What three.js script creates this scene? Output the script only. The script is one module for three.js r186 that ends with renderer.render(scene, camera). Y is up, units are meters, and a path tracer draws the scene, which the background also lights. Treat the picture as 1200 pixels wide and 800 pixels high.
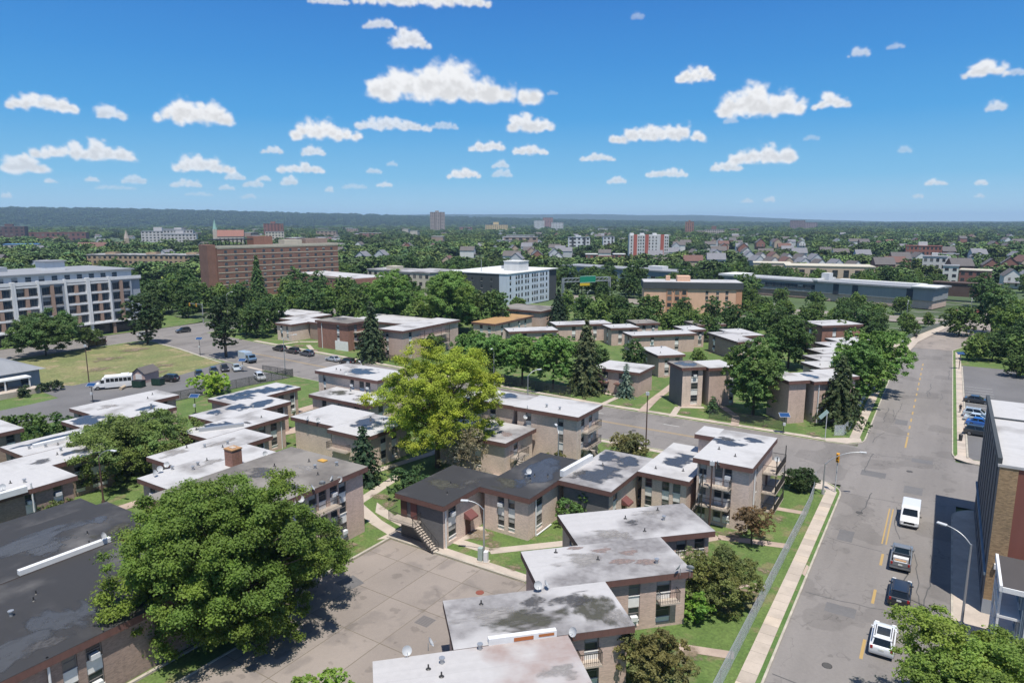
import * as THREE from 'three';
import { mergeGeometries } from 'three/addons/utils/BufferGeometryUtils.js';
import { MarchingCubes } from 'three/addons/objects/MarchingCubes.js';
import { RoundedBoxGeometry } from 'three/addons/geometries/RoundedBoxGeometry.js';

// ---------------------------------------------------------------- camera, sky, sun, exposure
// The streets of the place follow the x axis (east, +x) and the z axis (north, -z). u = x, v = -z.
const D2R = Math.PI / 180;
const scene = new THREE.Scene();
const camera = new THREE.PerspectiveCamera(53.13, 1.5, 0.5, 30000);
camera.rotation.order = 'YXZ';
camera.position.set(0, 36, 0);
camera.rotation.set(-9.93 * D2R, 32.5 * D2R, 0);
const renderer = new THREE.WebGLRenderer({ antialias: true });
renderer.toneMapping = THREE.LinearToneMapping;
renderer.toneMappingExposure = 1.4;
renderer.shadowMap.enabled = true;
scene.fog = new THREE.FogExp2(0xa9c6e6, 0.00008);

function mulberry(a) { return () => { a |= 0; a = a + 0x6D2B79F5 | 0; let t = Math.imul(a ^ a >>> 15, 1 | a); t = t + Math.imul(t ^ t >>> 7, 61 | t) ^ t; return ((t ^ t >>> 14) >>> 0) / 4294967296; }; }
function hash2(i, j, s) { let h = Math.imul(i, 374761393) ^ Math.imul(j, 668265263) ^ Math.imul(s, 2246822519); h = Math.imul(h ^ (h >>> 13), 1274126177); return ((h ^ (h >>> 16)) >>> 0) / 4294967296; }
// value noise, periodic with p cells
function vnoise(x, y, p, s, q = p) {
  const i = Math.floor(x), j = Math.floor(y), fx = x - i, fy = y - j, w = t => ((t % p) + p) % p, z = t => ((t % q) + q) % q;
  const a = fx * fx * (3 - 2 * fx), b = fy * fy * (3 - 2 * fy);
  const h00 = hash2(w(i), z(j), s), h10 = hash2(w(i + 1), z(j), s), h01 = hash2(w(i), z(j + 1), s), h11 = hash2(w(i + 1), z(j + 1), s);
  return h00 + (h10 - h00) * a + (h01 - h00) * b + (h00 - h10 - h01 + h11) * a * b;
}
function fbm(x, y, p, s, o = 4, q = p) { let v = 0, a = 0.5, n = 0; for (let k = 0; k < o; k++) { v += a * vnoise(x, y, p, s + k * 17, q); n += a; a *= 0.5; x *= 2; y *= 2; p *= 2; q *= 2; } return v / n; }
const sstep = (a, b, x) => { const t = Math.min(1, Math.max(0, (x - a) / (b - a))); return t * t * (3 - 2 * t); };
const lerp = (a, b, t) => a + (b - a) * t;

// a clear summer sky with fair-weather cumulus: azimuth and height in degrees, width, height, density of each cloud
{
  const W = 4096, H = 2048, data = new Float32Array(W * H * 4);
  const grad = [[0, [.36, .515, .615]], [1.2, [.29, .47, .605]], [3.5, [.165, .39, .59]], [8, [.068, .275, .555]], [12, [.046, .215, .51]], [16.5, [.034, .165, .455]], [30, [.028, .128, .375]], [60, [.025, .105, .31]], [90, [.024, .1, .29]]];
  for (let j = 0; j < H; j++) {
    const el = ((j + .5) / H - .5) * 180, e = Math.max(0, el);
    let k = 0; while (k < grad.length - 2 && e > grad[k + 1][0]) k++;
    const t = (e - grad[k][0]) / (grad[k + 1][0] - grad[k][0]), c = [0, 1, 2].map(n => lerp(grad[k][1][n], grad[k + 1][1][n], t));
    const f = el < 0 ? lerp(1, .45, sstep(0, -6, el)) : 1;
    for (let i = 0; i < W; i++) { const o = (j * W + i) * 4; data[o] = c[0] * f; data[o + 1] = c[1] * f; data[o + 2] = c[2] * f; data[o + 3] = 1; }
  }
  const clouds = [-37.32,10.76,14.54,3.62,1,-56.58,7.96,5.72,2.37,1,-47.16,7.02,5.93,1.84,1,-42.02,7.68,6.42,1.35,0.8,-37.89,7.65,2.25,0.78,0.5,-65.77,7.9,4.4,1.41,0.95,-61.88,7.58,1.88,1.3,0.8,-63.89,4.87,6.95,1.6,0.9,-67.23,4.01,2.63,1.94,0.85,-56.18,4.29,4.43,1.54,0.9,-49.18,4.19,3.7,1.03,0.85,-48.24,5.5,1.93,1.02,0.75,-51.27,5.44,1.74,0.69,0.7,-54.08,3.45,1.57,0.76,0.6,-57.47,2.87,2.3,0.74,0.6,-50.14,3.21,1.39,0.91,0.65,-52.01,3.33,1.12,0.58,0.6,-54.71,2.61,1.14,0.51,0.5,-52.77,2.97,1.6,0.77,0.55,-42.87,3.01,1.35,0.6,0.7,-43.64,4.03,1.34,0.53,0.5,-42.21,4.61,0.95,0.46,0.4,-36.43,3.93,2.7,1.01,0.95,-34.57,6.08,3.04,1.12,0.9,-33.47,4.65,1.39,0.8,0.6,-33.3,3.94,1.88,0.88,0.5,-31.06,7.84,4.26,1.88,0.95,-30.98,5.78,3.05,1.06,0.9,-40.47,13.87,3.31,1.66,0.9,-42.8,14.89,2.73,1.04,0.75,-46.57,16.16,3.14,0.67,0.8,-39.58,16.68,10.82,1.48,0.95,-18.13,11.15,3.06,1.57,1,-13.24,9.01,6.76,2.78,1,-8.38,8.76,2.51,1.47,0.95,-20.98,6.95,7.67,1.8,0.95,-12.83,5.19,5.28,2.01,0.95,-15.49,4.32,2.54,1.03,0.85,-20.06,3.88,3.52,0.92,0.8,-25.56,5.18,3.08,0.86,0.8,-23.98,3.33,1.64,0.67,0.7,0.9,9.98,2.7,1.32,0.95,2.54,9.56,1.37,0.62,0.5,1.67,7.63,1.27,0.91,0.7,-6.83,11.82,1.43,0.83,0.6,-4.54,11.97,1.27,0.49,0.4,-1.27,2.76,1.48,0.58,0.75,1.41,2.68,0.82,0.45,0.7,1.38,1.78,0.58,0.34,0.5,-2.29,1.85,0.73,0.36,0.55,-3.36,5.11,0.95,0.7,0.35,-9.5,6.21,1.17,0.55,0.3,-13.82,1.64,1.01,0.39,0.45,-12.21,1.72,0.99,0.45,0.5,-22.7,15.38,0.98,0.69,0.3,-65.94,2.81,0.78,0.45,0.6,-63.49,2.97,0.92,0.52,0.6,-60.85,3.05,1.62,0.78,0.5,-68.45,1.76,0.64,0.39,0.5,-47.15,2.53,0.79,0.53,0.5,-29.26,10.08,1.02,0.44,0.3,-15.41,7.69,1.13,0.68,0.4,-39.98,9.88,1.34,0.69,0.4,-53.27,1.97,1.23,0.45,0.35,-45.22,2.82,2.0,0.53,0.35,-56.69,2.08,2.04,0.37,0.3,-62.06,2.45,2.64,0.36,0.3];
  const r = mulberry(77);
  const list = []; for (let k = 0; k < clouds.length; k += 5) list.push([...clouds.slice(k, k + 5), k + 11]);
  for (let k = 0; k < 210; k++) {  // unseen clouds outside the view, their number and size raised for white fill light
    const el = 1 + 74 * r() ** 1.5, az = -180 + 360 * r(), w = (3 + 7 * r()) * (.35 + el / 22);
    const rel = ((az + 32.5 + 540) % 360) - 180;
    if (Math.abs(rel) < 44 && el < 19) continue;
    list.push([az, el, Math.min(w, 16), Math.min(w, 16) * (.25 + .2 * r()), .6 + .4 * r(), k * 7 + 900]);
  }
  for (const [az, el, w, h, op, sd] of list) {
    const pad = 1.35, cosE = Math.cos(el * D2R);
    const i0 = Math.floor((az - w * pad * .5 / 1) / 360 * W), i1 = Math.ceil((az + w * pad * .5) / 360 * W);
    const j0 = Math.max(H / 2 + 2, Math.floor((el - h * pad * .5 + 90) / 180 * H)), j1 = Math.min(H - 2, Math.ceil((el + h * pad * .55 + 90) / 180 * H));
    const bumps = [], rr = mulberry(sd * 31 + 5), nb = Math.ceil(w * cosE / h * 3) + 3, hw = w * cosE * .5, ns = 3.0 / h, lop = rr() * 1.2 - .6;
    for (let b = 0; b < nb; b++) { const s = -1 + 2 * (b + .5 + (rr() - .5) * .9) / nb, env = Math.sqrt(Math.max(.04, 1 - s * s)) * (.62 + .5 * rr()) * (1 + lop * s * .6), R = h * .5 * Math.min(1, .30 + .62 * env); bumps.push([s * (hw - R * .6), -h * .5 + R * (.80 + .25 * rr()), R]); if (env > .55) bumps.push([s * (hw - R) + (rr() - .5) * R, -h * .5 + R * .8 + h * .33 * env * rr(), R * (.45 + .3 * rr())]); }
    const step = sd >= 900 ? 4 : 1;                   // away from the view the added clouds are sampled more coarsely
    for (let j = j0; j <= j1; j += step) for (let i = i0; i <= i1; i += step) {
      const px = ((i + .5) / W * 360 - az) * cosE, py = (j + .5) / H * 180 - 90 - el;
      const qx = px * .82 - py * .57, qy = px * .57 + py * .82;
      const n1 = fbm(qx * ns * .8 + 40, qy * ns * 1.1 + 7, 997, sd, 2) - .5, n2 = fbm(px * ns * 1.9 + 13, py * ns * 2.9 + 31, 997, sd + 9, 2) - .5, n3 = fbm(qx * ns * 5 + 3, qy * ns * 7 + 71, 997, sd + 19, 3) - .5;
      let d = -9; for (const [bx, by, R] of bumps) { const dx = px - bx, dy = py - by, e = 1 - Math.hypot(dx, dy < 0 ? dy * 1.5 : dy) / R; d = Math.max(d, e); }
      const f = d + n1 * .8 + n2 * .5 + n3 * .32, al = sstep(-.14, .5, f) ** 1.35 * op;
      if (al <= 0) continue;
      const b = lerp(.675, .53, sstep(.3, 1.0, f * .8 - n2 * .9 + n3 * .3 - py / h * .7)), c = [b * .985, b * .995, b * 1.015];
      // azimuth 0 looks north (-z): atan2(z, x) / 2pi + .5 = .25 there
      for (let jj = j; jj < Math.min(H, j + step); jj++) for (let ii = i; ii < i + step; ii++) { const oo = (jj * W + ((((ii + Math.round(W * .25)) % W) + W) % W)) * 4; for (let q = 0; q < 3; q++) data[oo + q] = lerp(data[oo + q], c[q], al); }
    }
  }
  const sky = new THREE.DataTexture(data, W, H, THREE.RGBAFormat, THREE.FloatType);
  sky.mapping = THREE.EquirectangularReflectionMapping; sky.magFilter = THREE.LinearFilter; sky.minFilter = THREE.LinearFilter; sky.needsUpdate = true;
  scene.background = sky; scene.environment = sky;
}
const sun = new THREE.DirectionalLight(new THREE.Color().setRGB(1, .955, .87), 4.2);
// shadows fall to the north-west: the sun stands in the south-east, 71 degrees up
sun.position.set(-60 + 128, 490, -60 + 128); sun.target.position.set(-60, 0, -60);
sun.castShadow = true; sun.shadow.mapSize.set(4096, 4096);
Object.assign(sun.shadow.camera, { left: -320, right: 320, top: 320, bottom: -320, near: 1, far: 1200 });
scene.add(sun, sun.target);

// ---------------------------------------------------------------- helpers
const names = new Map();
function numbered(n) { const k = names.get(n) || 0; names.set(n, k + 1); return k ? `${n}_${String(k).padStart(3, '0')}` : n; }
const V = (u, v, y = 0) => new THREE.Vector3(u, y, -v);
function shade(o) { o.traverse(c => { if (c.isMesh) { c.castShadow = true; c.receiveShadow = true; } }); return o; }
function thing(name, label, category, u, v, turn = 0, group, y = 0) {
  const o = new THREE.Group(); o.name = numbered(name); o.position.set(u, y, -v); o.rotation.y = turn; o.userData = { label, category };
  if (group) o.userData.group = group; scene.add(o); return o;
}
function part(name, geo, mat, parent) { const m = new THREE.Mesh(geo, mat); m.name = name; m.castShadow = m.receiveShadow = true; parent.add(m); return m; }
function structure(name, geo, mat) { const m = part(numbered(name), geo, mat, scene); m.userData.kind = 'structure'; return m; }
function dup(root, label, u, v, turn, group, scale = 1, y = 0) {
  const r = root.clone(); r.name = numbered(root.name.replace(/_\d{3}$/, '')); r.userData = { ...root.userData }; if (label) r.userData.label = label; if (group) r.userData.group = group;
  r.position.set(u, y, -v); r.rotation.y = turn; if (Array.isArray(scale)) r.scale.set(...scale); else r.scale.setScalar(scale); scene.add(r); return r;
}
// quads with texture coordinates in metres
class QB {
  constructor() { this.p = []; this.n = []; this.t = []; this.c = 0; }
  quad(a, b, c, d, ou = 0, ov = 0) {
    const ab = b.clone().sub(a), ad = d.clone().sub(a), n = ab.clone().cross(ad).normalize(), L = ab.length(), x = ab.clone().divideScalar(L || 1), y = n.clone().cross(x);
    for (const q of [a, b, c, a, c, d]) { const r = q.clone().sub(a); this.p.push(q.x, q.y, q.z); this.n.push(n.x, n.y, n.z); this.t.push(ou + r.dot(x), ov + r.dot(y)); }
    return this;
  }
  box(x0, x1, y0, y1, z0, z1, skip = '') {
    const P = (x, y, z) => new THREE.Vector3(x, y, z);
    if (!skip.includes('S')) this.quad(P(x0, y0, z1), P(x1, y0, z1), P(x1, y1, z1), P(x0, y1, z1), x0, y0);
    if (!skip.includes('N')) this.quad(P(x1, y0, z0), P(x0, y0, z0), P(x0, y1, z0), P(x1, y1, z0), x1, y0);
    if (!skip.includes('E')) this.quad(P(x1, y0, z1), P(x1, y0, z0), P(x1, y1, z0), P(x1, y1, z1), z1, y0);
    if (!skip.includes('W')) this.quad(P(x0, y0, z0), P(x0, y0, z1), P(x0, y1, z1), P(x0, y1, z0), z0, y0);
    if (!skip.includes('T')) this.quad(P(x0, y1, z1), P(x1, y1, z1), P(x1, y1, z0), P(x0, y1, z0), x0, -z1);
    if (!skip.includes('B')) this.quad(P(x0, y0, z0), P(x1, y0, z0), P(x1, y0, z1), P(x0, y0, z1), x0, z0);
    return this;
  }
  tri(a, b, c) { const n = b.clone().sub(a).cross(c.clone().sub(a)).normalize(); for (const q of [a, b, c]) { this.p.push(q.x, q.y, q.z); this.n.push(n.x, n.y, n.z); this.t.push(q.x + q.z * .3, q.y); } return this; }
  bar(a, b, w) { // a square bar between two points
    const d = b.clone().sub(a).normalize(), s = Math.abs(d.y) > .9 ? new THREE.Vector3(1, 0, 0) : new THREE.Vector3(0, 1, 0), x = d.clone().cross(s).normalize().multiplyScalar(w / 2), y = d.clone().cross(x).normalize().multiplyScalar(w / 2);
    const q = (p, i, j) => p.clone().addScaledVector(x, i).addScaledVector(y, j), k = [[-1, -1], [1, -1], [1, 1], [-1, 1]];
    for (let i = 0; i < 4; i++) { const [e, f] = [k[i], k[(i + 1) % 4]]; this.quad(q(a, ...f), q(a, ...e), q(b, ...e), q(b, ...f)); }
    this.quad(q(b, -1, -1), q(b, 1, -1), q(b, 1, 1), q(b, -1, 1)); this.quad(q(a, -1, 1), q(a, 1, 1), q(a, 1, -1), q(a, -1, -1)); return this;
  }
  geo() {
    const g = new THREE.BufferGeometry(); g.setAttribute('position', new THREE.Float32BufferAttribute(this.p, 3)); g.setAttribute('normal', new THREE.Float32BufferAttribute(this.n, 3)); g.setAttribute('uv', new THREE.Float32BufferAttribute(this.t, 2)); return g;
  }
}
const boxGeo = (x0, x1, y0, y1, z0, z1) => new QB().box(x0, x1, y0, y1, z0, z1).geo();
// flat sheet over a polygon of [u, v], texture coordinates in metres
function sheet(pts, y, o = {}) {
  const sh = new THREE.Shape(pts.map(([u, v]) => new THREE.Vector2(u, v))); for (const h of o.holes || []) sh.holes.push(new THREE.Path(h.map(([u, v]) => new THREE.Vector2(u, v))));
  const g = new THREE.ShapeGeometry(sh), p = g.attributes.position, n = g.attributes.normal, t = g.attributes.uv;
  for (let i = 0; i < p.count; i++) { const u = p.getX(i), v = p.getY(i); p.setXYZ(i, u, y, -v); n.setXYZ(i, 0, 1, 0); t.setXY(i, u, v); }
  return g;
}
const rect = (u0, u1, v0, v1) => [[u0, v0], [u1, v0], [u1, v1], [u0, v1]];
// border strip of width w just inside a polygon (counter-clockwise), top y1, outer side down to y0
function kerbGeo(pts, w, y0, y1, closed = true) {
  const qb = new QB(), n = pts.length, inn = pts.map((p, i) => {
    const a = pts[(i + n - 1) % n], b = pts[(i + 1) % n], nor = (q, r) => { const x = r[0] - q[0], y = r[1] - q[1], l = Math.hypot(x, y) || 1; return [-y / l, x / l]; };
    let n1 = nor(a, p), n2 = nor(p, b); if (!closed && i === 0) n1 = n2; if (!closed && i === n - 1) n2 = n1;
    const m = [n1[0] + n2[0], n1[1] + n2[1]], l2 = m[0] * m[0] + m[1] * m[1], k = 2 * w / (l2 || 1); return [p[0] + m[0] * k, p[1] + m[1] * k];
  });
  for (let i = 0; i < (closed ? n : n - 1); i++) { const a = pts[i], b = pts[(i + 1) % n], c = inn[(i + 1) % n], d = inn[i];
    qb.quad(V(...a, y1), V(...b, y1), V(...c, y1), V(...d, y1)); qb.quad(V(...a, y0), V(...b, y0), V(...b, y1), V(...a, y1)); qb.quad(V(...d, y1), V(...c, y1), V(...c, y0), V(...d, y0)); }
  return qb.geo();
}
function strip(pts, w, y) { // a ribbon along a line of [u, v]
  const qb = new QB(); let s = 0;
  for (let i = 0; i < pts.length - 1; i++) { const a = pts[i], b = pts[i + 1], dx = b[0] - a[0], dy = b[1] - a[1], l = Math.hypot(dx, dy), nx = -dy / l * w / 2, ny = dx / l * w / 2;
    qb.quad(V(a[0] - nx, a[1] - ny, y), V(b[0] - nx, b[1] - ny, y), V(b[0] + nx, b[1] + ny, y), V(a[0] + nx, a[1] + ny, y), s, 0); s += l; }
  return qb.geo();
}

// ---------------------------------------------------------------- materials
function tex(N, metres, fn, bumpy) {
  const d = new Uint8Array(N * N * 4);
  for (let j = 0; j < N; j++) for (let i = 0; i < N; i++) { const c = fn(i / N, j / N), o = (j * N + i) * 4; for (let k = 0; k < 3; k++) d[o + k] = Math.max(0, Math.min(255, 255 * (c[k] <= .0031308 ? 12.92 * c[k] : 1.055 * c[k] ** (1 / 2.4) - .055))); d[o + 3] = 255; }
  const t = new THREE.DataTexture(d, N, N); t.colorSpace = THREE.SRGBColorSpace; t.wrapS = t.wrapT = THREE.RepeatWrapping; t.magFilter = THREE.LinearFilter; t.minFilter = THREE.LinearFilter; t.repeat.set(1 / metres, 1 / metres); t.needsUpdate = true; return t;
}
const std = (o) => new THREE.MeshStandardMaterial({ roughness: .9, ...o });
const lin = (r, g, b) => new THREE.Color().setRGB(r, g, b);
const mixc = (a, b, t) => [0, 1, 2].map(k => lerp(a[k], b[k], t));
const scl = (a, s) => a.map(x => x * s);
const brickTex = (base, mortar, sd, contrast = .2) => tex(512, 6.4, (x, y) => {
  const rows = 64, r = Math.floor(y * rows), fy = y * rows - r, bx = x * 26 + (r % 2) * .5, b = Math.floor(bx), fx = bx - b;
  const h = hash2(b % 26, r, sd), joint = fy < .16 || fx < .06, w = fbm(x * 5, y * 3, 5, sd + 5, 4, 3) ;
  const st = sstep(.62, .85, fbm(x * 14, y * 2, 14, sd + 8, 3, 2));
  let c = joint ? mortar : scl(base, 1 - contrast + 2 * contrast * h); c = scl(c, .86 + .28 * w - .12 * st); return c;
});
const M = {};
M.brickTan = std({ map: brickTex([.64, .50, .42], [.57, .47, .405], 1, .15), roughness: .95 });
M.brickPink = std({ map: brickTex([.52, .375, .315], [.5, .405, .35], 2, .15), roughness: .95 });
M.brickBrown = std({ map: brickTex([.31, .215, .175], [.32, .26, .22], 3, .2), roughness: .95 });
M.brickRed = std({ map: brickTex([.27, .125, .09], [.28, .18, .14], 4, .2), roughness: .95 });
M.brickGrey = std({ map: brickTex([.14, .135, .135], [.15, .145, .145], 5, .12), roughness: .9 });
M.tanQuoin = std({ map: brickTex([.32, .21, .11], [.27, .2, .13], 6, .3), roughness: .95 });
M.fascia = std({ map: tex(256, 4, (x, y) => { const n = fbm(x * 8, y * 8, 8, 3, 4), s = sstep(.6, .8, fbm(x * 40, y * 3, 40, 9, 3, 3)); return scl([.135, .068, .056], .75 + .5 * n - .15 * s); }), roughness: .7 });
const roofTex = (a, dirt, sd, lo, hi) => tex(512, 22, (x, y) => {
  const n = fbm(x * 5, y * 5, 5, sd, 6), f = fbm(x * 60, y * 60, 60, sd + 1, 3), seam = Math.abs(((y * 22 / 1.0) % 1) - .02) < .035 ? 1 : 0, run = fbm(x * 4, y * 40, 4, sd + 4, 3, 40);
  let c = scl(a, .90 + .12 * f + .10 * run); c = mixc(c, dirt, sstep(lo, hi, n) * (.5 + .5 * f)); return scl(c, 1 - seam * .07 * sstep(.3, .6, run));
});
M.roofWhite = std({ map: roofTex([.435, .425, .422], [.20, .187, .18], 21, .48, .80), roughness: .75 });
M.roofWorn = std({ map: roofTex([.405, .392, .39], [.13, .12, .12], 31, .44, .76), roughness: .8 });
M.roofGrey = std({ map: roofTex([.215, .195, .175], [.10, .09, .082], 41, .40, .7), roughness: .95 });
M.roofBlack = std({ map: roofTex([.03, .029, .03], [.125, .118, .113], 51, .5, .84), roughness: .75 });
M.roofTan = std({ map: roofTex([.34, .205, .09], [.2, .125, .07], 61, .5, .75), roughness: .9 });
M.roofPink = std({ map: roofTex([.4, .385, .38], [.27, .2, .18], 71, .45, .7), roughness: .9 });

// water and dirt on the roofs: ragged outlines cut by noise, four of each
function patchMats(make, lo, hi, grain, sd) { return [0, 1, 2, 3].map(k => { const N = 192, d = new Uint8Array(N * N * 4); for (let j = 0; j < N; j++) for (let i = 0; i < N; i++) { const x = i / N * 2 - 1, y = j / N * 2 - 1, n = fbm(i / N * 3 + 9 * k, j / N * 3 + 5, 997, sd + k * 31, 5) - .5, g = fbm(i / N * 14 + k, j / N * 14, 997, sd + 7 + k, 3), f = 1 - Math.hypot(x, y) + n * 1.7, e = sstep(1, .86, Math.max(Math.abs(x), Math.abs(y))), a = sstep(lo, hi, f) * e * lerp(1, sstep(.25, .7, g), grain), o = (j * N + i) * 4; d[o] = d[o + 1] = d[o + 2] = 255 * a; d[o + 3] = 255; } const t = new THREE.DataTexture(d, N, N); t.magFilter = THREE.LinearFilter; t.minFilter = THREE.LinearFilter; t.needsUpdate = true; const m = make(); m.alphaMap = t; m.transparent = true; return m; }); }
M.puddle = patchMats(() => new THREE.MeshPhysicalMaterial({ color: lin(.055, .058, .064), roughness: .14, ior: 1.33 }), .2, .5, .12, 1201);
M.damp = patchMats(() => std({ color: lin(.075, .07, .066), roughness: .5 }), .2, .7, .5, 1301);
M.moss = patchMats(() => std({ color: lin(.062, .06, .045), roughness: .9 }), .15, .6, .45, 1401);
M.peel = patchMats(() => std({ color: lin(.22, .165, .15), roughness: .95 }), .3, .42, .7, 1501);
M.soil = patchMats(() => std({ color: lin(.20, .155, .105), roughness: 1 }), .2, .75, .75, 1701);
M.dirt = patchMats(() => std({ color: lin(.25, .235, .225), roughness: .9 }), .1, .75, .55, 1601);
M.white = std({ map: tex(256, 3, (x, y) => scl([.68, .68, .68], .86 + .2 * fbm(x * 6, y * 12, 6, 5, 4, 12))), roughness: .6 });
M.whitePanel = std({ map: tex(128, 3, (x, y) => scl([.78, .76, .73], .88 + .2 * fbm(x * 6, y * 10, 6, 6, 3, 10))), roughness: .6 });
M.metal = std({ color: lin(.42, .43, .44), roughness: .45, metalness: .6 });
M.darkMetal = std({ color: lin(.05, .048, .048), roughness: .5, metalness: .3 });
M.rustPole = std({ color: lin(.085, .05, .04), roughness: .8 });
M.frame = std({ color: lin(.22, .2, .19), roughness: .5, metalness: .2 });
M.glass = new THREE.MeshPhysicalMaterial({ color: lin(.035, .04, .046), roughness: .08, specularIntensity: 1, ior: 1.5 });
M.glassBlue = new THREE.MeshPhysicalMaterial({ color: lin(.05, .075, .10), roughness: .1, specularIntensity: 1, ior: 1.5 });
M.blind = std({ color: lin(.36, .35, .33), roughness: .8 });
M.awning = std({ color: lin(.15, .055, .05), roughness: .8 });
M.door = std({ color: lin(.09, .04, .035), roughness: .6 });
M.asphalt = std({ roughness: .95, map: tex(1024, 48, (x, y) => {
  const n = fbm(x * 6, y * 6, 6, 101, 6), f = fbm(x * 300, y * 300, 300, 102, 2), lane = fbm(x * 26, y * 2, 26, 103, 4, 2), cr = Math.abs(fbm(x * 9, y * 7, 9, 104, 5, 7) - .5);
  const patch = sstep(.66, .70, vnoise(x * 14 + 3 * n, y * 9, 14, 105, 9)) * .16, crack = cr < .0035 ? .22 : 0, spot = sstep(.74, .8, fbm(x * 40, y * 40, 40, 106, 3)) * .12;
  return scl([.19, .174, .163], .78 + .26 * n + .14 * f +   .34 * (lane - .5) - patch - crack - spot); }) });
M.asphaltDark = std({ roughness: .95, map: tex(512, 40, (x, y) => { const n = fbm(x * 8, y * 8, 8, 111, 6), f = fbm(x * 200, y * 200, 200, 112, 2); return scl([.135, .13, .13], .72 + .38 * n + .16 * f); }) });
M.concrete = std({ roughness: .95, map: tex(768, 20, (x, y) => { const n = fbm(x * 4, y * 4, 4, 121, 7), f = fbm(x * 150, y * 150, 150, 122, 2), st = sstep(.57, .76, fbm(x * 9, y * 9, 9, 123, 5)), oil = sstep(.70, .78, fbm(x * 16 + 3, y * 16, 16, 124, 4)); return scl(mixc([.25, .214, .187], [.178, .154, .138], .7 * st), (.80 + .30 * n + .1 * f) * (1 - .22 * oil)); }) });
M.walk = std({ roughness: .95, map: tex(512, 12, (x, y) => { const n = fbm(x * 8, y * 8, 8, 131, 5), f = fbm(x * 90, y * 90, 90, 132, 2); return scl([.41, .35, .295], .74 + .42 * n + .12 * f); }) });
M.walkPink = std({ roughness: .95, map: tex(512, 12, (x, y) => { const n = fbm(x * 8, y * 8, 8, 133, 5), f = fbm(x * 90, y * 90, 90, 134, 2); return scl([.36, .28, .23], .72 + .44 * n + .12 * f); }) });
M.kerb = std({ roughness: .95, map: tex(256, 8, (x, y) => scl([.40, .36, .30], .7 + .5 * fbm(x * 12, y * 12, 12, 141, 4))) });
const grassTex = (N, m, a, b, c, sd) => tex(N, m, (x, y) => { const n = fbm(x * 6, y * 6, 6, sd, 6), f = fbm(x * 120, y * 120, 120, sd + 1, 2), d = sstep(.58, .78, fbm(x * 11, y * 11, 11, sd + 2, 5)); return scl(mixc(mixc(a, b, sstep(.3, .7, n)), c, d), .66 + .68 * f); });
M.grass = std({ roughness: 1, map: grassTex(512, 18, [.074, .125, .028], [.10, .15, .038], [.15, .145, .065], 151) });
M.field = std({ roughness: 1, map: grassTex(512, 40, [.135, .155, .055], [.185, .18, .075], [.25, .205, .11], 161) });
M.verge = std({ roughness: 1, map: grassTex(256, 9, [.068, .13, .03], [.09, .155, .04], [.15, .135, .07], 171) });
M.farGround = std({ roughness: 1, map: tex(512, 420, (x, y) => { const n = fbm(x * 14, y * 14, 14, 181, 6), m = fbm(x * 90, y * 90, 90, 182, 3), b = sstep(.64, .72, fbm(x * 50, y * 50, 50, 183, 2)); return mixc(scl([.06, .092, .034], .5 + n), [.17, .165, .15], b * .6 * sstep(.4, .6, m)); }) });
M.yellow = std({ color: lin(.37, .25, .095), roughness: .85 });
M.linewhite = std({ color: lin(.5, .5, .48), roughness: .85 });
M.bark = std({ map: tex(256, 2, (x, y) => scl([.11, .085, .066], .5 + .9 * fbm(x * 14, y * 4, 14, 191, 4, 4))), roughness: 1 });
M.barkGrey = std({ color: lin(.2, .18, .155), roughness: 1 });

// ---------------------------------------------------------------- the setting: ground, roads, blocks, paths
const RY = -0.13;                                    // road level; lawns and pavements lie at 0
structure('ground', sheet([[-9000, -300], [4000, -300], [6000, 14000], [-14000, 14000], [-14000, -300]], -.35), M.farGround);
const nearB = [[-9.3, 101.3], [-60, 101.8], [-100, 104], [-140, 106.2], [-170, 108.8], [-186, 112.2], [-198, 113.6], [-208, 115]];
const farB = [[-9, 120], [-60, 120.2], [-100, 123.6], [-147, 128], [-178, 130.5], [-200, 133]];
structure('street_asphalt', sheet([[-9.8, -60], [3.7, -60], [3.7, 100.8], [80, 100.8], [80, 120.4], [3.7, 120.4], [3.7, 228], [22, 300], [60, 380], [54, 384], [3, 300], [-9.8, 236], [-9.8, 120.6], ...farB.slice(1).map(([u, v]) => [u, v + .6]), [-205, 133.6], [-205, 260], [-227.5, 260], [-227.5, -60], [-208, -60], [-208, 115], ...nearB.slice(1, -1).reverse().map(([u, v]) => [u, v - .6]), [-9.8, 100.8]], RY), M.asphalt);

// the block of apartments south of the cross street, its kerb and lawns
const rnd = mulberry(5);
function roundCorner(cu, cv, r, a0, a1, n = 8) { const o = []; for (let i = 0; i <= n; i++) { const a = lerp(a0, a1, i / n) * D2R; o.push([cu + r * Math.cos(a), cv + r * Math.sin(a)]); } return o; }
const blockS = [[-208, -58], [-9.3, -58], ...roundCorner(-13.8, 96.8, 4.5, 0, 90), ...nearB.slice(1)];
const blockN = [[-205, 262], [-205, 133.4], ...farB.slice(1).reverse(), ...roundCorner(-13.6, 124.6, 4.6, -90, 0), [-9, 236], [-4, 262]];
const blockE = [[3.2, -58], [60, -58], [60, 100.6], ...roundCorner(7.2, 96.6, 4, 90, 180)];
const blockNE = [...roundCorner(7.4, 124.4, 4.2, 180, 270), [60, 120.2], [60, 262], [13, 262], [3.2, 228]];
for (const [pts, nm] of [[blockS, 'lawn'], [blockN, 'lawn'], [blockNE, 'lawn']]) { structure(nm, sheet(pts, 0), M.grass); structure('kerb', kerbGeo(pts, .2, -.3, .006), M.kerb); }
structure('pavement', sheet(blockE, 0), M.walk); structure('kerb', kerbGeo(blockE, .2, -.3, .006), M.kerb);
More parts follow.
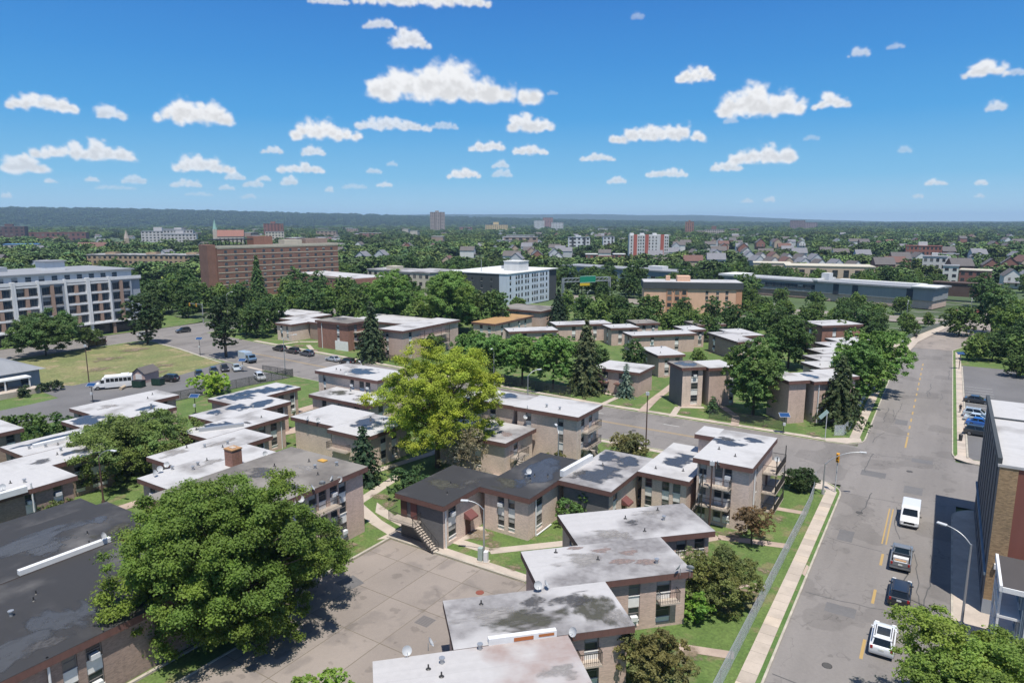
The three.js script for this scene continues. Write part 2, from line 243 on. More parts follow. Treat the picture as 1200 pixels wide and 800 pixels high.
structure('lawn', sheet([[-300, -60], [-227, -60], [-227, 138], ...roundCorner(-238, 142, 10, 0, 60), [-300, 152]], -.02), M.grass);
structure('lawn', sheet([[-300, 165], ...roundCorner(-233, 172, 6, -90, 0), [-227, 262], [-300, 262]], -.02), M.grass);
structure('kerb', kerbGeo([[-226.8, 178], [-226.8, 170], [-229, 166], [-238, 164.5]].reverse(), .25, -.3, .03, false), M.kerb);

// pavement slabs, each its own piece
function slabRun(name, pts, w, step, y, mat, jitter = .015) {
  const root = new THREE.Group(); root.name = numbered(name); root.userData.kind = 'structure'; scene.add(root);
  for (let i = 0; i < pts.length - 1; i++) {
    const a = pts[i], b = pts[i + 1], l = Math.hypot(b[0] - a[0], b[1] - a[1]), n = Math.max(1, Math.round(l / step)), s = l / n, turn = Math.atan2(b[1] - a[1], b[0] - a[0]);
    const key = boxGeo(-s / 2 + .012, s / 2 - .012, -.1, .0, -w / 2, w / 2), tv = key.attributes.uv;
    for (let k = 0; k < n; k++) {
      const g = k % 4 ? key.clone() : key; const ou = rnd() * 40, t = g.attributes.uv; for (let q = 0; q < t.count; q++) t.setXY(q, t.getX(q) + ou, t.getY(q) + ou * .7);
      const m = part('slab', g, mat[Math.floor(rnd() * mat.length)], root), f = (k + .5) / n; m.position.set(lerp(a[0], b[0], f), y + (rnd() - .5) * jitter, -lerp(a[1], b[1], f)); m.rotation.y = turn;
    }
  }
  return root;
}
const walkB = std({ map: M.walk.map, color: lin(1.08, 1.06, 1.02), roughness: .95 }), walkC = std({ map: M.walk.map, color: lin(.86, .86, .86), roughness: .95 });
const slabMats = [M.walk, M.walk, walkB, walkC];
slabRun('pavement', [[-10.55, 40], [-10.55, 97.4]], 1.35, 1.55, .03, slabMats);
slabRun('pavement', [[-10.7, 124.5], [-10.7, 232]], 1.5, 1.8, .03, slabMats);
slabRun('pavement', [[-13, 121.4], [-60, 121.7]], 1.3, 2.2, .03, slabMats);
slabRun('pavement', [[-60, 121.9], [-100, 125.1], [-147, 129.5], [-178, 132]], 1.3, 3, .03, slabMats);
slabRun('pavement', [[4.55, 124], [4.55, 226]], 1.2, 1.8, .03, slabMats);
slabRun('pavement', [[-15, 100.2], [-60, 100.6], [-100, 102.6]], 1.2, 2, .03, slabMats);
structure('pavement', sheet([[-13.4, 97.2], [-10.0, 97.2], [-10.2, 98.8], [-11.8, 100.6], [-14.5, 101], [-14.6, 99.6], [-13.2, 99.2]], .024), M.walk);
structure('pavement', sheet([[-14.6, 120.3], [-11.4, 120.8], [-9.4, 123], [-9.8, 125], [-11.6, 124.2], [-14.6, 122.2]], .024), M.walk);
structure('pavement', sheet([[3.45, 122], [5.2, 120.6], [12, 120.5], [12, 122], [6, 122.4], [5.2, 124], [3.9, 124]], .024), M.walk);
structure('verge', sheet(rect(-9.85, -9.5, 40, 96.6), .012), M.verge);
structure('verge', sheet(rect(3.42, 3.95, 124.5, 200), .012), M.verge);
structure('worn_soil', sheet([[-9.86, 71.6], [-9.52, 71.2], [-9.52, 73.6], [-9.8, 74]], .018), M.walkPink);

// the concrete parking court: cast panels with sawn joints
{
  const root = new THREE.Group(); root.name = numbered('parking_court'); root.userData.kind = 'structure'; scene.add(root);
  const us = [-51.3, -47.2, -42.9, -38.6, -33.0, -26], vs = [8, 15.5, 23, 31, 39.2, 45.2, 51.1, 54.5], tones = [.96, 1.0, 1.04, .92].map(t => std({ map: M.concrete.map, color: lin(t, t, t), roughness: .95 }));
  for (let i = 0; i < us.length - 1; i++) for (let j = 0; j < vs.length - 1; j++) {
    const g = boxGeo(us[i] + .035, us[i + 1] - .035, -.2, .012 + .006 * rnd(), -vs[j + 1] + .035, -vs[j] - .035); part('concrete_panel', g, tones[Math.floor(rnd() * 4)], root);
  }
  structure('joint_sand', sheet(rect(-51.4, -26, 8, 54.55), .006), std({ color: lin(.15, .125, .09) }));
}
structure('kerb', new QB().box(-52.0, -33.2, -.1, .16, -54.86, -54.58).box(-51.72, -51.42, -.1, .15, -54.5, -20).geo(), M.kerb);
const patchDrain = thing('drain_grate', 'square dark drain patch set in the concrete parking court', 'drain', -37.4, 43.9, 0); part('grate', boxGeo(-.75, .75, .012, .022, -.7, .7), std({ color: lin(.16, .145, .14) }), patchDrain); for (let k = -3; k <= 3; k++) part('bar', boxGeo(-.7, .7, .022, .03, k * .19 - .04, k * .19 + .04), std({ color: lin(.12, .11, .105) }), patchDrain);
const rg = thing('rusty_drain_cover', 'small rust red drain cover in the parking court by a white roof', 'drain', -36.0, 50.6, .3); part('cover', new THREE.CylinderGeometry(.42, .42, .03, 18), std({ color: lin(.2, .06, .04) }), rg).position.y = .025;
structure('tar_patch', sheet([[-49.5, 44.2], [-47.2, 44], [-46.9, 45.8], [-49, 46.3]], .024), M.asphaltDark);

// paths between the blocks
const paths = [
  [[[-33.3, 55.3], [-51, 55.6], [-56, 57.0], [-62, 59.6], [-64, 70]], 1.5, M.walk], [[[-47.5, 56.3], [-43.3, 62.2]], 2.6, M.walk], [[[-45, 58.2], [-40, 58.2], [-33.6, 64.7], [-30.2, 68.6]], 1.3, M.walk],
  [[[-12.2, 77.3], [-19.6, 75.3], [-21.4, 73]], 1.25, M.walkPink], [[[-12.4, 66.6], [-14.6, 66.3], [-16.2, 63]], 1.1, M.walkPink], [[[-12.2, 87.8], [-17, 87.2]], 1.1, M.walkPink], [[[-12.2, 54], [-16.5, 52.6]], 1.1, M.walkPink],
  [[[-86.5, 34], [-86.2, 45], [-84, 49]], 1.9, M.walkPink], [[[-86.2, 41], [-80.6, 38.2]], 2.4, M.walkPink],
  [[[-47.2, 120.6], [-48.6, 131], [-49.2, 140], [-50, 150]], 1.7, M.walkPink], [[[-56, 120.6], [-55.6, 129.6], [-60, 130]], 1.1, M.walk], [[[-41.2, 120.6], [-42.4, 127.6], [-38, 130]], 1.2, M.walk], [[[-29.6, 120.6], [-31, 127], [-35.4, 133]], 1.4, M.walkPink],
  [[[-166, 130.6], [-165, 138], [-160, 141]], 1.5, M.walk], [[[-148, 129], [-158, 135.4]], 1.3, M.walk], [[[-103.2, 78], [-103.4, 104]], 3, M.walkPink], [[[-98, 62], [-92, 85]], 3.4, M.walkPink], [[[-113, 66], [-104, 63]], 2.2, M.walkPink], [[[-70, 60], [-66, 80], [-66, 100]], 1.4, M.walk], [[[-55.6, 75], [-49, 79.6]], 1.4, M.walk],
];
paths.forEach(([pts, w, m], i) => structure('path', strip(pts, w, .016 + .003 * i), m));
structure('path_cap', sheet([[-58, 59], [-52.4, 57.6], [-52.6, 53.6], [-51.2, 55], [-51, 57.2], [-52, 58.4], [-60, 61.4]], .012), M.walk);

// mown field, car park and drives in the west of the block
structure('field', sheet([[-207, 40], [-207, 99], [-206, 112], [-198, 113], [-186, 111.4], [-170, 107.9], [-157, 105.6], [-151.5, 91], [-155, 86], [-163.3, 78.4], [-162, 72.6], [-169.5, 69.3], [-200, 60]], .012), M.field);
structure('car_park', sheet([[-156.5, 105.4], [-156.6, 107], [-140, 106.2], [-139.2, 104.8], [-128, 104.2], [-129.4, 93], [-131, 76], [-136, 66], [-134, 40], [-152, 40], [-152.6, 60], [-153.4, 65.4], [-161.5, 66], [-169.5, 69.3], [-162.4, 72.4], [-163.3, 78.4], [-155, 86.5], [-152.2, 91]], .02), M.asphaltDark);
structure('field_kerb', kerbGeo([[-156.9, 106.2], [-170, 108.6], [-186, 112.0], [-198, 113.4]], .5, 0, .05, false), M.kerb);
structure('drive_apron', sheet([[-146.6, 105.6], [-139.6, 105.1], [-139.6, 106], [-146.6, 106.6]], .03), M.walk);
structure('car_park', sheet(rect(5.2, 60, 122.6, 205), .016), M.asphaltDark);
structure('car_park_kerb', new QB().box(5.15, 5.4, 0, .14, -203, -123).geo(), M.kerb);
for (let k = 0; k < 15; k++) structure('bay_line', strip([[5.6, 140 + k * 2.75], [10.6, 140 + k * 2.75]], .12, .022), M.linewhite);
structure('bridge_deck', sheet([[-9, 228], [3.4, 228], [22, 300], [44, 345], [20, 345], [3, 300], [-9, 240]], -.1), M.concrete);
structure('bridge_pavement', sheet([[-9, 214], [-9, 240], [3, 300], [5.4, 299], [-5.6, 239], [-7.4, 214]], .03), M.walk);

// road markings
for (const [v0, v1] of [[124, 131], [131.9, 133.4], [78.3, 81.3], [69.5, 72.5], [59.5, 62.7], [50, 53.2], [40, 43.2], [136.2, 138.4], [141.4, 143.8], [147, 149.4], [152.6, 155], [158.2, 160.6], [164, 166.4], [169.6, 172], [175, 178], [181, 184], [187, 190], [194, 197], [200, 203]]) if (v0 < 102 || v0 > 120) structure('centre_line', strip([[-3.15, v0], [-3.15, v1]], .26, RY + .006), M.yellow);
for (const o of [-.2, .2]) structure('centre_line', strip([[-3.25 + o, 84], [-3.25 + o, 95.5]], .15, RY + .006), M.yellow);
const cB = [[-26.5, 111], [-60, 111.4], [-100, 114.2], [-140, 117.6], [-168, 119.6]];
for (const o of [-.22, .22]) structure('centre_line', strip(cB.map(([u, v]) => [u, v + o]), .16, RY + .006), M.yellow);
structure('stop_line', strip([[-26, 102.6], [-26, 110.6]], .5, RY + .006), M.linewhite);
for (const [u, v] of [[-33, 106.2], [-45, 106.3], [-41, 115.6], [-56, 115.9], [-62, 106.6], [-84, 118.6]]) structure('lane_mark', strip([[u, v], [u + 3, v - .05]], .16, RY + .006), M.linewhite);

structure('highway', sheet([[-260, 285], [2, 285], [6, 303], [-260, 303]], .02), M.concrete); structure('highway_verge', sheet([[-260, 293.4], [4, 293.4], [4, 294.6], [-260, 294.6]], .03), M.grass);
for (const [u, v, r, d] of [[-5.6, 66.6, 1.3, .9], [-6.4, 108, 1.6, 1.2], [-1.2, 104, 1.1, 1.5], [-7.2, 84, .8, 1.6], [-.6, 118, 1.4, 1], [-4.6, 140, 1, 1.8], [-80, 110, 2.2, 1], [-122, 113, 2, 1.2]]) structure('road_patch', sheet(rect(u - r, u + r, v - d, v + d), RY + .004), M.asphaltDark);
// crack sealer lines on the roads, worn soil on the lawns
{ const R = mulberry(44), tar = std({ color: lin(.075, .073, .072), roughness: .8 });
  const crack = (u, v, du, dv, n) => { const pts = [[u, v]]; for (let i = 0; i < n; i++) { u += du + (R() - .5) * .5; v += dv + (R() - .5) * .5; pts.push([u, v]); } structure('crack_seal', strip(pts, .07 + .05 * R(), RY + .005), tar); };
  for (let i = 0; i < 16; i++) crack(-8.4 + 11 * R(), 46 + 150 * R(), (R() - .5) * .3, 1.1, 6 + Math.floor(8 * R())); for (let i = 0; i < 10; i++) crack(-9, 50 + 16 * i + 5 * R(), 1.4, (R() - .5) * .3, 4 + Math.floor(4 * R())); for (let i = 0; i < 8; i++) crack(-20 - 14 * i, 104 + 12 * R(), -1.2, .1, 8);
  const pg = new THREE.PlaneGeometry(2, 2).rotateX(-Math.PI / 2); const bare = [[-14.6, 84], [-13.6, 70], [-14, 64.5], [-15.4, 52], [-18, 76.6], [-41, 59.6], [-43.4, 61], [-35.6, 56.6], [-54, 50], [-58.6, 61.6], [-61, 63], [-44, 99], [-30, 98], [-52, 124], [-40, 124.4], [-25, 123.6], [-17, 123], [-60, 99.4], [-74, 99], [-33, 66.6], [-84, 39], [-100, 66], [-112, 66], [-66, 58], [-20, 98.6], [-160, 133], [-150, 131], [-166, 96], [-186, 92], [-176, 84], [-194, 104], [-160, 90]];
  bare.forEach(([u, v], i) => { const m = structure('worn_soil', pg, M.soil[i % 4]), k = u < -155 ? 3 : 1; m.position.set(u, .05 + .002 * i, -v); m.scale.set((1.1 + 1.6 * R()) * k, 1, (1 + 1.4 * R()) * k); });
}
structure('planting_bed', sheet([[-51.3, 20], [-48.6, 21], [-48.4, 38], [-51.3, 42]], .045), M.grass); structure('bed_kerb', kerbGeo([[-48.55, 20.6], [-48.35, 38.1], [-51.3, 42.1]], .16, 0, .12, false), M.kerb);

// ---------------------------------------------------------------- buildings
const occ = [];                                        // footprints [u, v, radius] that trees keep clear of
const geoCache = new Map();
const cached = (k, f) => { if (!geoCache.has(k)) geoCache.set(k, f()); return geoCache.get(k); };
const brnd = mulberry(99);
const basis = (o, dx, n) => new THREE.Matrix4().makeBasis(dx, new THREE.Vector3(0, 1, 0), n).setPosition(o);
function place(m, mat4) { mat4.decompose(m.position, m.quaternion, m.scale); return m; }
// window: frame mesh with a pane under it; x along the wall, z out of it
function windowAt(root, F, s, y, w, h, o = {}) {
  const fg = cached(`wf${w}_${h}_${o.mull || 0}`, () => { const q = new QB(), t = .06; q.box(-w / 2, w / 2, 0, t, 0, .07).box(-w / 2, w / 2, h - t, h, 0, .07).box(-w / 2, -w / 2 + t, t, h - t, 0, .07).box(w / 2 - t, w / 2, t, h - t, 0, .07); if (o.mull) for (let k = 1; k <= o.mull; k++) q.box(-w / 2 + w * k / (o.mull + 1) - .025, -w / 2 + w * k / (o.mull + 1) + .025, t, h - t, 0, .06); else q.box(-w / 2 + t, w / 2 - t, h * .52, h * .52 + .05, 0, .065); return q.geo(); });
  const f = part('window', fg, o.frame || M.frame, root); place(f, basis(F.o.clone().addScaledVector(F.dx, s).addScaledVector(F.n, F.off || 0).setY(y), F.dx, F.n));
  const pg = cached(`wp${w}_${h}`, () => boxGeo(-w / 2 + .03, w / 2 - .03, .03, h - .03, .0, .02));
  const r = brnd(); part('pane', pg, o.glass || (r > .35 && r < .55 ? M.glassGrey : M.glass), f);
  if (!o.glass && w < 1.5) part('sill', cached(`ws${w}`, () => boxGeo(-w / 2 - .03, w / 2 + .03, -.06, .0, 0, .13)), M.whitePanel, f);
  if (o.blind !== 0 && r < (o.blind ?? .3)) part('blind', cached(`wb${w}_${h}`, () => boxGeo(-w / 2 + .07, w / 2 - .07, h * .55, h - .07, .02, .03)), M.blind, f);
  if (o.ac && r > 1 - o.ac) part('air_conditioner', cached('ac', () => boxGeo(-.33, .33, .05, .45, .02, .42)), M.white, f);
  return f;
}
M.glassGrey = new THREE.MeshPhysicalMaterial({ color: lin(.16, .155, .145), roughness: .2, ior: 1.5 });
const faceOf = { S: b => ({ o: new THREE.Vector3(b.x0, 0, -b.v0), dx: new THREE.Vector3(1, 0, 0), n: new THREE.Vector3(0, 0, 1), L: b.x1 - b.x0 }), N: b => ({ o: new THREE.Vector3(b.x1, 0, -b.v1), dx: new THREE.Vector3(-1, 0, 0), n: new THREE.Vector3(0, 0, -1), L: b.x1 - b.x0 }), E: b => ({ o: new THREE.Vector3(b.x1, 0, -b.v0), dx: new THREE.Vector3(0, 0, -1), n: new THREE.Vector3(1, 0, 0), L: b.v1 - b.v0 }), W: b => ({ o: new THREE.Vector3(b.x0, 0, -b.v1), dx: new THREE.Vector3(0, 0, 1), n: new THREE.Vector3(-1, 0, 0), L: b.v1 - b.v0 }) };
// wall with recessed bays; bays = [[centre, width]]
function wallFace(qb, F, H, bays, y0 = .45, depth = .14) {
  const P = (s, y, d) => F.o.clone().addScaledVector(F.dx, s).addScaledVector(F.n, -d).setY(y);
  let s = 0; for (const [c, w] of [...bays].sort((a, b) => a[0] - b[0])) { const a = c - w / 2, b = c + w / 2;
    qb.quad(P(s, 0, 0), P(a, 0, 0), P(a, H, 0), P(s, H, 0), s, 0); qb.quad(P(a, 0, 0), P(b, 0, 0), P(b, y0, 0), P(a, y0, 0), a, 0);
    qb.quad(P(a, y0, depth), P(b, y0, depth), P(b, H, depth), P(a, H, depth), a, y0); qb.quad(P(a, y0, 0), P(a, y0, depth), P(a, H, depth), P(a, H, 0)); qb.quad(P(b, y0, depth), P(b, y0, 0), P(b, H, 0), P(b, H, depth)); qb.quad(P(a, y0, 0), P(b, y0, 0), P(b, y0, depth), P(a, y0, depth)); s = b; }
  qb.quad(P(s, 0, 0), P(F.L, 0, 0), P(F.L, H, 0), P(s, H, 0), s, 0);
}
const patchGeo = new THREE.PlaneGeometry(2, 2).rotateX(-Math.PI / 2);
let lvl = 0;
function section(root, b, cu, cv) {
  b = { floors: 2, h: 5.3, over: .45, fh: .62, wall: M.brickTan, roof: M.roofWhite, ...b, x0: b.x[0] - cu, x1: b.x[1] - cu, v0: b.v[0] - cv, v1: b.v[1] - cv };
  const hh = b.h + (lvl = (lvl + 1) % 5) * .013, wallTop = hh - b.fh + .02, st = (hh - .55) / b.floors, o = b.over;
  const F = { x0: b.x0 + o, x1: b.x1 - o, v0: b.v0 + o, v1: b.v1 - o };
  for (const k of 'SENW') {
    const f = faceOf[k](F), bays = (b[k] || []).map(s => Array.isArray(s) ? s : [s, 1.15]), q = new QB(); wallFace(q, f, wallTop, bays.filter(x => x[2] !== 'door' && x[2] !== 'plain'));
    part('wall', q.geo(), (b.mats && b.mats[k]) || b.wall, root);
    f.off = -.14;
    for (const [s, w, kind] of bays) {
      if (kind === 'door') { const d = part('door', cached(`door${w}`, () => boxGeo(-w / 2, w / 2, 0, 2.05, -.02, .06)), M.door, root); f.off = 0; place(d, basis(f.o.clone().addScaledVector(f.dx, s).setY(.05), f.dx, f.n)); part('handle', cached('dh', () => boxGeo(.3, .36, .95, 1.05, .06, .12)), M.metal, d);
        const aw = part('awning', cached('awn', () => { const q2 = new QB(), P = (x, y, z) => new THREE.Vector3(x, y, z); q2.quad(P(-.75, 2.25, 1.0), P(.75, 2.25, 1.0), P(.75, 2.85, .02), P(-.75, 2.85, .02)); q2.quad(P(-.75, 2.05, 1.0), P(.75, 2.05, 1.0), P(.75, 2.25, 1.0), P(-.75, 2.25, 1.0)); q2.quad(P(.75, 2.1, .02), P(.75, 2.85, .02), P(.75, 2.25, 1.0), P(.75, 2.1, 1)); q2.quad(P(-.75, 2.85, .02), P(-.75, 2.1, .02), P(-.75, 2.1, 1), P(-.75, 2.25, 1.0)); return q2.geo(); }), M.awning, root); place(aw, basis(f.o.clone().addScaledVector(f.dx, s).setY(.05), f.dx, f.n)); f.off = -.14; continue; }
      const wh = st * .52;
      for (let k2 = 0; k2 < b.floors; k2++) {
        const y = k2 * st + st * .40; if (y + wh > wallTop) continue; windowAt(root, f, s, y, w - .08, +wh.toFixed(2), { ac: .22 });
        const yt = k2 < b.floors - 1 ? (k2 + 1) * st + st * .40 : 0, y0 = y + wh;
        if (yt > y0) { const g = cached(`pan${w}_${(yt - y0).toFixed(2)}`, () => boxGeo(-w / 2 + .03, w / 2 - .03, .02, yt - y0 - .02, 0, .05)); place(part('panel', g, M.whitePanel, root), basis(f.o.clone().addScaledVector(f.dx, s).addScaledVector(f.n, -.14).setY(y0), f.dx, f.n)); }
        if (k2 === 0 && y > .6) { const g = cached(`pan0${w}_${y.toFixed(2)}`, () => boxGeo(-w / 2 + .03, w / 2 - .03, .47, y - .01, 0, .05)); place(part('panel', g, M.whitePanel, root), basis(f.o.clone().addScaledVector(f.dx, s).addScaledVector(f.n, -.14).setY(0), f.dx, f.n)); }
      }
    }
  }
  part('fascia', new QB().box(b.x0, b.x1, hh - b.fh, hh - .03, -b.v1, -b.v0, 'T').geo(), b.fascia || M.fascia, root);
  const rg = boxGeo(b.x0 + .005, b.x1 - .005, hh - .03, hh, -b.v1 + .005, -b.v0 - .005), tv = rg.attributes.uv, ou = brnd() * 22, ov = brnd() * 22; for (let i = 0; i < tv.count; i++) tv.setXY(i, tv.getX(i) + ou, tv.getY(i) + ov);
  part('roof', rg, b.roof, root);
  b.hh = hh;
  (b.puddles || []).forEach(([u, v, rx, rv, mat], i) => { const k = Math.floor(hash2(Math.round(u * 7), Math.round(v * 7), 5) * 4), m = part(mat && mat !== 'puddle' ? 'stain' : 'puddle', patchGeo, M[mat || 'puddle'][k], root); m.scale.set(rx * 1.5, 1, rv * 1.5); m.position.set(Math.min(b.x1 - rx * 1.2, Math.max(b.x0 + rx * 1.2, u - cu)), hh + .006 + i * .004, -(v - cv)); });
  (b.vents || []).forEach(([u, v, k]) => { const y = hh; const m = k === 1 ? part('roof_vent', cached('v1', () => { const g = mergeGeometries([new THREE.CylinderGeometry(.14, .14, .4, 10).translate(0, .2, 0), new THREE.CylinderGeometry(.22, .22, .08, 10).translate(0, .43, 0)]); return g; }), M.metal, root) : part('roof_vent', cached('v0', () => mergeGeometries([new THREE.CylinderGeometry(.06, .06, .35, 8).translate(0, .17, 0), new THREE.CylinderGeometry(.12, .2, .06, 10).translate(0, .03, 0)])), M.darkMetal, root); m.position.set(u - cu, y, -(v - cv)); });
  return b;
}
function chain(name, label, rot, secs, group, extra) {
  let cu = 0, cv = 0; for (const s of secs) { cu += (s.x[0] + s.x[1]) / 2; cv += (s.v[0] + s.v[1]) / 2; } cu /= secs.length; cv /= secs.length;
  const a = rot * D2R, wu = cu * Math.cos(a) - cv * Math.sin(a), wv = cu * Math.sin(a) + cv * Math.cos(a);
  const root = thing(name, label, 'apartment building', wu, wv, a, group);
  for (const s of secs) { section(root, s, cu, cv); const su = (s.x[0] + s.x[1]) / 2, sv = (s.v[0] + s.v[1]) / 2; occ.push([su * Math.cos(a) - sv * Math.sin(a), su * Math.sin(a) + sv * Math.cos(a), Math.hypot(s.x[1] - s.x[0], s.v[1] - s.v[0]) / 2]); }
  if (extra) extra(root, (u, v, y) => new THREE.Vector3(u - cu, y, -(v - cv)));
  return root;
}
// fittings fixed to a building
function pipe(root, a, b, r = .055, mat = M.white, name = 'downpipe') { const d = b.clone().sub(a), g = new THREE.CylinderGeometry(r, r, d.length(), 8), m = part(name, g, mat, root); m.position.copy(a).addScaledVector(d, .5); m.quaternion.setFromUnitVectors(new THREE.Vector3(0, 1, 0), d.normalize()); return m; }
function dish(root, p, turn = 0) { const d = part('satellite_dish', cached('dish', () => { const pts = []; for (let i = 0; i <= 7; i++) { const r = .36 * i / 7; pts.push(new THREE.Vector2(r, .13 * (r / .36) ** 2)); } const g = new THREE.LatheGeometry(pts, 18); g.rotateX(1.05); g.translate(0, .62, .12); return g; }), M.dish, root); d.position.copy(p); d.rotation.y = turn; part('mast', cached('mast', () => mergeGeometries([new THREE.CylinderGeometry(.03, .03, .62, 6).translate(0, .31, 0).toNonIndexed(), new THREE.CylinderGeometry(.015, .015, .5, 5).rotateX(1.1).translate(0, .6, .35).toNonIndexed()])), M.metal, d); }
M.dish = std({ color: lin(.4, .41, .42), roughness: .5, side: THREE.DoubleSide });
function coping(root, p, q, w = .5, h = .55, mat = M.white) { const d = q.clone().sub(p), L = d.length(), g = boxGeo(0, L, 0, h, -w / 2, w / 2), m = part('firewall_coping', g, mat, root); m.position.copy(p); m.rotation.y = -Math.atan2(d.z, d.x); return m; }
function balcony(root, o, dx, n, w, d, y, mat = M.darkMetal) { // slab with a bar railing
  const B = basis(o.clone().setY(y), dx, n), r = part('balcony', cached(`bs${w}_${d}`, () => boxGeo(0, w, -.16, 0, 0, d)), M.walk, root); place(r, B);
  part('railing', cached(`br${w}_${d}`, () => { const q = new QB(); q.box(0, w, 1.0, 1.05, d - .05, d).box(0, .05, 1.0, 1.05, 0, d - .05).box(w - .05, w, 1.0, 1.05, 0, d - .05); for (let i = 0; i <= w / .16; i++) q.box(i * .16, i * .16 + .025, .0, 1.0, d - .04, d - .015, 'TB'); for (let i = 0; i < d / .16; i++) { q.box(.01, .035, 0, 1, i * .16, i * .16 + .025, 'TB'); q.box(w - .035, w - .01, 0, 1, i * .16, i * .16 + .025, 'TB'); } return q.geo(); }), mat, r); return r;
}
function stair(root, o, dx, n, rise, run, w = 1.0) { // down along dx from height rise
  const r = part('stair', cached(`st${rise}_${run}`, () => { const q = new QB(); for (const z of [0, w - .06]) q.bar(new THREE.Vector3(0, rise - .1, z + .03), new THREE.Vector3(run, .02, z + .03), .16); return q.geo(); }), M.darkMetal, root); place(r, basis(o, dx, n));
  const N = 12; for (let i = 0; i < N; i++) { const m = part('step', cached('step', () => boxGeo(0, .3, -.05, 0, .06, .94)), M.walk, r); m.position.set(run * i / N, rise * (1 - i / N) - .05, 0); }
  part('handrail', cached(`hr${rise}_${run}`, () => { const q = new QB(); for (const z of [.02, w - .02]) { q.bar(new THREE.Vector3(0, rise + .9, z), new THREE.Vector3(run, .95, z), .05); for (let i = 0; i <= 6; i++) q.bar(new THREE.Vector3(run * i / 6, rise * (1 - i / 6), z), new THREE.Vector3(run * i / 6, rise * (1 - i / 6) + .92, z), .035); } return q.geo(); }), M.darkMetal, r);
}
const X = new THREE.Vector3(1, 0, 0), Zp = new THREE.Vector3(0, 0, 1), Xn = new THREE.Vector3(-1, 0, 0), Zn = new THREE.Vector3(0, 0, -1);

// the beige block with the black roof and an outside stair
chain('apartment_block', 'low beige brick apartment block with black puddled roof and outside stair by the parking court', 0, [
  { x: [-51.3, -44.2], v: [55.4, 66.4], roof: M.roofBlack, mats: { S: M.brickGrey }, E: [[1.7, 1.5], [4.6, 1.0, 'door']], puddles: [[-48.6, 60.4, 1.8, 1.1, 'moss'], [-46, 62.5, 1.0, 1.5, 'damp']], vents: [[-47.5, 61, 0], [-46, 58.4, 0]] },
  { x: [-44.2, -37.3], v: [62.2, 76.6], roof: M.roofBlack, S: [[2.3, .95], [3.75, .95]], E: [[2.6, 1.5], [10, 1.5]], mats: {}, puddles: [[-40.6, 70.4, 2.6, 4.4, 'puddle', .2], [-41.8, 64.8, 1.6, 1.4, 'moss']], vents: [[-41, 67.6, 1], [-40.4, 68.6, 0], [-41.6, 69, 0], [-40.2, 67.2, 0], [-39, 69.4, 0]] },
], undefined, (r, P) => {
  pipe(r, P(-44.55, 56.2, .02), P(-44.55, 56.2, 4.7), .09); pipe(r, P(-44.55, 56.2, 4.75), P(-44.4, 59.2, 4.78), .09); pipe(r, P(-37.62, 64.2, .02), P(-37.62, 64.2, 5.2), .09); pipe(r, P(-37.5, 64.2, .12), P(-37.5, 67.6, .14), .1);
  balcony(r, P(-51.4, 55.85, 0), X, Zp, 3.6, 1.5, 2.55); stair(r, P(-47.8, 55.3, 0), X, Zp, 2.5, 2.9); const d = part('door', boxGeo(-.45, .45, 0, 2, 0, .05), M.door, r); d.position.copy(P(-50.3, 55.78, 2.6)); const d2 = part('door', boxGeo(-.45, .45, 0, 2, 0, .05), M.awning, r); d2.position.copy(P(-48.8, 55.78, 2.6));
  for (const [u, v] of [[-41.1, 68.2]]) dish(r, P(u, v, 5.33), 1);
  pipe(r, P(-46.4, 55.5, .02), P(-46.4, 55.5, 1.1), .05, M.darkMetal, 'railing_post'); pipe(r, P(-51, 54.95, 1.0), P(-47.2, 54.95, .7), .04, M.darkMetal, 'railing');
});
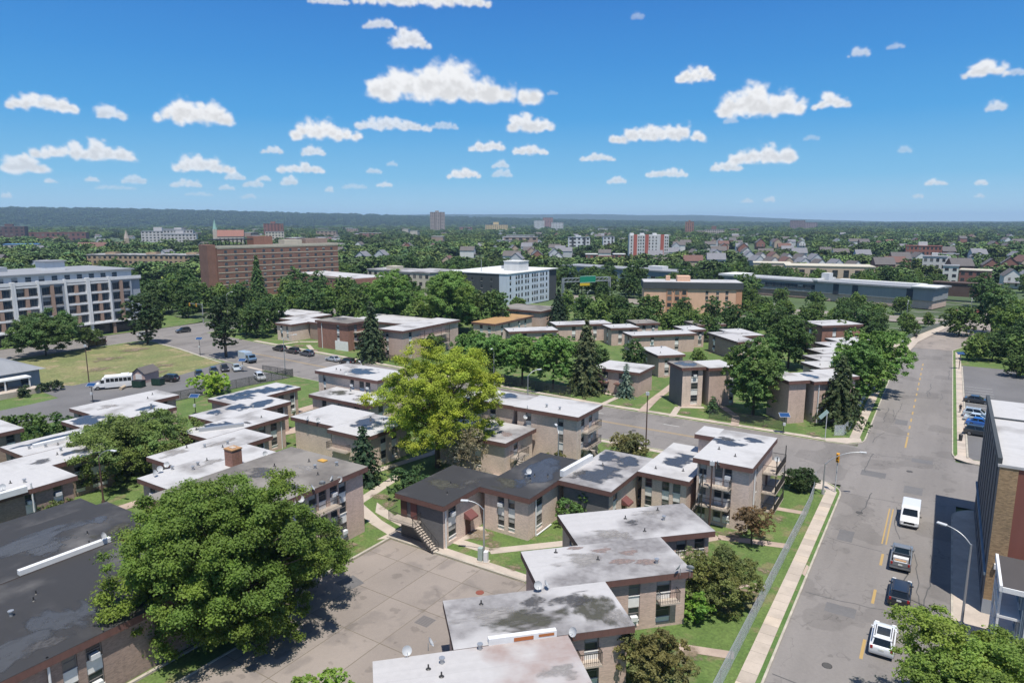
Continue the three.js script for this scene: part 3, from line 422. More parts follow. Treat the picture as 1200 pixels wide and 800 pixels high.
chain('apartment_block', 'stepped beige brick apartment block with white roofs and balconies on the street corner', 0, [
  { x: [-37.3, -30.4], v: [69.0, 82.4], roof: M.roofWorn, mats: { S: M.brickGrey }, E: [[1.8, 1.2], [4.4, 1.0, 'door'], [9.6, 1.2]], puddles: [[-33.9, 73.6, 2.2, 2.1, 'puddle', .16], [-35.6, 79.4, 1.5, 1.7, 'puddle', .2], [-32.6, 79.6, 1.6, 1.7, 'puddle', .2], [-36.4, 72, .8, 1.2, 'damp']], vents: [[-35, 76.6, 0]] },
  { x: [-30.4, -23.8], v: [76.9, 90.2], roof: M.roofWhite, S: [[.9, .95], [3.1, .95], [4.5, .95]], E: [10], puddles: [[-27.2, 83.6, 1.7, 1.9, 'puddle', .4]], vents: [[-28.8, 79, 0], [-25.6, 80, 0]] },
  { x: [-23.8, -16.8], v: [77.9, 91.3], h: 8.1, floors: 3, S: [[.7, .95], [2.6, .95], [3.7, .95]], E: [[4.2, .6]], puddles: [[-21.6, 86.0, 1.6, 1.2, 'puddle', .5], [-19.2, 88.6, 1.5, .8, 'puddle', .4], [-22.6, 87.4, 1.0, .8, 'damp', .5]], vents: [[-19.6, 81, 0], [-22, 82.6, 0]] },
  { x: [-26.6, -23.82], v: [87.3, 91.6], h: 8.05, floors: 3 },
], undefined, (r, P) => {
  coping(r, P(-37.5, 70.2, 5.2), P(-37.1, 77.5, 5.2), .55, .9);
  pipe(r, P(-17.15, 80.9, .02), P(-17.15, 80.9, 7.6), .09);
  for (const y of [0.15, 2.55, 5.1]) balcony(r, P(-17.2, 85.4, 0), Zn, X, 5.6, 1.7, y);
  for (const v of [85.5, 90.9]) pipe(r, P(-15.6, v, 0), P(-15.6, v, 7.4), .06, M.darkMetal, 'post');
  const dk = part('door', boxGeo(-.02, .05, 0, 2, -.45, .45), M.door, r); dk.position.copy(P(-17.2, 88, 2.6));
  for (const y of [2.6, 5.1]) balcony(r, P(-22.6, 78.4, 0), X, Zp, 3.4, 1.2, y); stair(r, P(-22.8, 77.2, 0), Xn, Zn, 2.55, 1.2);
  pipe(r, P(-22.2, 76.9, 0), P(-22.2, 76.9, 7.4), .06, M.darkMetal, 'post');
  dish(r, P(-20.9, 77.8, 7.3), 2); dish(r, P(-15.9, 86.6, 6.2), .5);
});
// the row of white roofs set at an angle between the court and the street
const W45 = { wall: M.brickPink, roof: M.roofWorn };
chain('apartment_block', 'pink brick apartment row with staggered weathered white roofs set diagonally beside the street', 45, [
  { ...W45, x: [19.5, 34], v: [58.5, 65.6], S: [[10.6, 1.15], [12.6, 1.15]], W: [[3, 1.1]], puddles: [[26.4, 62.2, .8, .5, 'damp', .6], [22.6, 60.2, 1.6, .8, 'dirt', .5], [24.2, 59.6, 1.1, .8, 'dirt', .5], [29, 64, 1.4, .5, 'dirt', .5]], vents: [[26.2, 63.2, 0], [30, 62, 1], [30.4, 64.4, 0], [27, 60, 0]] },
  { ...W45, x: [13.8, 28], v: [51.6, 58.5], S: [[8.4, 1.1], [11.2, 1.4]], W: [[3.4, 1.0]], puddles: [[21.2, 57, 1.6, .5, 'peel', .7], [23.6, 56, 1.4, .6, 'peel', .7], [22.4, 54.6, 1.1, .45, 'peel', .8], [18.6, 55.6, 2, 1.1, 'dirt', .5], [24.6, 54, 1, .5, 'peel', .7], [19, 58, .7, .3, 'peel', .6]], vents: [[20.4, 55.4, 0], [17, 57.6, 0], [25.4, 53.6, 1]] },
  { ...W45, x: [5.6, 19.7], v: [44.9, 51.6], S: [[10.3, 1.2]], W: [[3.2, 1.0]], puddles: [[11.6, 47.4, 2.6, 1.3, 'moss', .42], [12.6, 49.6, 1.2, 1.0, 'damp', .4], [17.2, 47.6, 1.5, 2.0, 'moss', .4], [16.4, 49.4, 1.8, .8, 'damp', .6], [8.6, 48.6, 2.2, .9, 'dirt', .6], [18.6, 46.4, .8, 1.1, 'dirt', .5]], vents: [[8.6, 50.4, 0]] },
  { ...W45, x: [-.2, 14.3], v: [37.4, 44.9], roof: M.roofPink, S: [[10, 1.2]], W: [[3.2, 1]], puddles: [[12.4, 41, 1.2, .8, 'dirt', .5]], vents: [[4.6, 43.6, 1], [3.6, 43.2, 0], [4.4, 42.2, 0], [7.5, 44.6, 1]] },
], undefined, (r, P) => {
  coping(r, P(8.2, 45.1, 5.25), P(13.4, 45.1, 5.25), .42, .55); const rust = part('rust_patch', boxGeo(0, 1.5, 0, .3, 0, .01), std({ color: lin(.38, .12, .035), roughness: .95 }), r); rust.position.copy(P(10.1, 44.88, 5.36)); const rust2 = part('rust_patch', boxGeo(0, 1.2, 0, .22, 0, .01), std({ color: lin(.36, .13, .04), roughness: .95 }), r); rust2.position.copy(P(12.0, 44.88, 5.46));
  const brkt = [[13.6, 51.4], [14.2, 51.5], [27.6, 51.4], [26.6, 51.3], [14.7, 44.5], [2.2, 45.2], [3.8, 45.3]]; brkt.forEach(([u, v], i) => dish(r, P(u, v, 5.28 - (i % 3) * .12), i * 1.3));
  const bal = balcony(r, P(24.8, 52.1, 0), X, Zp, 1.9, .9, 2.7); balcony(r, P(15.2, 45.5, 0), X, Zp, 1.8, .9, 2.6); balcony(r, P(30, 59.2, 0), X, Zp, 2.2, .9, 2.6);
});
// the tall one with the grey gravel roof
chain('apartment_block', 'three storey pink brick apartment block with flat grey gravel roof and dishes along its eave', 0, [
  { x: [-68, -54.8], v: [36, 54.8], h: 8, floors: 3, wall: M.brickPink, roof: M.roofGrey, E: [[6.8, 1.1], [8.3, 1.1], [10.4, 1.1], [11.8, 1.1], [13.4, 1.1], [14.7, 1.1]], S: [3, 6, 10], puddles: [[-60.5, 50.6, 1.5, .9, 'dirt', .5], [-63, 47, 2, 1.4, 'damp', .5], [-58, 46, 2.2, .8, 'damp', .6]], vents: [[-59.4, 51, 1], [-61.8, 52.2, 0], [-64, 49, 0], [-57.6, 49.8, 0], [-58, 53, 1], [-63.4, 44, 0]] },
], undefined, (r, P) => { for (const [v, y] of [[46.4, 8], [48, 7.9], [49.6, 8], [50.6, 7.6], [45, 7.3], [44.2, 7.2]]) dish(r, P(-54.9, v, y - .4), v); for (const y of [2.6, 5.1]) balcony(r, P(-55.3, 46.8, 0), Zn, X, 3.2, 1.1, y); stair(r, P(-54.1, 46.8, 0), Zp, X, 2.6, 2.2); const t = part('weed_tray', boxGeo(-.5, .5, 0, .12, -.35, .35), std({ color: lin(.5, .28, .06) }), r); t.position.copy(P(-60.6, 53.2, 8.03)); });
chain('apartment_block', 'long stepped pink brick apartment row with five white roofs and a brick chimney', 0, [
  { x: [-108, -101], v: [69.6, 84.3], wall: M.brickPink, E: [[12.6, 1.2], [10, 1.2]], W: [4], puddles: [[-103.4, 80.6, 1.6, 2.4, 'puddle', .35], [-105.6, 77.4, 1.6, 2.6, 'puddle', .3], [-104, 73.5, 2.2, 1.6, 'puddle', .3], [-106.4, 72.6, .9, 1.6, 'puddle', .4]] , vents: [[-103, 83, 0]] },
  { x: [-101, -94.2], v: [61.5, 76.4], wall: M.brickPink, E: [[12.4, 1.2]], S: [[2, 1.1]], puddles: [[-97.2, 72.4, 2.0, 2.6, 'puddle', .4], [-98.6, 68.4, 1.8, 1.6, 'puddle', .4], [-99, 64.6, 1.3, 1.1, 'puddle', .4]], vents: [[-96, 70, 1]] },
  { x: [-94.2, -87.5], v: [55.8, 70.3], wall: M.brickPink, E: [[11.4, 1.2], [9.2, 1.2]], S: [2], puddles: [[-92, 60.8, 1.7, 1.3, 'puddle', .4], [-89.6, 64, .9, .5, 'damp', .5]], vents: [[-92.8, 57.6, 0], [-90, 67, 0]] },
  { x: [-87.5, -80.9], v: [46.9, 62], wall: M.brickPink, E: [[12.8, 1.2]], S: [2, 4], puddles: [[-84.6, 55.6, .8, 2.2, 'dirt', .5], [-86, 50, 1.2, 1.8, 'dirt', .5]], vents: [[-83, 56, 1], [-84.4, 53.4, 1], [-82.4, 54.8, 0], [-86.4, 52, 0]] },
  { x: [-80.9, -74], v: [42, 57.5], wall: M.brickPink, E: [[12.6, 1.2]], S: [2, 4.6], puddles: [[-78.4, 50.6, .8, 1.6, 'dirt', .5]], vents: [[-78.6, 48.6, 1], [-77.8, 47.4, 1], [-79.4, 50.4, 0], [-77, 52.6, 0], [-80, 46, 1]] },
], undefined, (r, P) => {
  coping(r, P(-91.6, 57.2, 5.3), P(-88.4, 62.6, 5.3), .5, .55, M.metal);
  const ch = part('chimney', boxGeo(-.8, .8, 0, 2.3, -.7, .7), M.brickRed, r); ch.position.copy(P(-74.9, 51.2, 5.2)); part('cap', boxGeo(-.88, .88, 2.3, 2.43, -.78, .78), std({ color: lin(.36, .2, .09) }), ch); part('flue', boxGeo(-.4, .4, 2.43, 2.53, -.3, .3), M.walk, ch);
  for (const [u, v] of [[-80.4, 44.6], [-79.6, 43.4], [-81, 46], [-74, 55.2]]) dish(r, P(u, v, 5.2), u); for (const [u, v] of [[-101, 83.6], [-94.2, 75.6], [-87.5, 69.6], [-80.9, 61.2]]) pipe(r, P(u - .35, v - .6, 0), P(u - .35, v - .6, 4.8), .08);
});
chain('apartment_block', 'pink brick apartment row with white and pooled roofs behind the spreading shade tree', 0, [
  { x: [-122, -114.8], v: [53.4, 68.5], wall: M.brickPink, E: [[12, 1.2]], S: [2, 4.8], puddles: [[-117.6, 57.6, 1.2, 1.6, 'dirt', .4]], vents: [[-117, 64, 0], [-119, 66, 0]] },
  { x: [-114.8, -107.6], v: [48.9, 63.6], wall: M.brickPink, E: [[12, 1.2]], S: [1.6, 3.4, 5], puddles: [[-110.8, 60, 1.3, 1.6, 'puddle', .4], [-111.6, 51.6, 2.4, 2.0, 'puddle', .15]], vents: [[-111.4, 61.4, 1]] },
  { x: [-108.4, -101.3], v: [38.2, 48.8], wall: M.brickBrown, S: [2, 4], E: [6], puddles: [[-106.2, 43.6, 1.0, 3.6, 'puddle', .15]], vents: [[-103, 41.6, 1], [-102.6, 43, 0], [-104, 40, 1]] },
  { x: [-101.3, -94.6], v: [30, 46.8], wall: M.brickBrown, E: [[14, 2.0], [11.5, 1.2]], S: [3], puddles: [[-97.4, 38.6, 1.0, 1.4, 'damp', .5], [-97.6, 43.4, .9, 1.6, 'puddle', .5]], vents: [[-99.6, 42, 1], [-98.4, 41, 0]] },
  { x: [-94.8, -88], v: [22, 38.6], wall: M.brickBrown, E: [[14, 1.1], [11, 1.1]], puddles: [[-91, 30, 1.0, 1.2, 'dirt', .5]], vents: [[-90.8, 34, 1], [-92, 33, 0]] },
], undefined, (r, P) => { coping(r, P(-104.2, 40.6, 5.25), P(-104.0, 47.8, 5.25), .6, .55); coping(r, P(-88, 26, 5.2), P(-87.9, 33, 5.2), .7, .7); pipe(r, P(-88.1, 33.6, 2.4), P(-88.1, 33.6, 6.0), .1); dish(r, P(-90, 31.5, 5.2), 1); });
chain('apartment_block', 'small dark brick apartment block with white roof at the edge of the car park drive', 0, [{ x: [-130, -115.8], v: [30, 44.2], wall: M.brickBrown, S: [3, 7], E: [9, 12] }]);
chain('apartment_block', 'large dark brick apartment block with black roof and a long white roof curb', 0, [
  { x: [-80.2, -76.7], v: [8, 35.2], roof: M.roofBlack, wall: M.brickBrown }, 
  { x: [-76.7, -66.2], v: [8, 36.3], roof: M.roofBlack, wall: M.brickBrown, E: [24], puddles: [[-70.6, 27.8, 1.1, 1.6, 'puddle', .4], [-72.8, 27.4, 1.4, 4.6, 'puddle', .25], [-72.4, 33.4, 1.0, .7, 'puddle', .5], [-69.4, 27, .8, 1.2, 'puddle', .5], [-68.6, 33, .8, 1.6, 'moss', .5]], vents: [[-70, 31, 0], [-67.6, 30, 0]] },
  { x: [-66.2, -51.6], v: [4, 32], roof: M.roofBlack, wall: M.brickBrown, E: [[16.4, 1.05], [18.1, 1.2]], puddles: [[-56.2, 22.4, 2.2, 1.6, 'puddle', .4], [-54.6, 18, 2.0, 2.8, 'puddle', .4], [-59.6, 14, 2.2, 2, 'puddle', .4], [-53.6, 20, .7, 1.2, 'damp', .5]], vents: [[-60, 20.4, 1], [-58.6, 17, 1], [-62, 23, 0], [-61, 22.4, 0], [-58, 16.2, 0]] },
], undefined, (r, P) => { coping(r, P(-66.6, 23.6, 5.25), P(-66.5, 31.4, 5.25), .5, .55); dish(r, P(-66.4, 30.6, 5.6), 2.2); pipe(r, P(-51.85, 19.4, .02), P(-51.85, 19.4, 5.3), .1); });
chain('apartment_block', 'three storey beige apartment block with pooled white roof beside the cross street', 0, [{ x: [-100.6, -84.4], v: [87.5, 95.8], h: 8, floors: 3, S: [[1.6, .7], [9, 1], [11.4, 1.2], [13, 1.2]], E: [3], puddles: [[-92, 91.8, 2.4, 2.0, 'puddle', .25], [-97, 93.6, 1.4, .9, 'dirt', .5]], vents: [[-97.6, 90.2, 0], [-96.2, 90, 0]] }], undefined, (r, P) => dish(r, P(-93, 88.2, 7.6), 1));
chain('apartment_block', 'low apartment block with a round brown stain on its white roof', 0, [{ x: [-94.6, -80], v: [80.6, 87.3], h: 5.6, S: [3, 7, 11], E: [3], puddles: [[-90.6, 84.2, 1.9, 1.5, 'moss', .1], [-84.4, 82.6, 1.0, .8, 'dirt', .4], [-86, 84.6, .6, .4, 'damp', .4]], vents: [[-89.6, 86, 1], [-86, 86.4, 0], [-84, 85.6, 1]] }]);
chain('apartment_block', 'beige apartment block with white roof and corner balcony beside a dark spruce', 0, [{ x: [-86.6, -76.6], v: [69.9, 78.7], S: [[8.6, .8]] }, { x: [-76.6, -68.6], v: [68.4, 78.3], h: 5.28, E: [[3.6, 1.2], [6, 1.2]], puddles: [[-74.4, 74, 2.0, 2.0, 'puddle', .4]], vents: [[-75, 76, 1], [-72.6, 76.4, 0]] }], undefined, (r, P) => { balcony(r, P(-76.3, 69.0, 0), X, Zp, 4, 1.2, 2.5); for (const u of [-82.4, -80.4]) { dish(r, P(u, 70, 5.1), u); } pipe(r, P(-76.9, 69.9, 0), P(-76.9, 69.9, 4.9), .09); });
chain('apartment_block', 'three storey beige apartment block with long white roof behind the yellow green locust', 0, [{ x: [-54.6, -43.4], v: [86.1, 94.4], h: 8, floors: 3, S: [[2, 1], [7.6, .95]], E: [[2, 1.1], [4.6, 1.2]], vents: [[-50, 88.4, 1], [-47.6, 88.2, 1]] }, { x: [-65.4, -54.6], v: [86.4, 93.4], h: 7.95, floors: 3, S: [3, 6], puddles: [[-58.6, 91.4, 1.8, 1.3, 'puddle', .3]] }], undefined, (r, P) => { for (const y of [2.6, 5.1]) balcony(r, P(-43.8, 88.2, 0), Zn, X, 4.6, 1.1, y); stair(r, P(-42.6, 88.4, 0), Zn, X, 2.6, 2.8); dish(r, P(-52.4, 86.4, 7.4), 2); dish(r, P(-52.6, 86.2, 6), 1); });
chain('apartment_block', 'low worn roofed wing with an upper stair landing tucked behind the locust tree', 0, [{ x: [-64, -50.4], v: [77.4, 86.0], h: 5.2, roof: M.roofWorn, E: [3], S: [4, 8], wall: M.brickTan, puddles: [[-52.6, 81, 1, .8, 'peel', .6]] }], undefined, (r, P) => { balcony(r, P(-50.6, 79, 0), Zn, X, 3, 1.4, 2.6); stair(r, P(-49.2, 79, 0), Zp, X, 2.6, 2.8); });
// north of the cross street
chain('apartment_block', 'pink brick two storey apartment house with white roof behind the little blue spruce', 0, [{ x: [-62.4, -51.7], v: [130.2, 139], wall: M.brickPink, S: [[2.4, 1.1], [6, 1.1]], vents: [[-57, 136, 0]] }], undefined, (r, P) => { for (const u of [-59.8, -56]) { const b = part('porch_roof', boxGeo(-1.1, 1.1, 0, .18, 0, 1.3), M.fascia, r); b.position.copy(P(u, 130.6, 2.35)); } });
chain('apartment_block', 'three storey greyish brick apartment block set diagonally with part blue grey roof', 45, [{ x: [60.4, 65.6], v: [119.6, 126.2], h: 8, floors: 3, wall: M.brickTan, roof: M.roofGrey, mats: { W: M.brickGrey }, S: [[2.6, 1.5]], puddles: [[63, 123, 1.6, 2, 'puddle', .2]] }, { x: [65.8, 72], v: [119.0, 126], h: 7.9, floors: 3, wall: M.brickPink, S: [[5, 1]] }]);
chain('apartment_block', 'pink brick three storey apartment block with tall dark stair slot by the corner lawn', 45, [{ x: [74, 78.3], v: [105.2, 112.6], h: 8, floors: 3, wall: M.brickPink }, { x: [78.7, 84.4], v: [104.6, 112], h: 7.8, floors: 3, wall: M.brickPink, S: [[3.6, 1.3]], puddles: [[81, 109, 1.2, 1.8, 'puddle', .3]] }, { x: [84.4, 90], v: [107, 114], h: 7.7, floors: 3, wall: M.brickPink, S: [[3, 1.2]] }], undefined, (r, P) => { pipe(r, P(80, 104.9, .02), P(80, 104.9, 7.4), .1); });
const nl = 'apartment rows north of the cross street';
for (const [x, v, o, lab] of [
  [[95, 105], [124.5, 131.5], {}, 'first white roof behind the avenue trees, next to the slotted pink block'], [[100.4, 110.5], [131.5, 138.5], {}, 'second white roof in the stepped row along the avenue'], [[106.5, 117], [139, 146], {}, 'third white roof in the stepped row along the avenue'], [[114, 124], [146, 153], {}, 'fourth white roof in the stepped row along the avenue'], [[121, 131], [151, 158], {}, 'last white roof in the stepped row before the red brick block'], [[123, 136], [162, 171], { h: 8, floors: 3, wall: M.brickRed }, 'taller red brick block with white roof at the end of the stepped row'],
  [[72, 91.4], [173, 179.8], {}, 'long pink brick row with white roof behind the little spruce and the low white roof'], [[91, 97.5], [179, 187], {}, 'short white roofed row touching the end of the long pink row'], [[95, 101], [157.5, 174], { roof: M.roofWorn, mats: { W: M.brickBrown } }, 'apartment row with one wall darkened to imitate shade, worn white roof, beside the dark oak'], [[101, 108], [166, 178], {}, 'white roofed row behind the one with the shade darkened wall'], [[67, 74], [145, 156], {}, 'low white roofed house between the spruce lawn and the diagonal block'], [[82, 90], [194, 202], { roof: M.roofGrey }, 'grey roofed row in front of the peach block'], [[99, 108.5], [187, 196], { roof: M.roofGrey }, 'grey roofed row behind the one with the shade darkened wall near the peach block'],  // W wall in darker brick: the shade on that side is put into its colour
  [[40.5, 55.2], [187, 194], {}, 'low white roofed house just behind the leafy street row'], [[57, 75], [196, 203.4], { E: [3] }, 'white roofed brick row right of the orange tan roof'], [[71, 80], [186.5, 194], {}, 'white roofed row between the drooping pine and the grey roofed row'],
]) chain('apartment_block', lab, 45, [{ x, v, wall: M.brickPink, S: [(x[1] - x[0]) * .3, (x[1] - x[0]) * .68], W: [3], vents: [[x[0] + 2, v[0] + 3, 0], [x[1] - 2, v[1] - 2, 1]], ...o }], nl);
chain('apartment_block', 'brick apartment block with orange tan roof behind the street trees', 0, [{ x: [-124, -115], v: [171, 194], roof: M.roofTan, S: [3, 6], E: [4, 8, 14, 18], wall: M.brickTan }]);
chain('apartment_block', 'long low apartment block with worn grey roof behind the orange tan roof', 0, [{ x: [-133, -114], v: [197, 212], h: 6.4, roof: M.roofGrey, S: [4, 9, 14], wall: M.brickPink }]);
chain('apartment_block', 'three storey red brown apartment block with white roof and open galleries beyond the locust', 0, [{ x: [-126.6, -118.2], v: [132.6, 157.5], h: 8, floors: 3, wall: M.brickPink, mats: {}, E: [[3, 1.2]], S: [[2, 1]] }], undefined, (r, P) => { for (const y of [2.6, 5.2]) balcony(r, P(-118.6, 140, 0), Zn, X, 11, 1.6, y); for (const v of [140, 143.6, 147.2, 151]) pipe(r, P(-117.1, v, 0), P(-117.1, v, 7.4), .07, M.darkMetal, 'post'); });
chain('apartment_block', 'red brick apartment block with dark roof stain and a white ground storey corner', 0, [{ x: [-153.4, -140.2], v: [134.4, 143.2], h: 8, floors: 3, wall: M.brickRed, roof: M.roofGrey, S: [[8.4, 1.1]], E: [[3, 1.2]], puddles: [[-149, 140, 2, 1.4, 'damp', .3]] }], undefined, (r, P) => { for (const y of [2.6, 5.2]) balcony(r, P(-140.7, 137, 0), Zn, X, 5, 1.4, y); pipe(r, P(-151, 134.7, 0), P(-151, 134.7, 7.6), .1); const pl = part('painted_base', boxGeo(-5.2, -.02, 0, 2.7, 0, .03), M.whitePanel, r); pl.position.copy(P(-140.66, 134.82, 0)); });
chain('apartment_block', 'low beige apartment terrace with broad white roofs beside the cross street junction', 0, [{ x: [-174, -166.6], v: [136.6, 150], S: [[2, 1], [4.6, 1]], wall: M.brickTan }, { x: [-181, -174], v: [144, 160], wall: M.brickTan, S: [2] }, { x: [-166.6, -158], v: [143, 158], h: 5.5, wall: M.brickBrown, E: [3, 6] }, { x: [-196, -181], v: [150, 162], h: 5.4, wall: M.brickTan, S: [4, 9] }, { x: [-158, -130], v: [152, 166], h: 6, wall: M.brickPink, S: [4, 10, 16, 22] }]);

// ---------------------------------------------------------------- larger buildings round about
const flat = (r, g, b, ro = .85) => std({ color: lin(r, g, b), roughness: ro, map: stucco });
const stucco = tex(512, 14, (x, y) => { const n = fbm(x * 7, y * 5, 7, 301, 5, 5), s = fbm(x * 30, y * 3, 30, 302, 3, 3); return scl([.92, .92, .92], .86 + .18 * n + .1 * (s - .5)); });
M.apWhite = flat(.72, .72, .72); M.apGrey = flat(.33, .36, .40); M.apBrick = flat(.36, .245, .19); M.slateRoof = flat(.27, .28, .30); M.charcoal = flat(.06, .068, .075); M.peach = flat(.74, .46, .32); M.peachDark = flat(.55, .28, .17); M.paleBlue = flat(.60, .66, .74); M.schoolGrey = flat(.31, .32, .335); M.navy = flat(.035, .045, .065); M.cream = flat(.55, .5, .4); M.houseWhite = flat(.66, .66, .65); M.blueGrey = flat(.19, .25, .31); M.redPaint = flat(.42, .12, .09); M.shingle = flat(.13, .115, .11); M.brownRoof = flat(.16, .085, .07);
function plainBox(root, name, x0, x1, y0, y1, v0, v1, mat, skip = '') { return part(name, new QB().box(x0, x1, y0, y1, -v1, -v0, skip).geo(), mat, root); }
function grid(root, F, cols, rows, w, h, o = {}) { for (const y of rows) for (const s of cols) windowAt(root, F, s, y, w, h, { blind: .25, ...o }); }
const span = (a, b, n) => Array.from({ length: n }, (_, i) => n === 1 ? (a + b) / 2 : a + (b - a) * i / (n - 1));
const Fs = (k, x0, x1, v0, v1) => faceOf[k]({ x0, x1, v0, v1 });

{ // five storey white apartment building across the west street
  const r = thing('apartment_building', 'modern five storey white apartment building with brick piers and dark balconies across from the field', 'apartment building', -245, 100); occ.push([-245, 105, 32]);
  const x1 = 15.5, x0 = -18, v0 = -32, v1 = 27;
  plainBox(r, 'ground_storey', x0 + 1.5, x1 - 1.2, 0, 3.9, v0, v1 - .6, M.charcoal); plainBox(r, 'canopy', x0, x1 + .7, 3.7, 4.15, v0, v1 + .4, M.apWhite);
  plainBox(r, 'upper_storeys', x0 + .3, x1 - .6, 4.15, 17.2, v0, v1 - .2, M.apGrey);
  const F = Fs('E', x0, x1 - .6, v0, v1 - .2), bay = 6.9, st = 3.2;
  for (let i = 0; i < 8; i++) {
    const s0 = .5 + i * bay, t = i % 3, white = t !== 1, z = -v0 - s0;
    // each bay: a frame of piers and bands round paired windows
    const q = new QB(); q.box(x1 - .6, x1 + (white ? .55 : .15), 4.15, 17.9 + (white ? .7 : 0), z - .55, z); q.box(x1 - .6, x1 + (white ? .55 : .15), 4.15, 17.9 + (white ? .7 : 0), z - bay + .05, z - bay + .6); for (let k = 0; k <= 4; k++) q.box(x1 - .6, x1 + (white ? .3 : .12), 4.15 + k * st - .25, 4.15 + k * st + .35, z - bay + .6, z - .55); part('bay_frame', q.geo(), white ? M.apWhite : M.apGrey, r);
    const pier = new QB().box(x1 - .6, x1 + .25, 4.15, 17.4, z - bay / 2 - .5, z - bay / 2 + .5); part('brick_pier', pier.geo(), M.apBrick, r);
    for (let k = 0; k < 4; k++) for (const c of [.27, .73]) { windowAt(r, F, s0 + bay * c, 4.15 + k * st + .5, 2.3, 2.1, { mull: 2, glass: M.glassBlue, blind: .2 }); if ((i + k) % 3 !== 2) balcony(r, new THREE.Vector3(x1 - .6, 0, z - bay * c + 1.2), Zn, X, 2.4, .75, 4.15 + k * st + .3); }
    part('shopfront', boxGeo(x1 - 1.2, x1 - 1.05, .5, 3.4, z - bay + .5, z - .5), M.glass, r); part('column', boxGeo(x1 - .5, x1 + .3, 0, 3.7, z - .5, z + .3), i % 2 ? M.apBrick : M.apWhite, r);
  }
  plainBox(r, 'roof', x0, x1 + .3, 17.2, 17.5, v0, v1, M.slateRoof); plainBox(r, 'set_back_storey', x0 + 2, x1 - 3, 17.5, 20.2, v0 + 3, v1 - 1.4, M.apWhite); plainBox(r, 'upper_roof', x0 + 1.2, x1 - 2.2, 20.2, 20.6, v0 + 2.2, v1 - .6, M.slateRoof); plainBox(r, 'stair_tower', -4, 2, 20.6, 23.4, 4, 10, M.apWhite); plainBox(r, 'tower_roof', -4.5, 2.5, 23.4, 23.7, 3.5, 10.5, M.slateRoof); plainBox(r, 'lift_house', -9, -4, 20.6, 22, -14, -4, M.apGrey); plainBox(r, 'plant_room', 0, 6, 20.6, 21.8, -28, -20, M.apWhite);
  const G = Fs('E', x0 + 2, x1 - 3, v0 + 3, v1 - 1.4); grid(r, G, span(2, 49, 14), [18], 1.7, 1.7, { glass: M.glassBlue, frame: M.apWhite });
  part('roof_parapet', new QB().box(x1 - .2, x1 + .2, 17.5, 18.4, -v1, -v0).geo(), M.apWhite, r);
  const Nf = Fs('S', x0, x1 - .6, v0, v1 - .2); grid(r, Nf, span(4, 28, 5), [4.9, 8.1, 11.3, 14.5], 1.9, 1.7, { glass: M.glassBlue });
}
M.brickSlab = std({ map: brickTex([.215, .105, .078], [.22, .145, .115], 7, .2), roughness: .95 });
{ // eight storey brick slab with pale floor bands
  const r = thing('brick_slab_building', 'long eight storey red brick slab building with pale floor bands', 'apartment building', -292, 228, -10 * D2R); occ.push([-296, 228, 40]);
  const v0 = -29, v1 = 37, x0 = -5, x1 = 6, H = 24, st = 2.88;
  plainBox(r, 'wall', x0, x1, 0, H, v0, v1, M.brickSlab); plainBox(r, 'end_tower', x0 + .5, x1 - 1.6, 0, H + 1.4, v0 - 4, v0, M.brickSlab);
  for (let k = 1; k <= 8; k++) plainBox(r, 'floor_band', x0 - .1, x1 + .12, k * st - .18 + .6, k * st + .14 + .6, v0 + .01, v1 + .12, M.cream, k < 8 ? '' : '');
  plainBox(r, 'parapet', x0 - .15, x1 + .18, H - .1, H + .9, v0 - .1, v1 + .15, M.cream); plainBox(r, 'roof', x0 + .4, x1 - .4, H + .9, H + .94, v0 + .4, v1 - .4, M.roofGrey);
  const F = Fs('E', x0, x1, v0, v1); F.off = .0; for (let k = 0; k < 8; k++) for (const s of span(4, 62, 13)) windowAt(r, F, s, k * st + 1.25, 1.5, 1.25, { glass: M.glassBlue, blind: .25 });
  plainBox(r, 'lift_house', x0 + 1, x1 - 3, H + .9, H + 5, -9, 1, M.brickRed); plainBox(r, 'plant_room', x0 + 1, x1 - 4, H + .9, H + 3, 8, 18, M.cream); plainBox(r, 'plant_room', x0 + 1.5, x1 - 3.6, H + .9, H + 3.4, 20, 33, M.brickBrown);
  const q = new QB(); for (let i = 0; i < 9; i++) { q.bar(new THREE.Vector3(x0 + 3, H, 27 - i * 2), new THREE.Vector3(x0 + 3, H + 3.4, 27 - i * 2), .25); } q.box(x0 + 1, x1 - 1.5, H + 3.4, H + 3.9, 10, 29); part('roof_canopy', q.geo(), M.darkMetal, r);
  const w = thing('brick_wing', 'low red brick wing standing off the end of the long banded slab', 'building', -262, 232, -10 * D2R); plainBox(w, 'wall', -8, 44, 0, 11.2, -8, 10, M.brickRed); plainBox(w, 'roof', -7.6, 43.6, 11.2, 11.5, -7.6, 9.6, M.roofWhite); plainBox(w, 'parapet', -8.1, 44.1, 10.6, 11.1, -8.1, -7.95, M.cream); grid(w, Fs('S', -8, 44, -8, 10), span(4, 48, 10), [2, 5.4, 8.4], 1.3, 1.4); occ.push([-244, 232, 28]);
}
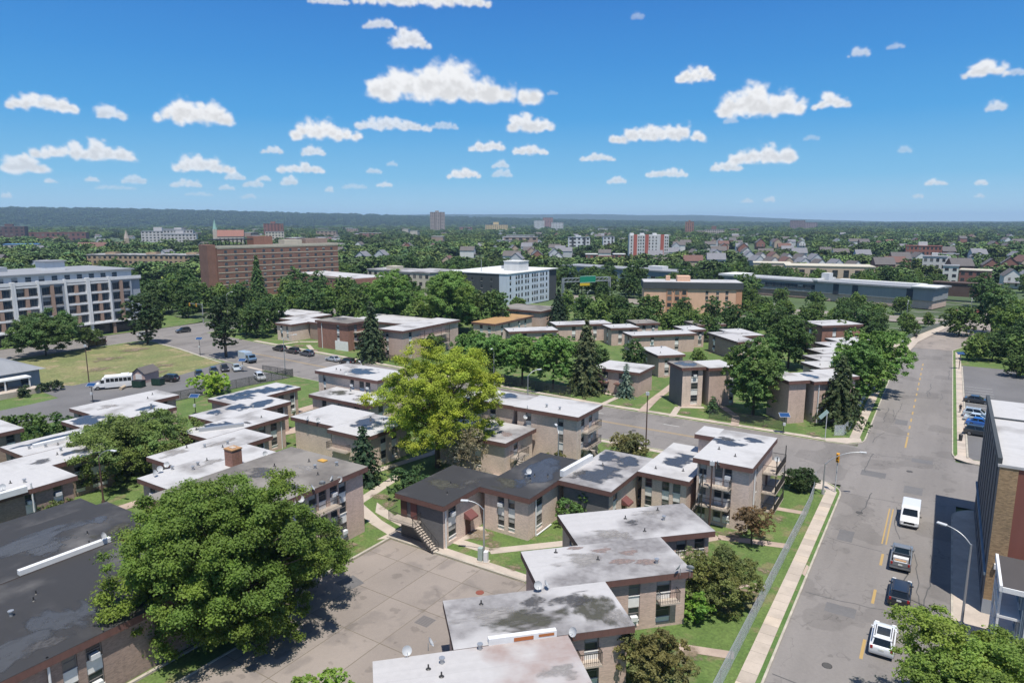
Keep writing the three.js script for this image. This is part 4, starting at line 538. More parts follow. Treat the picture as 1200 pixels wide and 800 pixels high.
{ // white and charcoal five storey block
  const r = thing('apartment_building', 'new five storey pale blue and charcoal apartment block with white roof', 'apartment building', -160, 241); occ.push([-172, 262, 30]);
  plainBox(r, 'charcoal_wing', -28, -.02, 0, 14.0, 0, 44, M.charcoal); plainBox(r, 'street_front', 0, 4, 0, 14.2, 0, 36, M.paleBlue); plainBox(r, 'end_bay', 0, 3.4, 0, 13.8, 36, 44, M.charcoal);
  plainBox(r, 'roof', -28.2, 4.2, 14.2, 14.55, -.2, 44.2, M.houseWhite); plainBox(r, 'stair_house', -8, 0, 14.55, 18.6, 16, 24, M.houseWhite); plainBox(r, 'stair_roof', -8.3, .3, 18.6, 18.9, 15.7, 24.3, M.houseWhite); plainBox(r, 'plant', -16, -11, 14.55, 16, 26, 32, M.metal);
  const F = Fs('E', 0, 4, 0, 36); for (const y of [1.2, 4.0, 6.8, 9.6, 11.9].slice(0, 5)) for (const s of [2.6, 7.4, 9.4, 12, 15.2, 17.2, 21, 23, 25, 28.4, 30.4, 33.6]) windowAt(r, F, s, y, 1.1, 1.55, { glass: M.glass, frame: M.charcoal, blind: .3 });
  grid(r, Fs('S', -28, 0, 0, 44), span(4, 24, 5), [2, 5, 8, 11], 1.0, 1.5, { frame: M.charcoal }); windowAt(r, Fs('S', 0, 4, 0, 36), 2, 5, 1.1, 1.6);
  pipe(r, new THREE.Vector3(-12, 14.5, -4), new THREE.Vector3(-12, 20, -4), .12, M.metal, 'aerial');
}
{ // peach block with dark roof band
  const r = thing('peach_building', 'peach stucco four storey block with deep charcoal roof band and open stair bays', 'apartment building', -99.6, 252.6, 25 * D2R); occ.push([-92, 260, 13], [-76, 268, 13]); // local x runs along the front, west to east
  plainBox(r, 'wall', 0, 37, 0, 10.4, 0, 14, M.peach); plainBox(r, 'roof_band', -.5, 37.5, 10.4, 12.9, -.5, 14.5, M.charcoal); plainBox(r, 'roof', -.2, 37.2, 12.9, 13.0, -.2, 14.2, M.roofWhite); plainBox(r, 'roof_hut', 13, 18, 13, 15, 4, 9, M.peach); plainBox(r, 'roof_hut', 9, 10.6, 13, 14.8, 8, 10, M.peach);
  const S = Fs('S', 0, 37, 0, 14); for (const s of [8.8, 11.7, 14.4]) { part('stair_bay', new QB().box(s - .2, s + 2.2, .2, 10.3, -.02, .16).geo(), M.peachDark, r); for (const y of [.9, 3.4, 5.9, 8.2]) windowAt(r, { ...S, off: .16 }, s + 1, y, 1.6, 1.5, { blind: 0 }); } grid(r, S, [24, 28, 31.5], [1.2, 3.8, 6.4, 8.4], 1.1, 1.3); plainBox(r, 'brick_pier', 35, 37.15, 0, 10.4, -.15, 2, M.peachDark); windowAt(r, S, 7.6, 5, .6, .9); windowAt(r, S, 7.6, 2.6, .6, .9);
}
{ // long grey school
  const r = thing('school_building', 'long low grey and brick school with white roof edge stretching along the highway', 'school building', -50, 344, -16 * D2R); occ.push([-90, 360, 14], [-60, 350, 16], [-30, 340, 16], [-6, 334, 14]);
  // local x along the front (west to east), front faces -v
  plainBox(r, 'brick_base', -2, 47, 0, 3.4, 2.2, 20, M.brickPink); plainBox(r, 'upper_wall', -2.4, 47.4, 3.4, 8.2, 1.8, 20, M.schoolGrey); plainBox(r, 'roof', -3.2, 48.2, 8.2, 8.9, 1, 21, M.slateRoof); plainBox(r, 'roof_edge', 39, 48.6, 8.9, 9.4, .4, 12, M.houseWhite); plainBox(r, 'roof_edge', -3.6, -1, 8.9, 9.6, .6, 20, M.houseWhite);
  plainBox(r, 'west_wing_base', -52, -2.4, 0, 3, 5, 22, M.brickBrown); plainBox(r, 'west_wing', -52, -2.6, 3, 7.6, 4.6, 22, M.schoolGrey); plainBox(r, 'west_roof', -53, -3.3, 7.6, 8.3, 4, 23, M.slateRoof); plainBox(r, 'white_gable', -55, -44, 8.3, 9.3, 3.6, 20, M.houseWhite); plainBox(r, 'roof_unit', -2.6, 1, 8.9, 12.2, 8, 12, M.houseWhite); plainBox(r, 'skylight_strip', -40, -6, 8.3, 8.6, 10, 13, M.houseWhite); plainBox(r, 'roof_edge_strip', 2, 39, 8.9, 9.15, 16, 20.6, M.houseWhite);
  for (const x of [6, 14.5, 37]) plainBox(r, 'dark_bay', x, x + 2.4, 3.2, 8.2, 1.6, 2.3, M.navy); plainBox(r, 'window_band', -50, -4, 4.4, 6.6, 4.45, 4.7, M.navy); for (const s of span(2.6, 45, 12)) windowAt(r, { ...Fs('S', -52, -2.6, 4.45, 22) }, s, 4.6, 2.6, 1.8, { mull: 2, glass: M.glassBlue });
}
{ const r = thing('warehouse', 'long low blue grey flat roofed building behind the highway sign', 'building', -170, 397, -14 * D2R); occ.push([-200, 400, 18], [-170, 396, 18], [-140, 386, 18]); plainBox(r, 'wall', -44, 48, 0, 7.4, -8, 8, M.blueGrey); plainBox(r, 'roof', -44.6, 48.6, 7.4, 8.2, -8.6, 8.6, M.slateRoof); plainBox(r, 'roof_unit', 20, 30, 8.2, 10.2, -3, 3, M.houseWhite); plainBox(r, 'roof_unit', 4, 7, 8.2, 9.4, -2, 2, M.houseWhite); grid(r, Fs('S', -44, 48, -8, 8), span(4, 88, 16), [3], 3, 1.6, { mull: 2 }); }
{ // brick corner building at the right with shop side in the shade
  const r = thing('brick_building', 'four storey brick building with tan corner, dark side wall and white roof', 'building', 5.6, 73.1); occ.push([14, 86, 18]);
  const H = 14.3; const F = Fs('W', 0, 16, 0, 26.9);
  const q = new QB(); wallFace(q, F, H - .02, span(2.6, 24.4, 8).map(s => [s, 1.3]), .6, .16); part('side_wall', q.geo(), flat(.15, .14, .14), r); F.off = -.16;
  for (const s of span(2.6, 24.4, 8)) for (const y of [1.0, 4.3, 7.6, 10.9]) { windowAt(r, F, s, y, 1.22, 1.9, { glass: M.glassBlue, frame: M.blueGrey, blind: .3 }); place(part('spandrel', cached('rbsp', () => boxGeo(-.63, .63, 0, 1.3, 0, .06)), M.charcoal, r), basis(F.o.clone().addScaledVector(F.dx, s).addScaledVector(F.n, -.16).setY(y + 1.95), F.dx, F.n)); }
  plainBox(r, 'front_wall', 1.4, 16, 0, H, 0, .3, flat(.235, .085, .062)); plainBox(r, 'tan_corner', .004, 1.4, 1.4, H, -.06, .3, M.tanQuoin); plainBox(r, 'corner_base', -.02, 1.42, 0, 1.4, -.08, .3, M.apGrey); plainBox(r, 'body', .2, 16, 0, H - .1, .3, 26.9, M.brickRed, 'W');
  plainBox(r, 'roof', -.15, 16.2, H, H + .25, -.12, 27, M.roofWhite); plainBox(r, 'roof_seam', -.1, 16.1, H + .25, H + .4, 17.2, 17.5, M.charcoal); plainBox(r, 'parapet', -.2, .15, H + .25, H + .8, 0, 26.9, M.charcoal); const v = part('roof_vent', new THREE.CylinderGeometry(.5, .5, .7, 12), M.darkMetal, r); v.position.set(2.8, H + .6, -3.2);
  part('side_cornice', new QB().box(-.18, 0, 3.7, 3.95, -26.9, 0).geo(), M.blueGrey, r); part('wall_lamp', boxGeo(.5, .75, 4.6, 5.1, .06, .3), M.white, r);
}
{ // grey clapboard house with stacked porches
  const r = thing('porch_house', 'blue grey clapboard house with stacked white trimmed porches beside the brick building', 'house', 5.7, 62.2); occ.push([12, 65, 7]);
  plainBox(r, 'wall', 1.7, 12, 0, 7.6, 0, 5.6, M.blueGrey, 'W'); for (let i = 0; i < 21; i++) part('clapboard', new QB().box(1.62, 1.72, i * .36, .35 + i * .36, -5.6, 0).geo(), M.blueGrey, r); for (let i = 0; i < 21; i++) part('clapboard', new QB().box(1.72, 12, i * .36, .35 + i * .36, 0, .04).geo(), M.blueGrey, r);
  plainBox(r, 'roof', .2, 12.2, 7.9, 8.05, -.2, 5.8, flat(.07, .062, .06)); plainBox(r, 'eave', .0, .2, 7.6, 8.1, -.3, 5.9, M.white); plainBox(r, 'eave', .2, 12.3, 7.6, 8.0, -.32, -.2, M.white);
  for (const y of [.4, 2.9, 5.4]) { plainBox(r, 'porch_floor', .1, 1.62, y - .2, y, .2, 5.4, M.white); plainBox(r, 'porch_rail', .1, .2, y + .8, y + .92, .2, 5.4, M.white); for (let i = 0; i < 16; i++) part('baluster', cached('blst', () => boxGeo(.12, .18, 0, .8, -.03, .03)), M.white, r).position.set(0, y, -.4 - i * .32); for (const v of [.3, 2.8, 5.3]) plainBox(r, 'post', .1, .26, y, y + 2.3, v - .08, v + .08, M.white); const f = Fs('W', 1.62, 12, 0, 5.6); for (const s of [1.5, 4]) windowAt(r, f, s, y + .5, 1.1, 1.5, { frame: M.white }); }
  grid(r, Fs('S', 1.72, 12, -.04, 5.6), [2, 5, 8], [1.0, 3.4, 5.7], .95, 1.4, { frame: M.white }); pipe(r, new THREE.Vector3(1.9, 0, .1), new THREE.Vector3(1.9, 7.6, .1), .06);
}
{ // low white roofed building at the left edge of the field
  const r = thing('club_house', 'grey clubhouse with pale hipped roof and planted terrace at the edge of the field', 'house', -176, 62); plainBox(r, 'wall', -9, 9, 0, 4.2, -8, 6, M.apGrey); const P = (x, y, v) => new THREE.Vector3(x, y, -v), q = new QB(); q.quad(P(-10, 4.2, -9), P(10, 4.2, -9), P(5, 7.2, -1), P(-5, 7.2, -1)); q.quad(P(10, 4.2, -9), P(10, 4.2, 7), P(5, 7.2, -1), P(5, 7.2, -1)); q.quad(P(10, 4.2, 7), P(-10, 4.2, 7), P(-5, 7.2, -1), P(5, 7.2, -1)); part('roof', q.geo(), M.slateRoof, r); plainBox(r, 'porch_roof', 8.8, 12.4, 3.2, 3.5, -7, 3, M.apWhite); plainBox(r, 'terrace_wall', 9, 14.5, 0, 1.2, -9, 3.6, M.walk); for (const v of [-6.5, -2, 2.5]) plainBox(r, 'post', 12, 12.25, 1.2, 3.2, v, v + .25, M.apWhite); grid(r, Fs('E', -9, 9, -8, 6), [3, 7, 11], [1.3], 1.5, 1.7); grid(r, Fs('S', -9, 9, -8, 6), [4, 9, 14], [1.3], 1.5, 1.7); occ.push([-176, 62, 13]);
}
{ const r = thing('garden_shed', 'small pinkish gabled shed at the edge of the car park', 'shed', -153.4, 84, .35); const P = (x, y, z) => new THREE.Vector3(x, y, z); plainBox(r, 'wall', -1.6, 1.6, 0, 2.3, -2.2, 2.2, flat(.5, .37, .33)); part('gable', new QB().tri(P(-1.6, 2.3, 2.2), P(1.6, 2.3, 2.2), P(0, 3.4, 2.2)).tri(P(1.6, 2.3, -2.2), P(-1.6, 2.3, -2.2), P(0, 3.4, -2.2)).geo(), flat(.5, .37, .33), r); part('roof', new QB().quad(P(1.85, 2.15, 2.5), P(1.85, 2.15, -2.5), P(0, 3.5, -2.5), P(0, 3.5, 2.5)).quad(P(0, 3.5, 2.5), P(0, 3.5, -2.5), P(-1.85, 2.15, -2.5), P(-1.85, 2.15, 2.5)).geo(), M.shingle, r); part('door', boxGeo(-.8, .8, .05, 2, 2.2, 2.26), M.apWhite, r); }
{ // tower block in white and red
  const r = thing('tower_block', 'white and red panelled apartment slab rising over the trees', 'apartment building', -238, 610, 28 * D2R); occ.push([-238, 610, 24]); plainBox(r, 'wall', -18, 18, 0, 24.2, -6, 7, flat(.6, .6, .6)); for (const x of [-12.5, -2, 12]) plainBox(r, 'red_strip', x - 1.6, x + 1.6, 0, 24.6, -6.3, -5.9, M.redPaint); for (const x of [-15.6, -6, 5.4]) plainBox(r, 'roof_head', x - 1.8, x + 1.8, 24.2, 25.8, -3, 3, M.houseWhite); for (const s of [2, 8.6, 10.6, 13, 18.5, 21.5, 24.6, 33, 34.8]) for (let k = 0; k < 8; k++) windowAt(r, { ...Fs('S', -18, 18, -6, 7) }, s, 1 + k * 2.9, 1.2, 1.6, { blind: .3 }); }

// ---------------------------------------------------------------- trees and shrubs
const leafMat = (t = .32) => new THREE.MeshPhysicalMaterial({ vertexColors: true, roughness: .62, transmission: t, thickness: 0, side: THREE.DoubleSide, specularIntensity: .35 });
M.leaf = leafMat(.5); M.leafFar = std({ vertexColors: true, roughness: .8, side: THREE.DoubleSide }); M.leafMid = leafMat(.5);
const gauss = r => (r() + r() + r() + r() - 2) * .87;
class Leaves {
  constructor(seed) { this.r = mulberry(seed); this.p = []; this.c = []; this.ix = []; this.nn = []; }
  leaf(x, y, z, nx, ny, nz, s, col, long = 1.35) {
    const r = this.r, a = r() * 6.283; let tx = ny * Math.cos(a) - nz * .3, ty = Math.sin(a) - ny * .2, tz = -nx * Math.cos(a) + nx * .2 + .1; let d = tx * nx + ty * ny + tz * nz; tx -= d * nx; ty -= d * ny; tz -= d * nz; let l = Math.hypot(tx, ty, tz) || 1; tx /= l; ty /= l; tz /= l;
    const bx = ny * tz - nz * ty, by = nz * tx - nx * tz, bz = nx * ty - ny * tx, L = s * long * .5, W = s * .5, k = this.p.length / 3, bend = s * .12;
    for (const [i, j, o] of [[-L, 0, -bend], [0, -W, bend], [L, 0, -bend], [0, W, bend]]) { this.p.push(x + tx * i + bx * j + nx * o, y + ty * i + by * j + ny * o, z + tz * i + bz * j + nz * o); this.c.push(col[0], col[1], col[2]); }
    this.ix.push(k, k + 1, k + 2, k, k + 2, k + 3);
  }
  // a clump of leaves round a point, its faces turned outwards from (ox, oy, oz)
  clump(cx, cy, cz, rad, n, size, col, ox, oy, oz, flat = .8) {
    const r = this.r, v = .72 + .56 * r(), h = (r() - .5) * .22, c = [col[0] * v * (1 + h), col[1] * v, col[2] * v * (1 - h * .6)];
    for (let i = 0; i < n; i++) {
      const x = cx + gauss(r) * rad, y = cy + gauss(r) * rad * flat, z = cz + gauss(r) * rad; let nx = (x - ox), ny = (y - oy) + .35 * rad, nz = (z - oz); let l = Math.hypot(nx, ny, nz) || 1; nx = nx / l + (r() - .5) * 1.5; ny = ny / l + (r() - .5) * 1.5 + .25; nz = nz / l + (r() - .5) * 1.5; l = Math.hypot(nx, ny, nz) || 1;
      const w = .85 + .3 * r(); this.leaf(x, y, z, nx / l, ny / l, nz / l, size * (.6 + .8 * r()), [c[0] * w, c[1] * w, c[2] * w]);
    }
  }
  geo() { const g = new THREE.BufferGeometry(); g.setAttribute('position', new THREE.Float32BufferAttribute(this.p, 3)); g.setAttribute('color', new THREE.Float32BufferAttribute(this.c, 3)); g.setIndex(this.ix); g.computeVertexNormals(); return g; }
}
function limbGeo(a, b, r0, r1, sag = 0) {
  const m = a.clone().lerp(b, .5); m.y += sag; const out = []; for (const [p, q, s, e] of [[a, m, r0, (r0 + r1) / 2], [m, b, (r0 + r1) / 2, r1]]) { const d = q.clone().sub(p), g = new THREE.CylinderGeometry(e, s, d.length(), 7, 1, true); g.translate(0, d.length() / 2, 0); g.applyQuaternion(new THREE.Quaternion().setFromUnitVectors(new THREE.Vector3(0, 1, 0), d.normalize())); g.translate(p.x, p.y, p.z); out.push(g.toNonIndexed()); }
  return out;
}
// broadleaf: trunk, limbs to each leafy puff, leaves through the outer shell of every puff
function broadleaf(o) {
  const { h, r, base = .3, lobes = 24, leaf = .3, col = [.07, .12, .03], seed = 1, cover = 1.2, squash = .8, puff = 1, spread = 1, top = 1, lean = 0 } = o;
  const R = mulberry(seed), L = new Leaves(seed * 7 + 1), wood = [], cb = h * base, ch = h - cb, cy = cb + ch * .46, trunkTop = new THREE.Vector3(gauss(R) * .2 + lean * .3, cb + ch * .4, gauss(R) * .2);
  wood.push(...limbGeo(new THREE.Vector3(0, -.1, 0), trunkTop, Math.max(.06, h * .022), h * .012));
  const ph = [R() * 6, R() * 6, R() * 6], list = [];
  for (let i = 0; i < lobes; i++) {
    const t = (i + .5) / lobes, dy = 1 - 1.84 * t, st = Math.sqrt(Math.max(0, 1 - dy * dy)), a = i * 2.39996 + (R() - .5) * .9, irr = 1 + .16 * Math.sin(2 * a + ph[0]) + .12 * Math.sin(3 * a + ph[1] + dy * 2) + .1 * (R() - .5);
    const q = (.54 + .34 * R()) * irr * (dy > .7 ? top : 1), pr = r * puff * (.22 + .14 * R()) * (dy < -.3 ? .85 : 1); list.push([Math.cos(a) * st * r * q * spread + lean * (dy + .4), cy + (dy > 0 ? dy * .92 : dy * 1.12) * ch * .5 * (.7 + .22 * R()) * (dy > 0 ? irr : 1), Math.sin(a) * st * r * q * spread, pr]);
  }
  for (let i = 0; i < 4; i++) list.push([gauss(R) * r * .25, cy + gauss(R) * ch * .15, gauss(R) * r * .25, r * .34]);
  for (const [x, y, z, pr] of list) {
    wood.push(...limbGeo(trunkTop.clone().lerp(new THREE.Vector3(0, cb * .8, 0), R() * .6), new THREE.Vector3(x, y - pr * .2, z), h * .008, h * .002, .2));
    // each puff is a cluster of leafy sprays
    const v = .84 + .32 * R(), hu = (R() - .5) * .2, nS = 15, per = Math.max(4, Math.round(cover * 10.5 * pr * pr * (.6 + .4 * squash) / (leaf * leaf * .68) / nS));
    for (let k = 0; k < nS; k++) {
      let ct = R() * 2 - 1; if (ct < -.1 && R() < .5) ct = -ct; const s2 = Math.sqrt(1 - ct * ct), a = R() * 6.283, q0 = .5 + .62 * Math.cbrt(R()), dx = Math.cos(a) * s2, dz = Math.sin(a) * s2, sx = x + dx * pr * q0, sy = y + ct * pr * squash * q0 - s2 * pr * .12, sz = z + dz * pr * q0, sr = pr * (.2 + .2 * R()), tone = v * (.84 + .32 * R());
      for (let m = 0; m < per; m++) {
        const ex = gauss(R), ey = gauss(R), ez = gauss(R), py = sy + ey * sr * .6 - (ex * ex + ez * ez) * sr * .1; if (py < .25) continue;
        let nx = dx * .35 + ex * .3 + (R() - .5) * 1.5, ny = ct * .3 + .62 + ey * .25 + (R() - .5) * 1.3, nz = dz * .35 + ez * .3 + (R() - .5) * 1.5; const l = Math.hypot(nx, ny, nz) || 1, w = tone * (.86 + .28 * R());
        L.leaf(sx + ex * sr, py, sz + ez * sr, nx / l, ny / l, nz / l, leaf * (.6 + .8 * R()), [col[0] * w * (1 + hu), col[1] * w, col[2] * w * (1 - hu)]);
      }
    }
  }
  return { trunk: mergeGeometries(wood), crown: L.geo() };
}
function conifer(o) {
  const { h, r, leaf = .3, col = [.04, .07, .03], seed = 1, base = .08, dens = 1, rag = .3, bark = M.bark } = o, R = mulberry(seed), L = new Leaves(seed * 13 + 3), wood = limbGeo(new THREE.Vector3(0, -.1, 0), new THREE.Vector3(0, h * .97, 0), h * .018, .03);
  const tiers = Math.round(h * 2.0 * dens);
  for (let i = 0; i < tiers; i++) { const t = i / tiers, y = h * (base + (1 - base) * t), rr = r * (1 - t) ** .82 * (1 - rag / 2 + rag * R()) + .15, nb = Math.max(5, Math.round(11 * (1 - t * .5))); const a0 = R() * 6;
    for (let b = 0; b < nb; b++) { const a = a0 + b / nb * 6.283 + R() * .4, len = rr * (.75 + .4 * R()); for (let s = .25; s <= 1; s += Math.max(.12, leaf * 1.1 / len)) { const x = Math.cos(a) * len * s, z = Math.sin(a) * len * s, yy = y - s * s * len * .28 + (1 - t) * .1; L.clump(x, yy, z, leaf * (.9 - .3 * s), 5, leaf, col, 0, yy - .5, 0, .5); } } }
  return { trunk: mergeGeometries(wood), crown: L.geo() };
}
function plant(name, label, u, v, made, o = {}) {
  const t = thing(name, label, o.category || 'tree', u, v, o.turn || 0, o.group); part(o.stem || 'trunk', made.trunk, o.bark || M.bark, t); part('crown', made.crown, o.mat || M.leaf, t).userData.kind = 'stuff'; occ.push([u, v, o.clear || 3]); return t;
}
// -- the trees that stand close by, one by one
plant('maple_tree', 'huge dense green maple beside the black roofed block and the parking court', -50.2, 32.6, (() => {
  const A = broadleaf({ h: 15.6, r: 8.3, base: .02, lobes: 62, leaf: .145, cover: 1.25, puff: .92, col: [.173, .256, .041], seed: 11 }); return A; })());
plant('shade_tree', 'olive green tree leaning over the court beside the big maple', -50.8, 40.2, broadleaf({ h: 8.4, r: 4.6, base: .1, lobes: 26, leaf: .17, col: [.163, .223, .065], seed: 12 }));
plant('locust_tree', 'tall airy yellow green honey locust rising over the apartment roofs', -61.4, 75.8, broadleaf({ h: 19.6, r: 9.6, base: .16, lobes: 62, leaf: .16, cover: .85, puff: .74, col: [.38, .455, .055], seed: 13, squash: .55, bark: M.barkGrey }));
plant('elm_tree', 'spreading dusty green tree over the rooftops behind the black roofed block', -96.6, 49.6, broadleaf({ h: 9, r: 8.4, base: .1, lobes: 38, leaf: .19, cover: .95, puff: .85, col: [.186, .263, .067], seed: 14, squash: .8 }));
plant('street_tree', 'broad light green street tree in front of the porch house', 4.6, 51.2, broadleaf({ h: 9.6, r: 5.6, base: .2, lobes: 48, leaf: .14, cover: 1.1, puff: .9, col: [.250, .352, .065], seed: 15 }));
plant('crab_apple_tree', 'low spreading olive green crab apple on the lawn inside the chain link fence', -15.6, 61.2, broadleaf({ h: 5.6, r: 4.2, base: .06, lobes: 28, leaf: .13, cover: .95, puff: .85, col: [.195, .223, .065], seed: 16, squash: .75 }));
plant('crab_apple_tree', 'round olive brown crab apple beside the last diagonal white roof', -16.4, 46.4, broadleaf({ h: 5, r: 3.2, base: .08, lobes: 26, leaf: .12, puff: .85, col: [.215, .209, .073], seed: 17 }));
plant('sapling', 'bright green bushy sapling at the foot of the olive crab apple', -16.8, 57.2, broadleaf({ h: 3.2, r: 1.7, base: .06, lobes: 9, leaf: .22, col: [.215, .386, .061], seed: 18 }));
plant('plum_tree', 'small brownish red leaved plum tree on the lawn below the corner balconies', -15.9, 75.4, broadleaf({ h: 4.8, r: 2.3, base: .25, lobes: 18, leaf: .12, cover: .8, puff: .9, col: [.234, .155, .073], seed: 19 }));
plant('round_shrub', 'clipped round dark green shrub on the corner lawn', -14.2, 95.4, broadleaf({ h: 3.4, r: 2.2, base: .0, lobes: 70, leaf: .1, puff: .62, cover: 1.4, col: [.072, .125, .039], seed: 20 }), { category: 'shrub', stem: 'stem' });
plant('shrub', 'leafy green shrub against the beige block with the black roof', -34.9, 69.4, broadleaf({ h: 4.1, r: 2.5, base: .03, lobes: 12, leaf: .18, col: [.131, .239, .065], seed: 21 }), { category: 'shrub', stem: 'stem' });
plant('shrub', 'wide olive brown shrub on the grass bank beside the cross street', -39.4, 96.6, broadleaf({ h: 3.4, r: 3.6, base: .02, lobes: 12, leaf: .2, col: [.203, .204, .076], seed: 22, squash: .8 }), { category: 'shrub', stem: 'stem' });
plant('shrub', 'low olive shrub by the wall of the three storey beige block', -45.6, 83.6, broadleaf({ h: 3.4, r: 2.2, base: .02, lobes: 9, leaf: .2, col: [.191, .193, .065], seed: 122 }), { category: 'shrub', stem: 'stem' });
plant('spruce', 'dark green spruce between the grey roofed and the locust shaded blocks', -66.2, 65.4, conifer({ h: 8.6, r: 2.9, leaf: .3, col: [.063, .118, .057], seed: 23 }));
plant('shrub', 'dark rounded shrub on the grass beside the dark spruce', -58.2, 65.4, broadleaf({ h: 4.2, r: 2.6, base: .02, lobes: 10, leaf: .2, col: [.083, .159, .054], seed: 24 }), { category: 'shrub', stem: 'stem' });
plant('sapling', 'bright green sapling poking up at the edge of the parking court', -36.2, 30.6, broadleaf({ h: 3.4, r: 2.4, base: .05, lobes: 10, leaf: .2, col: [.227, .364, .065], seed: 25 }));
plant('sapling', 'small bright green sapling on the bank behind the corner block', -27.4, 117.6 - 16.6, broadleaf({ h: 5.6, r: 1.6, base: .1, lobes: 8, leaf: .24, col: [.239, .386, .065], seed: 26 }));
plant('dead_tree', 'grey half bare tree beside the trunk of the honey locust', -55.6, 74.2, broadleaf({ h: 9, r: 3.6, base: .1, lobes: 26, leaf: .12, cover: .35, puff: .8, col: [.358, .318, .205], seed: 27 }), { bark: M.barkGrey });
plant('shrub', 'leafy shrub by the dark wall beside the tall white roof curb', -88.2, 35.4, broadleaf({ h: 3.4, r: 2.2, base: .02, lobes: 9, leaf: .2, col: [.143, .193, .057], seed: 127 }), { category: 'shrub', stem: 'stem' });
// north of the cross street
const mid = (o) => broadleaf({ leaf: .3, cover: 1.35, ...o, lobes: Math.round(o.lobes * 1.5) });
plant('horse_chestnut_tree', 'large layered green tree on the lawn between two pink brick blocks', -28.6, 129.6, mid({ h: 15, r: 5.9, base: .12, lobes: 22, col: [.152, .250, .065], seed: 31, leaf: .3 }));
plant('pine_tree', 'dark pine on the corner lawn beside the blue street sign', -14.0, 131.2, conifer({ h: 13, r: 4.4, leaf: .42, col: [.097, .136, .051], seed: 32, rag: .6, base: .14 }));
plant('avenue_tree', 'full round green avenue tree casting shade on the pavement by the pine', -12.4, 148, mid({ h: 12.4, r: 5.4, base: .22, lobes: 20, col: [.167, .287, .065], seed: 33 }));
plant('avenue_tree', 'large bright green avenue tree overhanging the street further along', -11.6, 160.5, mid({ h: 14, r: 6.6, base: .2, lobes: 22, col: [.188, .322, .070], seed: 34 }));
plant('oak_tree', 'big dark oak in front of the diagonal white roofs', -31.5, 178, mid({ h: 14.5, r: 6.2, base: .12, lobes: 24, col: [.103, .180, .047], seed: 35 }));
plant('blue_spruce', 'little blue spruce standing alone on the roadside lawn', -54.3, 129.4, conifer({ h: 7.4, r: 1.9, leaf: .28, col: [.228, .314, .246], seed: 36 }));
plant('willow_tree', 'dark drooping pine beside the row of street trees', -63, 128.2, conifer({ h: 16, r: 4.3, leaf: .5, col: [.137, .169, .073], seed: 37, rag: .6, base: .05 }));
[[-86.5, 126.5, 11.5, 5.6, 41], [-78.6, 127.6, 12, 5.6, 42], [-70.4, 127.2, 12.5, 5.4, 43], [-93, 128, 10.5, 5, 44]].forEach(([u, v, h, r, s], i) => plant('street_tree', 'green tree in the leafy street row between the locust and the drooping pine', u, v, mid({ h, r, base: .24, lobes: 20, col: [.182, .322, .073], seed: s }), { group: 'leafy street row' }));
plant('cypress', 'small clipped cypress by the diagonal three storey block', -35.6, 127.2, conifer({ h: 3.6, r: 1.3, leaf: .22, col: [.106, .204, .073], seed: 45, rag: .1 }));
plant('spruce', 'slim dark spruce beside the long worn grey roof', -110.6, 203, conifer({ h: 14, r: 4, leaf: .5, col: [.055, .099, .047], seed: 46 }));
plant('spruce', 'dark spruce before the three storey block with open galleries', -125.4, 128.6, conifer({ h: 16, r: 4.1, leaf: .5, col: [.091, .136, .062], seed: 47, rag: .5 }));
plant('poplar_tree', 'tall green tree crowd beside the gallery block, broad crown', -158.6, 172, mid({ h: 21, r: 9, base: .1, lobes: 24, col: [.190, .323, .077], seed: 48 }));
plant('poplar_tree', 'tallest green tree in front of the pale blue and charcoal block', -136, 176, mid({ h: 22, r: 10, base: .08, lobes: 28, col: [.220, .341, .077], seed: 49 }));
plant('linden_tree', 'dense egg shaped dark tree on the field corner at the junction', -200.4, 114.2 - 3, mid({ h: 17.4, r: 5.4, base: .07, lobes: 26, col: [.079, .136, .047], seed: 50 }));
plant('linden_tree', 'tall dark tree leaning over the cross street beside the parked truck', -163.2, 111.6, mid({ h: 19, r: 4.6, base: .1, lobes: 22, col: [.067, .119, .042], seed: 51 }));
plant('field_tree', 'broad green tree on the field edge in front of the white apartments', -214 + 8, 86, mid({ h: 11.4, r: 8.6, base: .2, lobes: 22, col: [.127, .213, .062], seed: 52 }));
plant('field_tree', 'smaller tree beside the broad one at the field edge', -206, 97, mid({ h: 6.4, r: 3.4, base: .25, lobes: 12, col: [.152, .231, .073], seed: 53 }));
plant('cypress', 'tall pointed cypress standing against the banded brick slab', -252, 190, conifer({ h: 22, r: 4.6, leaf: .6, col: [.127, .219, .067], seed: 54, rag: .15 }));
plant('shrub', 'bright yellow green shrub at the fence of the car park', -129.6, 84.8, broadleaf({ h: 4.8, r: 3.9, base: .02, lobes: 14, leaf: .3, col: [.349, .504, .067], seed: 55 }), { category: 'shrub', stem: 'stem' });
